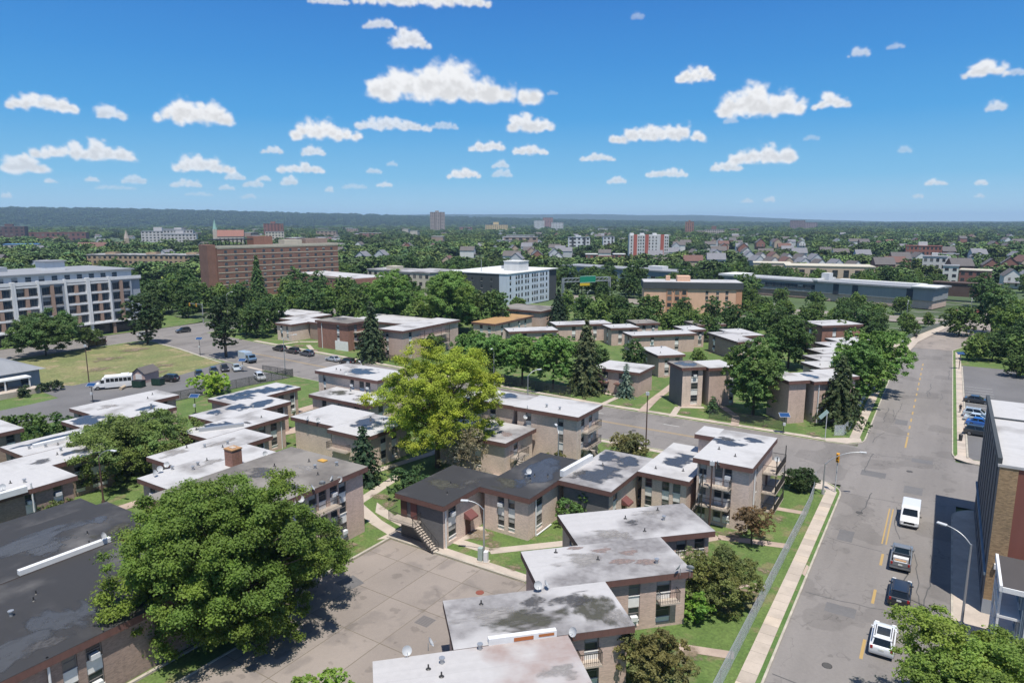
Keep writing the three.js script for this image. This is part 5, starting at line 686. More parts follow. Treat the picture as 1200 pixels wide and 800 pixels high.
// planting round the drive at the left
const hedge = [[-128, 51, 4.4, 3.2], [-124, 53.6, 3.8, 2.6], [-133, 49, 4, 3], [-129, 45.4, 3.4, 2.6], [-139, 44, 4.4, 3], [-124.6, 47.6, 3.2, 2.4], [-127, 59.8, 3.2, 2], [-133, 62, 2.6, 1.8], [-121, 46.6, 3, 2.2], [-129, 66, 2.6, 1.8]];
hedge.forEach(([u, v, h, r], i) => plant('shrub', 'leafy green shrub in the thicket between the drive and the white roofs', u, v, broadleaf({ h, r, base: .02, lobes: 9, leaf: .3, col: i % 2 ? [.095, .18, .045] : [.12, .2, .045], seed: 60 + i }), { category: 'shrub', stem: 'stem', group: 'thicket by the drive' }));
[[-161.6, 66.4, 2.2, 1.6], [-164, 63.5, 1.8, 1.4], [-160.4, 62, 2, 1.5], [-160.8, 68.4, 2.4, 1.6]].forEach(([u, v, h, r], i) => plant('shrub', 'dark shrub planted along the terrace of the grey clubhouse', u, v, broadleaf({ h, r, base: .02, lobes: 7, leaf: .3, col: [.083, .125, .057], seed: 80 + i }), { category: 'shrub', stem: 'stem', group: 'clubhouse shrubs' }));

// prototypes for the wooded belt; every tree there is a copy of one of these, turned and scaled
const protoSpec = [
  { h: 13, r: 6, base: .05, col: [.136, .221, .055] }, { h: 15, r: 6.4, base: .04, col: [.101, .179, .051] }, { h: 12, r: 6.4, base: .04, col: [.180, .283, .068] }, { h: 16, r: 6, base: .05, col: [.121, .206, .061] }, { h: 11, r: 5.2, base: .04, col: [.210, .303, .077] }, { h: 14, r: 7, base: .04, col: [.150, .242, .068] }];
const protos = protoSpec.map((s, i) => { const m = broadleaf({ lobes: 26, leaf: .57, seed: 200 + i, ...s }); return m; });
const place0 = [];
const marks = [[-245, 100, 'the white apartment building'], [-292, 228, 'the banded brick slab'], [-244, 232, 'the low brick wing'], [-165, 262, 'the pale blue and charcoal block'], [-80, 255, 'the peach block'], [-30, 335, 'the east end of the school'], [-85, 358, 'the west end of the school'], [-170, 397, 'the blue grey warehouse'], [-139, 272, 'the highway sign'], [0, 275, 'the bridge parapet'], [18, 215, 'the right hand lot'], [-80, 185, 'the diagonal apartment rows'], [-20, 190, 'the white roofs along the avenue'], [-238, 610, 'the white and red tower block'], [-64, 470, 'the sand coloured store'], [13, 452, 'the red brick shop block'], [-475, 280, 'the buff brick terraces'], [-241, 510, 'the brown roofed hall'], [-170, 150, 'the beige terrace by the junction'], [-120, 190, 'the orange tan roof'], [-353, 694, 'the modern white blocks'], [-200, 470, 'the brick blocks with white caps'], [-380, 420, 'the park beyond the slab'], [40, 300, 'the far side of the bridge']];
const nearMark = (u, v) => { let b = null, d = 1e9; for (const m of marks) { const e = Math.hypot(m[0] - u, m[1] - v); if (e < d) { d = e; b = m[2]; } } return b; };
const beltKind = ['mid green rounded tree near ', 'dark green full crowned tree near ', 'fresh green broad tree near ', 'tall deep green tree near ', 'light green small tree near ', 'wide green tree near '];
function beltTree(k, u, v, s = 1, labelExtra, grp = 'trees near ' + nearMark(u, v)) {
  if (!place0[k]) { place0[k] = plant('belt_tree', beltKind[k] + nearMark(u, v), u, v, protos[k], { group: grp, mat: M.leafMid }); place0[k].scale.setScalar(s); return place0[k]; }
  const t = dup(place0[k], beltKind[k] + nearMark(u, v), u, v, (u * 7.3 + v * 3.1) % 6.28, grp, [s, s * (.88 + .24 * hash2(Math.round(u), Math.round(v), 3)), s]); occ.push([u, v, 3]); return t;
}
const treeRnd = mulberry(321);
// hand set groups: [u, v, kind, scale]
const set = [[-150, 188, 2, 1.1], [-128, 187, 5, 1.0], [-166, 184, 0, 1.15], [-146, 170, 4, .9], [-172, 176, 5, 1], [-158, 158, 2, .6], [-100, 140, 4, .5], [16, 196.5, 0, .5], [24, 214, 2, 1.1], [30, 216, 0, 1.15], [34, 238, 5, 1.2], [18, 250, 2, 1], [28, 256, 0, 1.2], [38, 224, 1, 1.2], [8, 214, 4, .6], [-70, 276, 0, .6], [-60, 277, 5, .55], [-52, 276, 2, .6], [-40, 275, 0, .6], [-30, 274, 5, .6], [-20, 276, 2, .6], [-90, 278, 5, .7], [-104, 280, 0, .75], [-60, 312, 0, .6], [-46, 312, 5, .55], [-30, 311, 2, .6], [-74, 314, 2, .6], [-14, 311, 0, .6], [-210, 176, 5, 1], [-196, 180, 2, 1], [-186, 190, 5, 1.05], [-60, 206, 5, .6], [-36, 212, 0, .7], [-24, 212, 5, .65], [-68, 218, 2, .7], [-84, 212, 5, .7], [-248, 176, 2, 0.9], [-240, 196, 4, 1.1], [-232, 206, 3, 0.95], [-226, 216, 0, 0.9], [-222, 196, 1, 0.9], [-246, 206, 3, 1], [-214, 206, 0, 0.9], [-236, 170, 1, 0.8], [-186, 146, 1, 0.8], [-176, 170, 0, 0.8], [-192, 168, 3, 0.85], [-206, 172, 2, 0.8], [-182, 136, 1, 0.75], [-190, 138, 0, 0.7],
  [-262, 150, 1, 1], [-270, 168, 3, 1.1], [-258, 166, 0, 1], [-276, 150, 1, 1.1], [-268, 134, 0, 1.1], [-284, 172, 2, 1.1], [-250, 140, 2, 0.8], [-244, 152, 1, 0.8], [-282, 136, 1, 1.2], [-262, 178, 4, 1],
  [-114, 140, 0, 0.5], [-106, 148, 1, 0.45], [-90, 160, 4, 0.5], [-84, 148, 1, 0.5], [-78, 158, 0, 0.45], [-70, 150, 1, 0.45], [-62, 152, 3, 0.5], [-50, 164, 4, 0.42], [-40, 152, 1, 0.4], [-92, 212, 0, 0.65], [-78, 228, 2, 0.65], [-96, 224, 1, 0.65], [-104, 236, 0, 0.65], [-60, 232, 1, 0.72], [-52, 240, 2, 0.72], [-44, 224, 1, 0.65], [-36, 232, 0, 0.72], [-50, 214, 3, 0.58], [-26, 226, 1, 0.72], [-20, 236, 3, 0.65], [-16, 222, 1, 0.58], [-30, 246, 2, 0.65], [-40, 256, 4, 0.58], [-18, 250, 1, 0.58], [-66, 277, 4, 0.5], [-58, 277, 4, 0.5], [-50, 277, 4, 0.5], [-42, 277, 4, 0.48], [-34, 277, 4, 0.46], [-74, 311, 0, 0.58], [-84, 311, 1, 0.58], [-96, 311, 1, 0.65], [-22, 278, 1, 0.58], [-10, 262, 2, 0.5], [-4, 276, 4, 0.43], [-28, 268, 1, 0.65], [-8, 250, 0, 0.43],
  [12, 216, 1, 0.54], [18, 212, 0, 0.5], [9, 222, 2, 0.43], [15, 226, 1, 0.58], [22, 222, 3, 0.65], [24, 208, 2, 0.58], [10, 232, 0, 0.43], [20, 236, 1, 0.65], [28, 228, 0, 0.65], [14, 244, 4, 0.43], [26, 244, 1, 0.72], [22, 318, 2, 0.79], [30, 300, 1, 0.72], [34, 330, 0, 0.79], [40, 290, 1, 0.86], [36, 262, 3, 0.79], [30, 276, 2, 0.72], [19, 204, 4, 0.5], [30, 206, 1, 0.5],
  [-130, 246, 4, 0.7], [-122, 262, 0, 0.5], [-118, 248, 2, 0.5], [-112, 252, 0, 0.58], [-128, 277, 1, 0.65], [-118, 311, 0, 0.72], [-108, 277, 3, 0.65], [-106, 312, 1, 0.72], [-142, 311, 0, 1], [-150, 318, 2, 1], [-132, 322, 1, 1.1], [-120, 330, 0, 0.79], [-156, 311, 1, 0.9], [-164, 311, 3, 1], [-176, 310, 0, 1.1], [-190, 318, 1, 1.1], [-146, 234, 2, 0.6], [-150, 222, 1, 0.7], [-154, 210, 3, 0.8], [-146, 200, 0, 0.8], [-172, 196, 2, 1], [-182, 206, 1, 1], [-190, 216, 0, 1], [-170, 214, 3, 1], [-196, 200, 2, 0.9], [-178, 226, 0, 1]];
const vis = (u, v) => { const a = Math.atan2(u, v) + 32.5 * D2R; return Math.abs(a) < 41 * D2R && Math.hypot(u, v) > 60; };
const free = (u, v, r) => occ.every(([a, b, c]) => (u - a) ** 2 + (v - b) ** 2 > (c + r) ** 2);
set.forEach(([u, v, k, s]) => beltTree(k, u, v, s));

// ---------------------------------------------------------------- the town beyond
function townBlock(name, label, u, v, w, h, d, mat, o = {}) {
  const r = thing(name, label, o.category || 'building', u, v, (o.turn ?? 30) * D2R, o.group); occ.push([u, v, Math.max(w, d) * .6]);
  part('wall', new QB().box(-w / 2, w / 2, -1, h, -d / 2, d / 2).geo(), mat, r); part('roof', new QB().box(-w / 2 - .3, w / 2 + .3, h, h + .5, -d / 2 - .3, d / 2 + .3).geo(), o.roof || M.slateRoof, r);
  if (o.hut) part('roof_hut', new QB().box(-w * .15, w * .1, h + .5, h + .5 + o.hut, -d * .2, d * .2).geo(), o.hutMat || mat, r);
  if (o.win) { const [nx, ny] = o.win; const F = Fs('S', -w / 2, w / 2, -d / 2, d / 2); for (let i = 0; i < nx; i++) for (let k = 0; k < ny; k++) windowAt(r, F, w * (i + .5) / nx, h * (k + .28) / ny, +(w / nx * .5).toFixed(1), +(h / ny * .5).toFixed(1), { blind: 0 }); }
  if (o.strips) for (const x of o.strips) part('strip', new QB().box(x * w - w * .05, x * w + w * .05, 0, h + .3, d / 2, d / 2 + .3).geo(), o.stripMat || M.charcoal, r);
  return r;
}
townBlock('tower_block', 'grey brown high rise tower standing clear of the far hills', -1549, 1938, 52, 70, 30, flat(.36, .30, .27), { win: [8, 14], hut: 5, strips: [-.18, .2], stripMat: flat(.18, .14, .13), turn: 38 });
townBlock('town_building', 'yellow ochre block far off right of the tall tower', -1372, 2051, 80, 26, 26, flat(.6, .46, .25), { win: [12, 6], hut: 9, turn: 34 });
townBlock('town_building', 'white block beside a brown tower on the far skyline', -1493, 2561, 44, 42, 30, flat(.6, .6, .6), { win: [8, 8], turn: 30 });
townBlock('tower_block', 'brown brick tower between two white blocks far off', -1625, 2868, 48, 56, 34, flat(.36, .2, .17), { win: [6, 10], turn: 30 });
townBlock('town_building', 'broad white block right of the brown tower pair far off', -1298, 2365, 46, 34, 26, flat(.6, .6, .6), { win: [8, 7], turn: 30 });
townBlock('town_building', 'white and charcoal modern apartment block among the mid distance trees', -353, 694, 24, 19, 12, flat(.62, .64, .66), { win: [5, 5], strips: [-.3, .25], turn: 30, hut: 1.5 });
townBlock('town_building', 'narrow white and charcoal block beside its modern twin', -338, 740, 13, 19, 12, flat(.62, .64, .66), { win: [3, 5], strips: [.3], turn: 30 });
townBlock('tower_block', 'slim brown tower rising from the far woods', -593, 1814, 22, 37, 20, flat(.34, .17, .12), { win: [4, 10], turn: 18, hut: 3 });
townBlock('town_building', 'pale block with a dark rooftop hut in the far woods', -477, 1644, 44, 18, 20, flat(.5, .44, .4), { win: [10, 4], hut: 8, hutMat: flat(.2, .12, .1), turn: 18 });
townBlock('town_building', 'large brown apartment slab on the right skyline', -510, 2867, 54, 42, 30, flat(.27, .2, .2), { win: [9, 9], turn: 12 });
townBlock('town_building', 'mauve brown slab beside the large skyline slab', -463, 2880, 44, 34, 26, flat(.32, .25, .26), { win: [7, 8], turn: 12 });
townBlock('town_building', 'dark red brick tall block left of centre over a pale base', -1112, 884, 36, 33, 30, flat(.26, .12, .1), { win: [6, 9], turn: 50, hut: 3 });
townBlock('town_building', 'pale stone block in front of the dark red brick block', -939, 748, 29, 20, 20, flat(.55, .5, .43), { win: [6, 5], turn: 50 });
{ const r = thing('church', 'church with long orange roof and slender green copper spire', 'church', -1000, 709, 50 * D2R); const P = (x, y, z) => new THREE.Vector3(x, y, z); part('wall', boxGeo(-20, 20, 0, 13, -9, 9), flat(.5, .44, .38), r); part('roof', new QB().quad(P(-20.5, 12.6, 9.6), P(20.5, 12.6, 9.6), P(20.5, 23, 0), P(-20.5, 23, 0)).quad(P(20.5, 12.6, -9.6), P(-20.5, 12.6, -9.6), P(-20.5, 23, 0), P(20.5, 23, 0)).tri(P(20.5, 12.6, 9.6), P(20.5, 12.6, -9.6), P(20.5, 23, 0)).tri(P(-20.5, 12.6, -9.6), P(-20.5, 12.6, 9.6), P(-20.5, 23, 0)).geo(), flat(.27, .125, .095), r); part('tower', boxGeo(-27, -20.6, 0, 24, -3.2, 3.2), flat(.5, .44, .38), r); const s = part('spire', new THREE.ConeGeometry(3.6, 17, 8), flat(.25, .42, .36), r); s.position.set(-23.8, 32.5, 0); for (let i = 0; i < 6; i++) windowAt(r, Fs('S', -20, 20, -9, 9), 4 + i * 6.4, 3.5, 2.2, 6.5, { blind: 0 }); occ.push([-1000, 709, 30]); }
for (const [u, v, w, h, t, hut] of [[-1099, 646, 50, 21, 50, 6], [-925, 575, 42, 19, 52, 4], [-985, 610, 40, 24, 52, 3], [-1150, 700, 40, 24, 52, 0]]) townBlock('hospital_block', 'pale hospital block in the cluster left of the orange church', u, v, w, h, 24, flat(.52, .5, .5), { win: [9, 5], turn: t, hut, group: 'hospital cluster' });
townBlock('factory_building', 'dark brown factory hall with a chimney at the far left', -1414, 558, 46, 28, 40, flat(.13, .08, .08), { win: [6, 5], turn: 60, hut: 4 });
townBlock('factory_building', 'long low dark red roofed works at the far left', -1427, 640, 96, 16, 40, flat(.2, .1, .09), { win: [12, 2], turn: 56, roof: flat(.2, .08, .06) });
townBlock('depot_building', 'low building with a bright blue roof band at the left', -930, 377, 34, 10, 20, flat(.5, .48, .42), { win: [6, 2], turn: 60, roof: flat(.08, .22, .45) });
{ const r = thing('church', 'brown roofed church with a small stone steeple among the left trees', 'church', -826, 417, 58 * D2R); const P = (x, y, z) => new THREE.Vector3(x, y, z); part('wall', boxGeo(-24, 24, 0, 7, -9, 9), M.brickBrown, r); part('roof', new QB().quad(P(-24.5, 6.6, 9.6), P(24.5, 6.6, 9.6), P(24.5, 13, 0), P(-24.5, 13, 0)).quad(P(24.5, 6.6, -9.6), P(-24.5, 6.6, -9.6), P(-24.5, 13, 0), P(24.5, 13, 0)).tri(P(24.5, 6.6, 9.6), P(24.5, 6.6, -9.6), P(24.5, 13, 0)).tri(P(-24.5, 6.6, -9.6), P(-24.5, 6.6, 9.6), P(-24.5, 13, 0)).geo(), M.brownRoof, r); part('tower', boxGeo(22, 27, 0, 17, -3, 3), flat(.4, .33, .25), r); const s = part('spire', new THREE.ConeGeometry(3.2, 10, 4), flat(.35, .3, .26), r); s.position.set(24.5, 22, 0); for (let i = 0; i < 8; i++) windowAt(r, Fs('S', -24, 24, -9, 9), 4 + i * 5.6, 2, 1.8, 3.6, { blind: 0 }); occ.push([-826, 417, 30]); }
for (const [u, v] of [[-505, 262], [-478, 276], [-452, 290], [-430, 304]]) townBlock('brick_terrace', 'tan and buff brick apartment terrace behind the white apartment building', u, v, 30, 13, 16, flat(.40, .29, .19), { win: [8, 4], turn: 30, group: 'buff brick terraces', roof: M.roofWorn, hut: 1.2 });
townBlock('town_building', 'cream coloured four storey block between the brick wing and the big trees', -237, 262, 26, 12, 14, M.cream, { win: [7, 4], turn: 0, roof: M.roofWorn, hut: 1.5 });
townBlock('town_building', 'cream and grey roofed block left of the charcoal wing', -205, 250, 18, 13.2, 22, M.cream, { win: [5, 4], turn: 0, roof: M.roofWorn });
townBlock('shop_building', 'long sand coloured flat roofed store beyond the school', -64, 470, 50, 9, 24, flat(.56, .44, .33), { win: [8, 1], turn: 14, roof: M.cream });
townBlock('shop_building', 'lower sand coloured store annex beside the long store', -104, 500, 24, 8, 18, flat(.6, .5, .4), { win: [5, 1], turn: 14, roof: M.cream });
townBlock('town_building', 'red brick school with white cupola over the trees at the right', -22, 778, 30, 13, 14, flat(.3, .12, .09), { win: [9, 3], turn: 6, hut: 3.5, hutMat: M.houseWhite, roof: flat(.24, .09, .07) });
townBlock('town_building', 'tall narrow white rendered building near the bridge', 1.3, 432, 7, 13, 9, flat(.68, .66, .62), { win: [2, 4], turn: 0 });
townBlock('town_building', 'brick fronted row house near the far end of the avenue', -1, 668, 15, 10, 10, flat(.3, .13, .1), { win: [4, 3], turn: 0 });
townBlock('town_building', 'white stepped building above the bridge', -8, 545, 14, 13, 12, flat(.62, .6, .58), { win: [4, 3], turn: 0, hut: 2 });
townBlock('town_building', 'red brick shop block with pale cornice beyond the bridge', 13, 452, 14, 10, 12, flat(.27, .12, .1), { win: [4, 3], turn: -6, roof: M.cream });
townBlock('rail_bridge', 'dark brown plate girder bridge across the end of the avenue', 8, 378, 26, 5, 5, flat(.13, .085, .07), { turn: -10, category: 'bridge', roof: flat(.13, .085, .07) }).position.y = 3;
townBlock('town_building', 'brown roofed low hall behind the warehouse', -241, 516, 24, 8, 14, flat(.27, .15, .12), { win: [5, 2], turn: 30, roof: M.brownRoof });
for (const [u, v] of [[-237, 488], [-219, 500]]) townBlock('brick_stack', 'square brick block with white cap behind the warehouse', u, v, 9, 11, 9, flat(.27, .11, .08), { turn: 30, roof: M.houseWhite, win: [2, 3], group: 'brick blocks with white caps' });

// houses: three kinds, copied through the streets beyond
function house(w, d, h, wall, roof) { const r = new THREE.Group(); r.name = 'house'; const P = (x, y, z) => new THREE.Vector3(x, y, z); part('wall', new QB().box(-w / 2, w / 2, 0, h, -d / 2, d / 2).tri(P(-w / 2, h, d / 2), P(w / 2, h, d / 2), P(0, h + w * .42, d / 2)).tri(P(w / 2, h, -d / 2), P(-w / 2, h, -d / 2), P(0, h + w * .42, -d / 2)).geo(), wall, r); const e = .4, y = h - e * .84; part('roof', new QB().quad(P(w / 2 + e, y, d / 2 + .3), P(w / 2 + e, y, -d / 2 - .3), P(0, h + w * .42 + .05, -d / 2 - .3), P(0, h + w * .42 + .05, d / 2 + .3)).quad(P(0, h + w * .42 + .05, d / 2 + .3), P(0, h + w * .42 + .05, -d / 2 - .3), P(-w / 2 - e, y, -d / 2 - .3), P(-w / 2 - e, y, d / 2 + .3)).geo(), roof, r); for (const s of [.3, .7]) for (const yy of [1, 3.8]) windowAt(r, Fs('S', -w / 2, w / 2, -d / 2, d / 2), w * s, yy, 1.1, 1.6, { frame: M.houseWhite, blind: 0 }); part('porch', boxGeo(-w / 2, w / 2, 2.6, 2.9, d / 2, d / 2 + 1.8), roof, r); return r; }
const houseKinds = [[7.5, 12, 6.4, M.houseWhite, M.shingle, 'white gabled house with dark shingle roof among the mid distance trees'], [8.5, 11, 6.6, flat(.5, .52, .55), flat(.2, .2, .22), 'pale grey gabled house with grey roof among the mid distance trees'], [8, 12, 6.8, flat(.46, .36, .27), M.brownRoof, 'tan gabled house with brown roof among the mid distance trees'], [9, 11, 7.2, flat(.29, .14, .11), flat(.12, .11, .11), 'red brick gabled house with dark roof among the mid distance trees']].map(([w, d, h, a, b, l]) => ({ g: house(w, d, h, a, b), l }));
const hr = mulberry(808); let nHouse = 0;
function addHouse(k, u, v, turn, s = 1) { const { g, l } = houseKinds[k], r = g.clone(); r.name = numbered('house'); r.userData = { label: l.replace('among the mid distance trees', 'near ' + nearMark(u, v)), category: 'house', group: 'gabled houses near ' + nearMark(u, v) }; r.position.set(u, 0, -v); r.rotation.y = turn; r.scale.setScalar(s); scene.add(r); occ.push([u, v, 7 * s]); { const D = Math.hypot(u, v); occ.push([u - u / D * 13, v - v / D * 13, 8 * s]); } nHouse++; }
for (let i = 0; i < 11; i++) addHouse([0, 0, 1, 0, 0, 1, 0, 2, 0, 0, 1][i], -204 + i * 11.5, 640 - i * 6, .4 + hr() * .3, 1.15);
for (let i = 0; i < 7; i++) addHouse([1, 0, 2, 1, 0, 1, 0][i], -128 + i * 12, 560 - i * 5, .4 + hr() * .4, 1);
for (const [k, u, v, t] of [[0, -430, 640, .6], [1, -414, 652, .6], [2, -400, 634, .6], [0, -386, 600, .5], [0, -330, 560, .6], [1, -316, 570, .6], [2, -352, 588, .6], [0, 30, 470, .1], [1, 40, 480, .2], [3, 24, 560, .1], [3, 36, 590, 0], [0, -284, 520, .5], [3, -300, 512, .5], [2, -520, 640, .5], [3, -540, 620, .5], [2, -560, 636, .6]]) addHouse(k, u, v, t, 1.1);
for (let i = 0; i < 900 && nHouse < 235; i++) { const D = 520 + 1300 * hr() ** 1.3, a = (-32.5 + (hr() < .55 ? hr() * 37 : (hr() - .5) * 74)) * D2R, u = Math.sin(a) * D, v = Math.cos(a) * D; if (free(u, v, 8)) addHouse([0, 1, 2, 3, 0, 1][Math.floor(hr() * 6)], u, v, Math.round(hr() * 3) * 1.57 + .4, .95 + .3 * hr()); }
// larger blocks scattered in the far town
const flatKinds = [flat(.5, .45, .4), flat(.3, .15, .12), flat(.55, .55, .55), flat(.36, .27, .22)];
for (let i = 0, n = 0; i < 300 && n < 60; i++) { const D = 900 + 2300 * hr(), a = (-32.5 + (hr() ** .8 * -38 + (hr() < .3 ? 60 * hr() : 12))) * D2R, u = Math.sin(a) * D, v = Math.cos(a) * D; if (!free(u, v, 16)) continue; n++; const k = Math.floor(hr() * 4), w = 18 + 30 * hr(); townBlock('town_building', ['buff flat roofed building in the far town', 'red brick flat roofed building in the far town', 'white flat roofed building in the far town', 'brown flat roofed building in the far town'][k], u, v, w, 8 + 9 * hr(), 16, flatKinds[k], { turn: Math.round(hr()) * 90 + 32, win: [5, 3], group: 'flat roofed buildings of the far town', roof: hr() < .5 ? M.roofWhite : M.slateRoof }); }

// the wooded belt: single trees near, a mass of them far off
let nBelt = set.length;
const road = (u, v) => (u > -13 && u < 6 && v < 240) || (u > -230 && u < -203) || (u > -60 && u < 60 && v > 290 && v < 326) || (v > 281 && v < 307 && u < -5 && u > -260);
for (let i = 0; i < 6000 && nBelt < 298; i++) {
  const D = 215 + 330 * treeRnd() ** 1.15, a = (-32.5 + (treeRnd() - .5) * 77) * D2R, u = Math.sin(a) * D, v = Math.cos(a) * D;
  if (road(u, v) || !free(u, v, 4.6) || (u > -205 && v < 206) || fbm(u / 60 + 50, v / 60 + 50, 1e6, 7, 2) < .34) continue;
  beltTree(Math.floor(treeRnd() * 6), u, v, .55 + .4 * treeRnd()); nBelt++;
}
let farCrowns;
{
  const far = farCrowns = [0, 1, 2].map(i => { const m = broadleaf({ h: 12, r: 6.2, base: .02, lobes: 14, leaf: .95, seed: 400 + i, col: [[.085, .14, .04], [.062, .11, .034], [.108, .162, .042]][i] }); return m.crown; });
  const lists = [[], [], []], R = mulberry(515), grid2 = new Map(); for (const [a, b, c] of occ) { const k = `${Math.round(a / 60)},${Math.round(b / 60)}`; if (!grid2.has(k)) grid2.set(k, []); grid2.get(k).push([a, b, c]); }
  const clear = (u, v, r) => { for (let i = -1; i <= 1; i++) for (let j = -1; j <= 1; j++) for (const [a, b, c] of grid2.get(`${Math.round(u / 60) + i},${Math.round(v / 60) + j}`) || []) if ((u - a) ** 2 + (v - b) ** 2 < (c + r) ** 2) return false; return true; };
  for (let i = 0; i < 26000; i++) {
    const D = 470 + 5200 * R() ** 1.55, a = (-32.5 + (R() - .5) * 84) * D2R, u = Math.sin(a) * D, v = Math.cos(a) * D; if (D < 560 && R() < .5) continue; if (fbm(u / 190 + 90, v / 190 + 90, 1e6, 8, 3) < (D < 1800 ? .43 : .38)) continue;
    if (!clear(u, v, 5)) continue; const s = (.5 + .8 * R() ** 1.5) * (1 + D / 6000), m = new THREE.Matrix4().compose(new THREE.Vector3(u, -1, -v), new THREE.Quaternion().setFromAxisAngle(new THREE.Vector3(0, 1, 0), R() * 6.28), new THREE.Vector3(s * 1.3, s * (.7 + .3 * R()), s * 1.3)); lists[Math.floor(R() * 3)].push(m);
  }
  const tint = new THREE.Color(), tp = new THREE.Vector3(); lists.forEach((l, k) => { const im = new THREE.InstancedMesh(far[k], M.leafFar, l.length); l.forEach((m, i) => { im.setMatrixAt(i, m); tp.setFromMatrixPosition(m); const n = fbm(tp.x / 240 + 300, tp.z / 240 + 300, 1e6, 66, 2), b = (.75 + .7 * R()) * (.8 + .5 * n), w = (R() - .4) * .5; im.setColorAt(i, tint.setRGB(b * (1 + w * .7), b * (1 + w * .15), b * (1 - w * .3))); }); im.name = numbered('far_woodland'); im.castShadow = im.receiveShadow = true; im.userData = { kind: 'stuff', label: ['mid green mass of far woodland trees', 'dark green mass of far woodland trees', 'fresh green mass of far woodland trees'][k], category: 'woodland' }; scene.add(im); });
}
// low wooded hills on the horizon
{
  const hillPoint = (D0, D1, top, seed, az, f) => { const a = az * D2R, D = lerp(D0, D1, f), rel = az + 32.5, u = Math.sin(a) * D, v = Math.cos(a) * D, prof = Math.sin(Math.min(1, f * 1.15) * Math.PI * .5); return [u, -2 + prof * top(rel) * (.86 + .28 * fbm(az / 7 + 30, f * 2, 1e6, seed, 3)) + 14 * prof * (fbm(u / 90 + 500, v / 90 + 500, 1e6, seed + 3, 3) - .5) * sstep(0, 20, top(rel)), -v]; };
  const hill = (D0, D1, top, seed, mat) => { const na = 420, nd = 26, p = [], ix = [], t = []; for (let j = 0; j <= nd; j++) for (let i = 0; i <= na; i++) { const q = hillPoint(D0, D1, top, seed, -32.5 - 55 + 110 * i / na, j / nd); p.push(...q); t.push(q[0], -q[2]); } for (let j = 0; j < nd; j++) for (let i = 0; i < na; i++) { const a = j * (na + 1) + i; ix.push(a, a + 1, a + na + 2, a, a + na + 2, a + na + 1); } const g = new THREE.BufferGeometry(); g.setAttribute('position', new THREE.Float32BufferAttribute(p, 3)); g.setAttribute('uv', new THREE.Float32BufferAttribute(t, 2)); g.setIndex(ix); g.computeVertexNormals(); return structure('hill', g, mat); };
  const hm = std({ roughness: 1, map: tex(1024, 900, (x, y) => { const n = fbm(x * 30, y * 30, 30, 601, 5), c = fbm(x * 9, y * 9, 9, 602, 4), b = sstep(.72, .76, fbm(x * 120, y * 120, 120, 603, 2)) * sstep(.5, .6, c); return mixc(scl([.03, .052, .024], .55 + .9 * n), [.3, .29, .27], b * .5); }) });

  const ridge = [4600, 7200, r => lerp(118, 2, sstep(-38, 26, r)) + 6, 11], back = [8200, 11000, r => 95 + 45 * sstep(-30, -5, r) - 95 * sstep(12, 30, r), 12];
  hill(...ridge, hm); hill(...back, hm);
  const R = mulberry(616), wood = new THREE.InstancedMesh(farCrowns[1], M.leafFar, 9000);
  for (let i = 0; i < 9000; i++) { const [x, y, z] = hillPoint(...ridge, -32.5 + (R() - .5) * 88, .02 + .9 * R()), s = 1.5 + 1.6 * R(); wood.setMatrixAt(i, new THREE.Matrix4().compose(new THREE.Vector3(x, y - 3, z), new THREE.Quaternion().setFromAxisAngle(new THREE.Vector3(0, 1, 0), R() * 6.28), new THREE.Vector3(s * 1.5, s, s * 1.5))); }
  wood.name = 'hill_woodland'; wood.castShadow = wood.receiveShadow = true; wood.userData = { kind: 'stuff', label: 'dark woodland covering the ridge on the horizon', category: 'woodland' }; scene.add(wood);
}

// ---------------------------------------------------------------- vehicles
const paint = (r, g, b) => new THREE.MeshPhysicalMaterial({ color: lin(r, g, b), roughness: .35, clearcoat: 1, clearcoatRoughness: .06, metalness: .1 });
M.tyre = std({ color: lin(.018, .018, .018), roughness: .85 }); M.rim = std({ color: lin(.3, .3, .31), roughness: .35, metalness: .8 }); M.carGlass = new THREE.MeshPhysicalMaterial({ color: lin(.012, .015, .017), roughness: .04, ior: 1.52 }); M.tail = std({ color: lin(.3, .012, .012), roughness: .3 }); M.headl = std({ color: lin(.7, .7, .7), roughness: .15 }); M.plate = std({ color: lin(.6, .6, .55) }); M.black = std({ color: lin(.02, .02, .021), roughness: .6 });
// side outline (x forwards, y up) extruded across the width with rounded edges
function bodyGeo(pts, w, bev = .09) { const s = new THREE.Shape(); s.moveTo(...pts[0]); for (const q of pts.slice(1)) q.length === 2 ? s.lineTo(...q) : s.quadraticCurveTo(...q); const g = new THREE.ExtrudeGeometry(s, { depth: w - 2 * bev, bevelEnabled: true, bevelThickness: bev, bevelSize: bev * .6, bevelOffset: -bev * .6, bevelSegments: 3, curveSegments: 8 }); g.translate(0, 0, -(w - 2 * bev) / 2); return g; }
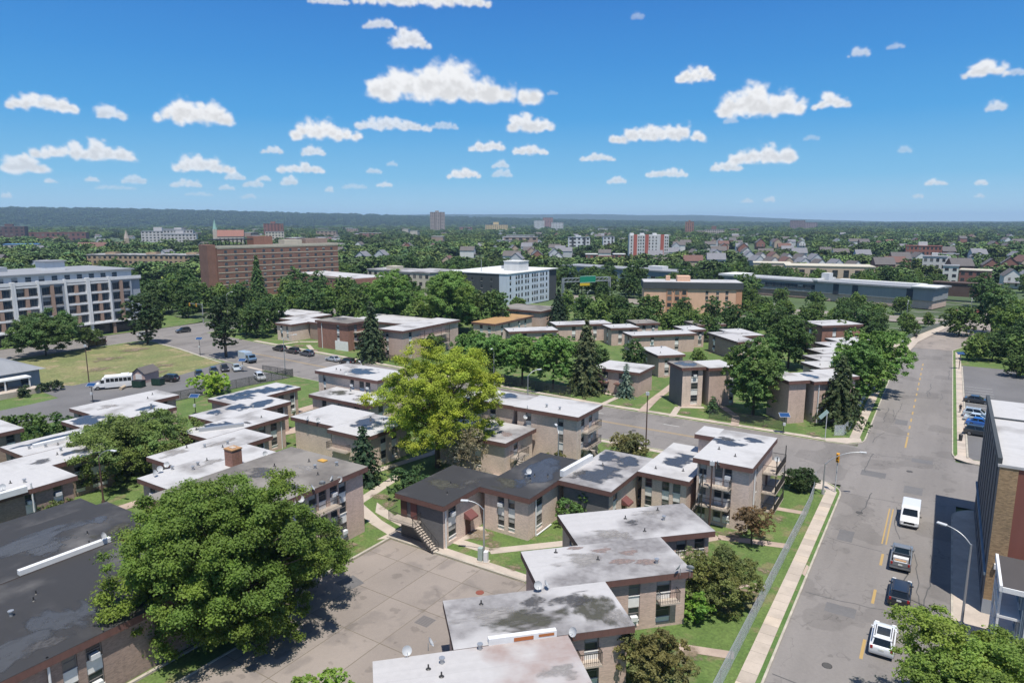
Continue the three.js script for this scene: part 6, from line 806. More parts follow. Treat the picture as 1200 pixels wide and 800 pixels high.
// cabin: a tapered box. b = [rear, front] at the belt, t = [rear, front] at the roof
function cabin(root, b, t, y0, y1, wb, wt, mat) {
  const P = (x, y, z) => new THREE.Vector3(x, y, z), A = [P(b[0], y0, -wb), P(b[1], y0, -wb), P(b[1], y0, wb), P(b[0], y0, wb)], B = [P(t[0], y1, -wt), P(t[1], y1, -wt), P(t[1], y1, wt), P(t[0], y1, wt)];
  const q = new QB(); q.quad(A[3], A[2], B[2], B[3]); q.quad(A[1], A[0], B[0], B[1]); q.quad(A[2], A[1], B[1], B[2]); q.quad(A[0], A[3], B[3], B[0]); q.quad(B[3], B[2], B[1], B[0]); part('cabin', q.geo(), mat, root);
  const rw = new RoundedBoxGeometry(t[1] - t[0] + .16, .07, wt * 2 + .08, 2, .03); rw.translate((t[0] + t[1]) / 2, y1 + .01, 0); part('car_roof', rw, mat, root);
  const pane = (name, c, s0, s1, r0, r1) => { const L = (i, j) => { const lo = c[0].clone().lerp(c[1], i), hi = c[3].clone().lerp(c[2], i); return lo.lerp(hi, j); }; const n = c[1].clone().sub(c[0]).cross(c[3].clone().sub(c[0])).normalize().multiplyScalar(.012), v = [L(s0, r0), L(s1, r0), L(s1, r1), L(s0, r1)].map(p => p.add(n)); part(name, new QB().quad(...v).geo(), M.carGlass, root); };
  pane('windscreen', [A[2], A[1], B[1], B[2]], .06, .94, .08, .94); pane('rear_window', [A[0], A[3], B[3], B[0]], .08, .92, .12, .9);
  for (const [c, fl] of [[[A[3], A[2], B[2], B[3]], 0], [[A[1], A[0], B[0], B[1]], 1]]) { const k = fl ? [[.07, .49], [.53, .93]] : [[.07, .47], [.51, .93]]; for (const [a, e] of k) pane('side_window', c, a, e, .1, .9); }
}
function wheels(root, xs, r, half, w = .22) { for (const x of xs) for (const s of [-1, 1]) { const m = part('wheel', cached(`wh${r}_${w}`, () => new THREE.CylinderGeometry(r, r, w, 20).rotateX(Math.PI / 2)), M.tyre, root); m.position.set(x, r, s * (half - w / 2 + .02)); const h = part('rim', cached(`ri${r}_${w}`, () => new THREE.CylinderGeometry(r * .62, r * .62, w + .015, 14).rotateX(Math.PI / 2)), M.rim, m); } }
function lights(root, xr, xf, y, half) { for (const s of [-1, 1]) { const h = part('headlight', cached('hl', () => new RoundedBoxGeometry(.1, .16, .36, 2, .04)), M.headl, root); h.position.set(xf, y, s * (half - .26)); const t = part('tail_light', cached('tl', () => new RoundedBoxGeometry(.08, .3, .2, 2, .03)), M.tail, root); t.position.set(xr, y + .1, s * (half - .18)); } const p = part('number_plate', cached('np', () => boxGeo(-.02, .02, -.08, .08, -.2, .2)), M.plate, root); p.position.set(xr - .02, y, 0); }
function mirrors(root, x, y, half, mat) { for (const s of [-1, 1]) { const m = part('mirror', cached('mir', () => new RoundedBoxGeometry(.12, .14, .2, 2, .04)), mat, root); m.position.set(x, y, s * (half + .08)); } }
const car = { // each returns a Group facing +x
  sedan(root, c) { const p = paint(...c); part('body', bodyGeo([[-2.3, .3], [2.2, .28], [2.32, .42, 2.3, .62], [2.2, .78, 1.2, .9], [.9, .92], [-1.55, .96], [-2.2, .95, -2.28, .8], [-2.34, .5, -2.3, .3]], 1.8), p, root); cabin(root, [-1.85, 1.05], [-1.1, .15], .92, 1.42, .8, .62, p); part('sill', boxGeo(-2.1, 2.1, .18, .34, -.8, .8), M.black, root); wheels(root, [-1.38, 1.38], .33, .9); lights(root, -2.3, 2.24, .66, .9); mirrors(root, .65, .95, .84, p); },
  suv(root, c) { const p = paint(...c); part('body', bodyGeo([[-2.25, .34], [2.2, .32], [2.34, .5, 2.3, .78], [2.22, 1.0, 1.2, 1.06], [1.0, 1.08], [-2.1, 1.12], [-2.32, 1.1, -2.32, .8], [-2.34, .5, -2.25, .34]], 1.86), p, root); cabin(root, [-2.2, 1.15], [-1.85, .35], 1.06, 1.66, .83, .68, p); part('sill', boxGeo(-2.1, 2.1, .22, .38, -.84, .84), M.black, root); for (const s of [-1, 1]) part('roof_rail', boxGeo(-1.7, .2, 1.7, 1.75, s * .6 - .03, s * .6 + .03), M.darkMetal, root); wheels(root, [-1.4, 1.42], .37, .93); lights(root, -2.3, 2.24, .85, .93); mirrors(root, .8, 1.12, .88, p); },
  pickup(root, c) { const p = paint(...c); part('body', bodyGeo([[-2.7, .45], [2.55, .42], [2.72, .6, 2.68, .95], [2.6, 1.12, 1.3, 1.16], [1.1, 1.18], [-.35, 1.16], [-.36, .82], [-2.7, .8]], 1.94), p, root); for (const s of [-1, 1]) part('bed_side', new RoundedBoxGeometry(2.4, .42, .12, 2, .03).translate(-1.55, .98, s * .9), p, root); part('tailgate', new RoundedBoxGeometry(.1, .44, 1.8, 2, .03).translate(-2.68, .98, 0), p, root); part('bed_floor', boxGeo(-2.62, -.4, .8, .83, -.84, .84), M.black, root); cabin(root, [-.4, 1.3], [-.22, .55], 1.14, 1.78, .86, .7, p); part('sill', boxGeo(-2.5, 2.4, .3, .46, -.85, .85), M.black, root); wheels(root, [-1.75, 1.72], .4, .97, .26); lights(root, -2.72, 2.62, .92, .97); mirrors(root, .9, 1.25, .95, p); },
  van(root, c) { const p = paint(...c); part('body', bodyGeo([[-2.75, .36], [2.5, .34], [2.66, .5, 2.62, .85], [2.5, 1.08, 1.75, 1.22], [1.45, 1.3], [.95, 2.0], [.7, 2.1, .3, 2.12], [-2.4, 2.12], [-2.72, 2.1, -2.75, 1.8]], 1.98, .14), p, root); const P = (x, y, z) => new THREE.Vector3(x, y, z); part('windscreen', new QB().quad(P(1.62, 1.3, .8), P(1.62, 1.3, -.8), P(1.12, 1.96, -.72), P(1.12, 1.96, .72)).geo(), M.carGlass, root); for (const s of [-1, 1]) { part('side_window', boxGeo(.35, 1.2, 1.28, 1.85, s * .985 - .012, s * .985 + .012), M.carGlass, root); part('side_window', boxGeo(-2.3, .1, 1.32, 1.85, s * .985 - .01, s * .985 + .01), M.carGlass, root); } part('rear_window', boxGeo(-2.79, -2.76, 1.25, 1.85, -.75, .75), M.carGlass, root); part('grille', boxGeo(2.6, 2.66, .55, .85, -.55, .55), M.black, root); part('bumper', new RoundedBoxGeometry(.14, .2, 1.8, 2, .05).translate(2.62, .46, 0), M.metal, root); wheels(root, [-1.7, 1.65], .36, .98); lights(root, -2.74, 2.58, .82, .98); mirrors(root, 1.5, 1.3, 1.02, M.black); },
};
const carProto = {};
function vehicle(kind, label, u, v, heading, color, group, y = RY) { // heading: degrees, 0 = east (+u), 90 = north
  const key = kind + color.join(); const t = thing({ sedan: 'car', suv: 'suv', pickup: 'pickup_truck', van: 'van' }[kind], label, { sedan: 'car', suv: 'car', pickup: 'pickup', van: 'van' }[kind], u, v, heading * D2R, group, y);
  if (carProto[key]) for (const c of carProto[key].children) t.add(c.clone()); else { car[kind](t, color); carProto[key] = t; } return t;
}
vehicle('van', 'white passenger van driving down the avenue towards the camera side', -1.1, 92.6, -90, [.72, .72, .72]);
{ const t = vehicle('pickup', 'grey pickup truck with a load in its bed, driving up the avenue', -1.35, 80.2, 90, [.17, .178, .185]); const load = thing('cargo_box', 'white and brown boxes lying in the bed of the grey pickup', 'box', -1.35, 78.6, 0); part('carton', boxGeo(-.7, .7, .72, 1.12, -.35, .2), M.white, load); part('carton', boxGeo(-.55, .5, .72, 1.0, .26, .6), flat(.4, .24, .12), load); part('carton', boxGeo(-.6, .6, .72, .95, .66, .95), M.white, load); }
vehicle('suv', 'black suv driving up the avenue behind the pickup', -1.0, 72.0, 90, [.012, .014, .018]);
vehicle('suv', 'white suv with dark glass roof on the avenue beside the leafy street tree', -1.75, 62.6, 90, [.7, .71, .72]);
{ const s = scene.children.at(-1); part('glass_roof', new RoundedBoxGeometry(1.3, .02, 1.0, 2, .01).translate(-.7, 1.715, 0), M.carGlass, s); }
for (const [u, v, c, l] of [[-158.5, 125.6, [.02, .021, .024], 'first of three dark cars parked along the far kerb, next to the corner lawn'], [-152.4, 125.2, [.03, .03, .034], 'middle of three dark cars parked along the far kerb'], [-146, 124.6, [.06, .07, .09], 'blue grey parked car, last of the three along the far kerb']]) vehicle('suv', l, u, v, 176, c, 'cars parked along the cross street');
vehicle('sedan', 'silver car parked on the cross street behind a black car', -134.6, 123.4, 176, [.36, .4, .44], 'cars parked along the cross street'); vehicle('suv', 'black car parked on the cross street beside the silver one', -128.6, 122.6, 176, [.012, .012, .013], 'cars parked along the cross street');
[[-147.2, 93.2, [.016, .017, .022], 'black car parked at the field side of the car park, next to the wrecked one'], [-147.4, 97.2, [.03, .034, .05], 'navy car in the middle of the car park row'], [-147.8, 100.4, [.02, .02, .024], 'dark car between the navy and the silver one in the car park row'], [-145.6, 102.2, [.42, .46, .48], 'silver car at the street end of the car park row']].forEach(([u, v, c, l]) => vehicle('sedan', l, u, v, -28, c, 'cars in the west car park', .02));
vehicle('suv', 'white car with black roof alone by the car park fence', -132, 98.6, -25, [.68, .68, .68], 'cars in the west car park', .02);
vehicle('suv', 'dark battered car with open bonnet beside the shed', -148.4, 86.4, -160, [.03, .03, .03], 'cars in the west car park', .02);
vehicle('suv', 'dark car turning at the west junction', -212.3, 130, -100, [.03, .035, .04]); vehicle('sedan', 'dark red car in front of the white apartments', -214.8, 104, 90, [.13, .012, .016]); vehicle('sedan', 'pale grey car at the kerb before the white apartments', -216, 119, 90, [.4, .42, .42]);
vehicle('van', 'tall dark delivery van waiting at the far side of the west junction', -213, 143, -80, [.03, .03, .035]);
{ const t = thing('box_truck', 'white and blue utility truck parked under the tall dark street tree', 'truck', -152.6, 110.6, -8 * D2R, undefined, RY); part('chassis', boxGeo(-3, 3, .45, .75, -.9, .9), M.black, t); part('cargo_body', new RoundedBoxGeometry(3.6, 1.9, 2.1, 2, .06).translate(-1.2, 1.75, 0), paint(.5, .55, .6), t); part('cab', bodyGeo([[.75, .7], [2.9, .68], [3.0, 1.2], [2.5, 1.45], [2.1, 2.2], [.75, 2.2]], 2.0, .1), paint(.12, .2, .3), t); part('windscreen', new QB().quad(new THREE.Vector3(2.58, 1.46, .85), new THREE.Vector3(2.58, 1.46, -.85), new THREE.Vector3(2.2, 2.1, -.8), new THREE.Vector3(2.2, 2.1, .8)).geo(), M.carGlass, t); for (const s of [-1, 1]) part('side_window', boxGeo(1.2, 2.0, 1.45, 2.05, s * 1.0 - .012, s * 1.0 + .012), M.carGlass, t); wheels(t, [-1.9, 2.0], .45, 1, .3); }
[[7.5, 163.2, [.03, .036, .045], 'sedan', 'dark car parked in the right hand lot, furthest from the brick building'], [7.2, 150.6, [.5, .56, .6], 'suv', 'silver suv in the right hand lot'], [7.3, 147.6, [.6, .66, .68], 'sedan', 'white car beside the blue one in the right hand lot'], [7.6, 144.4, [.02, .12, .42], 'sedan', 'bright blue car parked in the right hand lot'], [7.2, 137.6, [.03, .035, .04], 'suv', 'black car in the right hand lot next to the brick building']].forEach(([u, v, c, k, l]) => vehicle(k, l, u, v, -8, c, 'cars in the right hand lot', .02));
[[2.6, 305, [.5, .5, .5], 'sedan'], [9, 318, [.06, .07, .08], 'suv'], [12, 330, [.35, .1, .04], 'sedan'], [16, 300, [.1, .16, .14], 'van'], [20, 312, [.6, .6, .6], 'van'], [5, 322, [.5, .1, .06], 'suv']].forEach(([u, v, c, k], i) => vehicle(k, ['pale car', 'dark suv', 'rust red car', 'dark green van', 'white van', 'red suv'][i] + ' in the traffic beyond the bridge', u, v, 70, c, 'traffic beyond the bridge'));
[[-131, 262, [.5, .5, .5], 'sedan', 'silver car'], [-127, 268, [.6, .6, .6], 'suv', 'white suv'], [-133, 271, [.1, .12, .16], 'sedan', 'dark blue car'], [-124, 263, [.4, .06, .04], 'sedan', 'red car'], [-129, 277, [.55, .55, .55], 'van', 'white van'], [-137, 268, [.3, .32, .34], 'sedan', 'grey car']].forEach(([u, v, c, k, l]) => vehicle(k, l + ' under the green highway sign', u, v, 20, c, 'cars under the highway sign', -.1));
{ // shuttle bus
  const t = thing('shuttle_bus', 'white shuttle bus with dark side windows parked by the field', 'bus', -152.6, 76.2, -122 * D2R, undefined, .02); // faces south-west
  part('body', new RoundedBoxGeometry(5.4, 2.2, 2.3, 3, .14).translate(-1.1, 1.75, 0), M.white, t); part('cab', bodyGeo([[1.5, .5], [3.7, .48], [3.82, .7, 3.75, 1.15], [3.5, 1.32, 2.6, 1.42], [2.0, 2.35], [1.5, 2.5]], 2.1, .12), M.white, t); part('windscreen', new QB().quad(new THREE.Vector3(2.72, 1.44, .85), new THREE.Vector3(2.72, 1.44, -.85), new THREE.Vector3(2.2, 2.25, -.85), new THREE.Vector3(2.2, 2.25, .85)).geo(), M.carGlass, t);
  for (const s of [-1, 1]) { for (let i = 0; i < 6; i++) part('side_window', boxGeo(-3.6 + i * .82, -2.88 + i * .82, 1.6, 2.4, s * 1.152 - .01, s * 1.152 + .01), M.carGlass, t); part('cab_window', boxGeo(1.6, 2.3, 1.45, 2.1, s * 1.06 - .01, s * 1.06 + .01), M.carGlass, t); part('skirt', boxGeo(-3.7, 1.5, .4, .7, s * 1.1 - .04, s * 1.1 + .04), M.white, t); } wheels(t, [-2.5, 2.9], .42, 1.1, .28); lights(t, -3.82, 3.72, .95, 1.05); part('roof_unit', new RoundedBoxGeometry(1.6, .3, 1.4, 2, .08).translate(-2.4, 2.95, 0), M.white, t); }
for (const [u, v, l] of [[-148.6, 79.6, 'dark green dumpster beside the shuttle bus'], [-146.9, 83.0, 'dark green dumpster with raised lid in front of the pink shed']]) { const t = thing('dumpster', l, 'dumpster', u, v, .4, 'dumpsters', .02), m = std({ color: lin(.012, .04, .026), roughness: .6 }); part('bin', new QB().box(-1.1, 1.1, .15, 1.5, -.8, .8).geo(), m, t); for (let i = -2; i <= 2; i++) part('rib', boxGeo(i * .45 - .04, i * .45 + .04, .2, 1.4, .8, .86), m, t); part('lid', boxGeo(-1.15, 1.15, 1.5, 1.58, -.85, .85).applyMatrix4(new THREE.Matrix4().makeRotationX(-.06)), M.black, t); for (const s of [-1, 1]) part('caster', boxGeo(s * .9 - .08, s * .9 + .08, 0, .16, -.6, .6), M.black, t); }
{ const t = thing('timber_log', 'pale felled log lying beside the shuttle bus', 'log', -150.6, 77.6, -.9, undefined, .05); part('log', new THREE.CylinderGeometry(.28, .34, 4.2, 10).rotateZ(Math.PI / 2).translate(0, .3, 0), flat(.5, .4, .28), t); }

// ---------------------------------------------------------------- street furniture
function lampPost(label, u, v, h, reach, dir, mat = M.metal, group) { // cobra head lamp; dir: degrees of the arm
  const t = thing('street_lamp', label, 'street lamp', u, v, dir * D2R, group); part('pole', new THREE.CylinderGeometry(.07, .12, h, 10).translate(0, h / 2, 0), mat, t); part('base', new THREE.CylinderGeometry(.2, .24, .5, 10).translate(0, .25, 0), mat, t);
  const c = new THREE.QuadraticBezierCurve3(new THREE.Vector3(0, h - .15, 0), new THREE.Vector3(reach * .35, h + reach * .42, 0), new THREE.Vector3(reach, h + reach * .45, 0)); part('arm', new THREE.TubeGeometry(c, 12, .055, 7), M.metal, t); const hd = part('lamp_head', new RoundedBoxGeometry(.85, .18, .36, 3, .08), M.lampGrey, t); hd.position.set(reach + .3, h + reach * .45, 0); part('lens', new THREE.SphereGeometry(.16, 12, 8, 0, 6.3, 1.57, 1.57).scale(1.4, .6, 1), M.frame, hd).position.y = -.08; return t;
}
M.lampGrey = std({ color: lin(.5, .51, .52), roughness: .5 });
lampPost('tall metal street lamp arching over the avenue in front of the brick building', 4.0, 69.2, 8.0, 2.2, 158);
lampPost('grey court lamp at the corner of the parking court near the beige block', -39.8, 56.8, 5.6, 1.8, 205);
lampPost('brown pole lamp behind the black roofed block', -89.6, 42, 6.4, 2.6, 10, M.rustPole);
lampPost('grey lamp between the three storey beige block and the black roof', -44.2, 81.6, 6.6, 1.6, 130);
lampPost('curved lamp over the cross street pavement near the drooping pine', -61, 119.4 - 18.4, 9.2, 2, 60);
lampPost('lamp post beside the leafy street row', -83, 122.8, 8, 1.6, -70);
lampPost('lamp post beside the black parked car on the cross street', -131, 105, 8.6, 2.4, 50);
lampPost('lamp over the path between the pink brick rows', -101, 100.4, 6.4, 1.6, 150, M.rustPole);
lampPost('grey lamp arching over the corner by the yellow signal', -11.4, 95.6, 4.3, 4.2, 20);
lampPost('white lamp above the white wall by the white apartments', -210, 118, 8.5, 1.6, 0);
for (const [u, v, l] of [[-228, 158, 'lamp at the junction before the banded slab'], [-228, 190, 'lamp beside the pointed cypress'], [-116, 236, 'lamp by the highway near the peach block'], [-10.2, 262, 'lamp standing at the bridge parapet'], [8, 282, 'lamp beyond the bridge hedge']]) lampPost(l, u, v, 9, 2, 90);
// poles with a small solar panel
M.solar = new THREE.MeshPhysicalMaterial({ color: lin(.02, .06, .16), roughness: .12 });
const solarLabels = ['solar panel pole on the cross street verge by the pine', 'solar panel pole beside the leafy thicket and the bus', 'solar panel pole by the yellow green shrub', 'solar panel pole on the kerb of the field', 'solar panel pole behind the pooled white roofs'];
[[-21.4, 120.9, 3.3], [-143.6, 67.4, 3.7], [-142.6, 101.8, 3], [-171.2, 109.2, 4.6], [-117.4, 73, 3.8]].forEach(([u, v, h], i) => { const t = thing('solar_pole', solarLabels[i], 'pole', u, v, .5); part('pole', new THREE.CylinderGeometry(.06, .08, h, 8).translate(0, h / 2, 0), M.darkMetal, t); const p = part('solar_panel', new RoundedBoxGeometry(1.7, .07, 1.0, 1, .02), M.solar, t); p.position.set(0, h, 0); p.rotation.x = .5; part('panel_frame', new QB().box(-.89, .89, -.05, .05, .5, .54).box(-.89, .89, -.05, .05, -.54, -.5).box(-.89, -.85, -.05, .05, -.5, .5).box(.85, .89, -.05, .05, -.5, .5).geo(), M.lampGrey, p); part('cabinet', boxGeo(-.2, .2, h * .45, h * .45 + .5, .07, .35), M.lampGrey, t); });
for (const [u, v, h, l] of [[-38.4, 100.4, 9.4, 'bare dark utility pole beside the cross street bank'], [-21.2, 77, 8.4, 'rusty pole with fittings in front of the corner block'], [-157.6, 73.6, 9.6, 'tall dark utility pole behind the shuttle bus'], [-103.6, 99, 7.4, 'slim grey pole on the path between the rows']]) { const t = thing('utility_pole', l, 'pole', u, v); part('pole', new THREE.CylinderGeometry(.08, .13, h, 8).translate(0, h / 2, 0), M.rustPole, t); part('fitting', boxGeo(-.25, .25, h - .5, h, -.15, .15), M.lampGrey, t); }
{ const t = thing('fire_alarm_pole', 'slim pole with a yellow traffic signal head on the near street corner', 'traffic signal', -10.1, 97.2); part('pole', new THREE.CylinderGeometry(.06, .08, 4.4, 8).translate(0, 2.2, 0), M.lampGrey, t); const y = std({ color: lin(.62, .3, .02), roughness: .5 }); part('signal_head', new RoundedBoxGeometry(.42, 1.25, .4, 2, .06).translate(0, 4.9, 0), y, t); for (const k of [-1, 0, 1]) { const v = part('visor', new THREE.CylinderGeometry(.15, .15, .24, 10, 1, true, 1.57, 3.14).rotateX(Math.PI / 2).translate(0, 4.9 + k * .38, .28), y, t); part('lens', new THREE.CircleGeometry(.13, 14).translate(0, 4.9 + k * .38, .205), M.black, v); } }
{ const t = thing('signal_mast', 'signal mast with long arm at the far west junction', 'traffic signal', -226, 146.4, Math.PI); part('mast', new THREE.CylinderGeometry(.14, .2, 7, 10).translate(0, 3.5, 0), M.metal, t); part('arm', new THREE.CylinderGeometry(.09, .12, 8, 8).rotateZ(Math.PI / 2).translate(4, 6.6, 0), M.metal, t); for (const x of [3.5, 7.6]) part('signal_head', new RoundedBoxGeometry(.45, 1.2, .4, 2, .05).translate(x, 6.2, 0), std({ color: lin(.5, .26, .03) }), t); }
{ const t = thing('street_sign', 'tilted green street name sign on a pole at the corner lawn', 'sign', -14.8, 121.3, .6); part('pole', new THREE.CylinderGeometry(.07, .07, 4.6, 8).translate(0, 2.3, 0), M.lampGrey, t); part('sign_panel', new RoundedBoxGeometry(1.8, .7, .06, 1, .02).rotateZ(.75).translate(-.55, 4.3, 0), std({ color: lin(.3, .42, .4) }), t); }
{ const t = thing('highway_sign', 'green overhead highway sign on a steel gantry with a yellow panel', 'sign', -139, 281, 55 * D2R); const q = new QB(); for (const x of [-12, 12]) { q.bar(new THREE.Vector3(x, 0, 0), new THREE.Vector3(x, 11, 0), .5); q.bar(new THREE.Vector3(x, 0, 1.4), new THREE.Vector3(x, 11, 1.4), .4); } for (const y of [9.4, 11]) for (const z of [0, 1.4]) q.bar(new THREE.Vector3(-12, y, z), new THREE.Vector3(12, y, z), .3); for (let i = -12; i < 12; i += 2) q.bar(new THREE.Vector3(i, 9.4, 0), new THREE.Vector3(i + 2, 11, 0), .16); part('gantry', q.geo(), M.metal, t); part('sign_panel', boxGeo(-4, 4, 8.8, 12, 1.7, 1.85), std({ color: lin(.01, .22, .13), roughness: .5 }), t); part('sign_border', new QB().box(-3.9, 3.9, 11.75, 11.87, 1.85, 1.87).box(-3.9, 3.9, 8.92, 9.04, 1.85, 1.87).geo(), M.white, t); part('yellow_panel', boxGeo(-4, 1, 7.5, 8.7, 1.7, 1.85), std({ color: lin(.6, .42, .03), roughness: .5 }), t); }
{ const t = thing('utility_cabinet', 'pair of pale green utility cabinets at the foot of the court lamp', 'cabinet', -39.3, 56.0, .3); const m = std({ color: lin(.3, .36, .34), roughness: .6 }); part('cabinet', new RoundedBoxGeometry(.5, 1.5, .5, 2, .04).translate(-.35, .8, 0), m, t); part('cabinet', new RoundedBoxGeometry(.45, 1.2, .5, 2, .04).translate(.3, .65, .1), M.white, t); part('plinth', boxGeo(-.7, .65, 0, .08, -.35, .4), M.walk, t); }
{ const t = thing('bus_shelter', 'dark open bus shelter at the field edge before the red car', 'bus shelter', -208.8, 100.6, 0); for (const x of [-.8, .8]) for (const z of [-2.4, 0, 2.4]) part('post', boxGeo(x - .06, x + .06, 0, 2.4, z - .06, z + .06), M.darkMetal, t); part('shelter_roof', new RoundedBoxGeometry(2.2, .16, 5.4, 1, .05).translate(0, 2.5, 0), M.darkMetal, t); part('back_pane', boxGeo(.74, .78, .3, 2.2, -2.3, 2.3), M.carGlass, t); part('bench', boxGeo(.2, .6, .42, .5, -2, 2), M.darkMetal, t); }
{ const t = thing('white_sign', 'blank white sign board at the end of the bridge parapet', 'sign', 5.4, 287, -.3); for (const x of [-1.6, 1.6]) part('post', boxGeo(x - .08, x + .08, 0, 2, -.08, .08), M.lampGrey, t); part('board', boxGeo(-2, 2, 1.2, 4.6, .08, .2), M.white, t); }
{ const t = thing('panel_sign', 'blue panel on a post beside the right hand lot', 'sign', 4.6, 199.6, .6); part('post', boxGeo(-.06, .06, 0, 4, -.06, .06), M.darkMetal, t); part('sign_panel', new RoundedBoxGeometry(1.8, .1, .9, 1, .02).rotateX(.5).translate(0, 4, 0), M.solar, t); }
{ // curving green bridge parapet
  const t = thing('bridge_parapet', 'long curving green grey bridge parapet beside the avenue', 'parapet', 0, 0); const pts = [[-9.5, 214], [-9.4, 238], [-6, 256], [-1.4, 276], [3.4, 294]], m = std({ color: lin(.14, .17, .155) }); for (let i = 0; i < pts.length - 1; i++) { const a = V(...pts[i], 1.1), b = V(...pts[i + 1], 1.1); part('parapet_panel', (() => { const q = new QB(), lo = p => p.clone().setY(0), n = b.clone().sub(a).cross(new THREE.Vector3(0, 1, 0)).normalize().multiplyScalar(.15), f = (p, s) => p.clone().addScaledVector(n, s); q.quad(f(lo(a), 1), f(lo(b), 1), f(b, 1), f(a, 1)); q.quad(f(lo(b), -1), f(lo(a), -1), f(a, -1), f(b, -1)); q.quad(f(a, 1), f(b, 1), f(b, -1), f(a, -1)); return q.geo(); })(), m, t); part('top_rail', new QB().bar(a.clone().setY(1.35), b.clone().setY(1.35), .14).geo(), m, t); } }
for (const [u, v, l] of [[-5.4, 57, 'iron manhole cover in the avenue lane beside the white suv'], [-6.6, 92, 'iron manhole cover in the avenue beside the long double line'], [-2, 112, 'iron manhole cover in the middle of the street crossing'], [-44, 109, 'iron manhole cover in the cross street behind the corner block']]) { const t = thing('manhole_cover', l, 'manhole cover', u, v, 0, undefined, RY + .004); part('cover', new THREE.CylinderGeometry(.36, .36, .012, 20).translate(0, .004, 0), std({ color: lin(.07, .065, .06), roughness: .7 }), t); part('rim', new THREE.TorusGeometry(.38, .03, 6, 20).rotateX(Math.PI / 2), M.darkMetal, t); }
// chain link fences
M.link = (() => { const N = 64, d = new Uint8Array(N * N * 4); for (let j = 0; j < N; j++) for (let i = 0; i < N; i++) { const a = Math.abs((i + j) % N - N / 2) < 10 || Math.abs((i - j + N) % N - N / 2) < 10, o = (j * N + i) * 4; d[o] = d[o + 1] = d[o + 2] = a ? 255 : 0; d[o + 3] = 255; } const t = new THREE.DataTexture(d, N, N); t.wrapS = t.wrapT = THREE.RepeatWrapping; t.magFilter = THREE.LinearFilter; t.minFilter = THREE.LinearFilter; t.repeat.set(1 / .09, 1 / .09); t.needsUpdate = true; return new THREE.MeshStandardMaterial({ color: lin(.62, .67, .72), roughness: .55, metalness: 0, alphaMap: t, alphaTest: .5, side: THREE.DoubleSide }); })();
M.linkDark = M.link.clone(); M.linkDark.color = lin(.03, .035, .033);
function fence(label, pts, h, mat, pm, group) { const t = thing('chain_link_fence', label, 'fence', pts[0][0], pts[0][1], 0, group); const [ou, ov] = pts[0], L = (p, y) => V(p[0] - ou, p[1] - ov, y); for (let i = 0; i < pts.length - 1; i++) { const a = pts[i], b = pts[i + 1], len = Math.hypot(b[0] - a[0], b[1] - a[1]), n = Math.max(1, Math.round(len / 3)); part('mesh_panel', new QB().quad(L(a, .05), L(b, .05), L(b, h), L(a, h)).geo(), mat, t); part('top_rail', new QB().bar(L(a, h), L(b, h), .05).geo(), pm, t); for (let k = 0; k < n + (i === pts.length - 2 ? 1 : 0); k++) { const m = part('post', cached(`fp${h}`, () => new THREE.CylinderGeometry(.035, .035, h + .1, 7).translate(0, h / 2, 0)), pm, t), f = k / n; m.position.copy(L([lerp(a[0], b[0], f), lerp(a[1], b[1], f)], 0)); } } }
fence('galvanised chain link fence along the pavement of the avenue', [[-12, 40], [-12, 88], [-12.2, 93], [-12.8, 98.6]], 1.9, M.link, M.metal);
fence('galvanised chain link fence on the far street corner by the avenue trees', [[-13.8, 124.2], [-12.4, 125.2], [-12, 130], [-12, 176]], 1.9, M.link, M.metal);
fence('dark chain link fence under the leafy street row', [[-64, 123.2], [-100, 126.6]], 2.1, M.linkDark, M.darkMetal); fence('dark chain link fence by the lawn of the pink brick block', [[-22, 123], [-35, 123.2]], 1.8, M.linkDark, M.darkMetal);
fence('dark green fence between the car park and the white roofs', [[-127.8, 104.6], [-129.2, 93.6], [-130.2, 78], [-131.6, 70]], 2, M.linkDark, M.darkMetal); fence('short leaning fence by the car park entrance', [[-138.6, 104.4], [-128, 104.8]], 1.7, M.linkDark, M.darkMetal); fence('dark fence before the gallery block and its spruce', [[-112, 129.6], [-130, 131.2]], 1.8, M.linkDark, M.darkMetal);
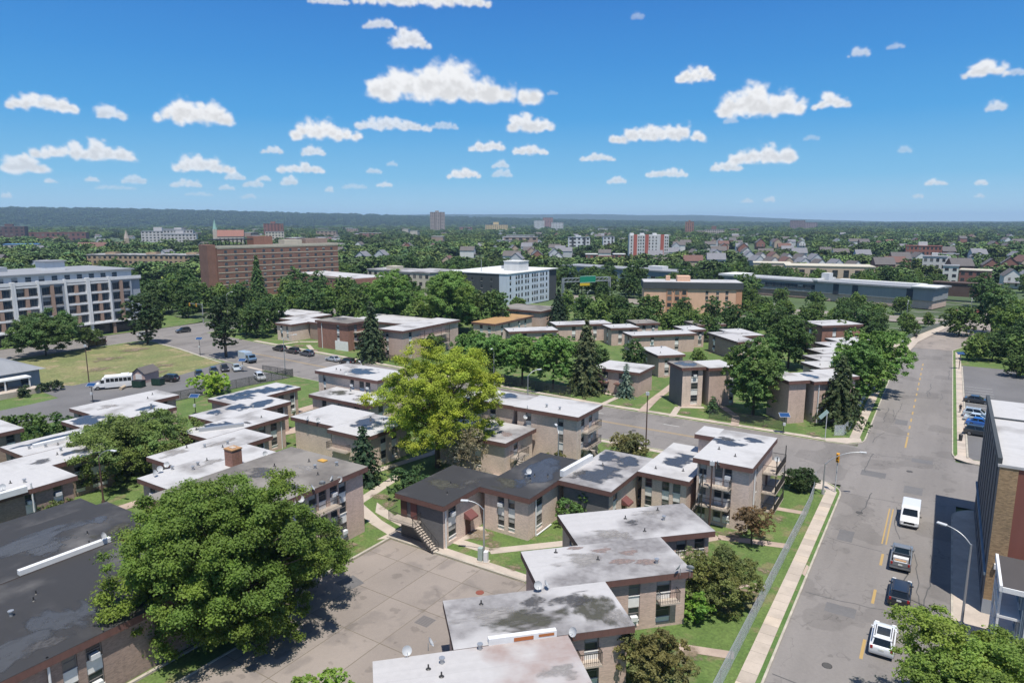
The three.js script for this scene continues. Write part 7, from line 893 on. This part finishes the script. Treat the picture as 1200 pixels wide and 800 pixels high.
// walking person on the right hand pavement
function person(label, u, v, turn, top, leg) {
  const J = { head: [0, 1.62, .02, .105], neck: [0, 1.45, 0, .055], chest: [0, 1.28, 0, .155], waist: [0, 1.0, 0, .135], hip: [0, .9, 0, .15], ls: [-.19, 1.38, 0, .065], le: [-.24, 1.12, -.06, .048], lh: [-.24, .88, .06, .036], rs: [.19, 1.38, 0, .065], re: [.24, 1.12, .04, .048], rh: [.23, .9, .2, .036], lk: [-.1, .48, .12, .065], lf: [-.1, .08, .16, .05], rk: [.1, .48, -.02, .065], rf: [.1, .1, -.26, .05], lt: [-.1, .05, .3, .04], rt: [.1, .05, -.14, .04], lp: [-.09, .86, 0, .09], rp: [.09, .86, 0, .09] };
  const B = [['head', 'neck'], ['neck', 'chest'], ['chest', 'waist'], ['waist', 'hip'], ['chest', 'ls'], ['ls', 'le'], ['le', 'lh'], ['chest', 'rs'], ['rs', 're'], ['re', 'rh'], ['lp', 'lk'], ['lk', 'lf'], ['lf', 'lt'], ['rp', 'rk'], ['rk', 'rf'], ['rf', 'rt'], ['hip', 'lp'], ['hip', 'rp']];
  const N = 56, mc = new MarchingCubes(N, new THREE.MeshStandardMaterial(), false, false, 60000); mc.isolation = 0; const S = .95;
  for (let k = 0; k < N; k++) for (let j = 0; j < N; j++) for (let i = 0; i < N; i++) { const x = (i - N / 2) / (N / 2) * S, y = (j - N / 2) / (N / 2) * S + .88, z = (k - N / 2) / (N / 2) * S; let d = 9; for (const [a, b] of B) { const p = J[a], q = J[b], dx = q[0] - p[0], dy = q[1] - p[1], dz = q[2] - p[2], t = Math.max(0, Math.min(1, ((x - p[0]) * dx + (y - p[1]) * dy + (z - p[2]) * dz) / (dx * dx + dy * dy + dz * dz))), e = Math.hypot(x - p[0] - dx * t, y - p[1] - dy * t, z - p[2] - dz * t) - lerp(p[3], q[3], t), h = Math.max(0, .05 - Math.abs(d - e)) / .05; d = Math.min(d, e) - h * h * .0125; } mc.field[i + j * N + k * N * N] = -d; }
  mc.update(); const n = mc.count, pa = mc.positionArray.slice(0, n * 3), na = mc.normalArray.slice(0, n * 3), col = []; for (let i = 0; i < n; i++) { pa[i * 3] *= S; pa[i * 3 + 1] = pa[i * 3 + 1] * S + .88; pa[i * 3 + 2] *= S; const y = pa[i * 3 + 1], ax = Math.abs(pa[i * 3]), c = y > 1.68 || (y > 1.56 && pa[i * 3 + 2] < .01) ? [.03, .02, .015] : y > 1.47 || (ax > .2 && y < 1.12) ? [.3, .17, .11] : y > .93 ? top : y > .11 ? leg : [.03, .03, .03]; col.push(...c); }
  const g = new THREE.BufferGeometry(); g.setAttribute('position', new THREE.BufferAttribute(pa, 3)); g.setAttribute('normal', new THREE.BufferAttribute(na, 3)); g.setAttribute('color', new THREE.Float32BufferAttribute(col, 3)); const t = thing('person', label, 'person', u, v, turn, undefined, .04); part('body', g, std({ vertexColors: true, roughness: .9 }), t);
}
person('person in dark clothes walking on the pavement beside the right hand lot', 4.5, 153, 0, [.03, .03, .035], [.03, .035, .06]);
person('person in dark clothes walking along the bridge parapet', -6.4, 246, 2.9, [.05, .04, .04], [.04, .04, .05]);
for (const [u, v, l] of [[4.4, 132.6, 'dark litter bin on the pavement by the brick building corner']]) { const t = thing('litter_bin', l, 'litter bin', u, v, 0, undefined, .04); part('bin', new THREE.CylinderGeometry(.3, .26, .95, 14).translate(0, .48, 0), M.darkMetal, t); part('lid', new THREE.CylinderGeometry(.2, .33, .16, 14).translate(0, 1.03, 0), M.black, t); }

scene.traverse(o => { if (o.isMesh) { o.castShadow = true; o.receiveShadow = true; } });
renderer.render(scene, camera);
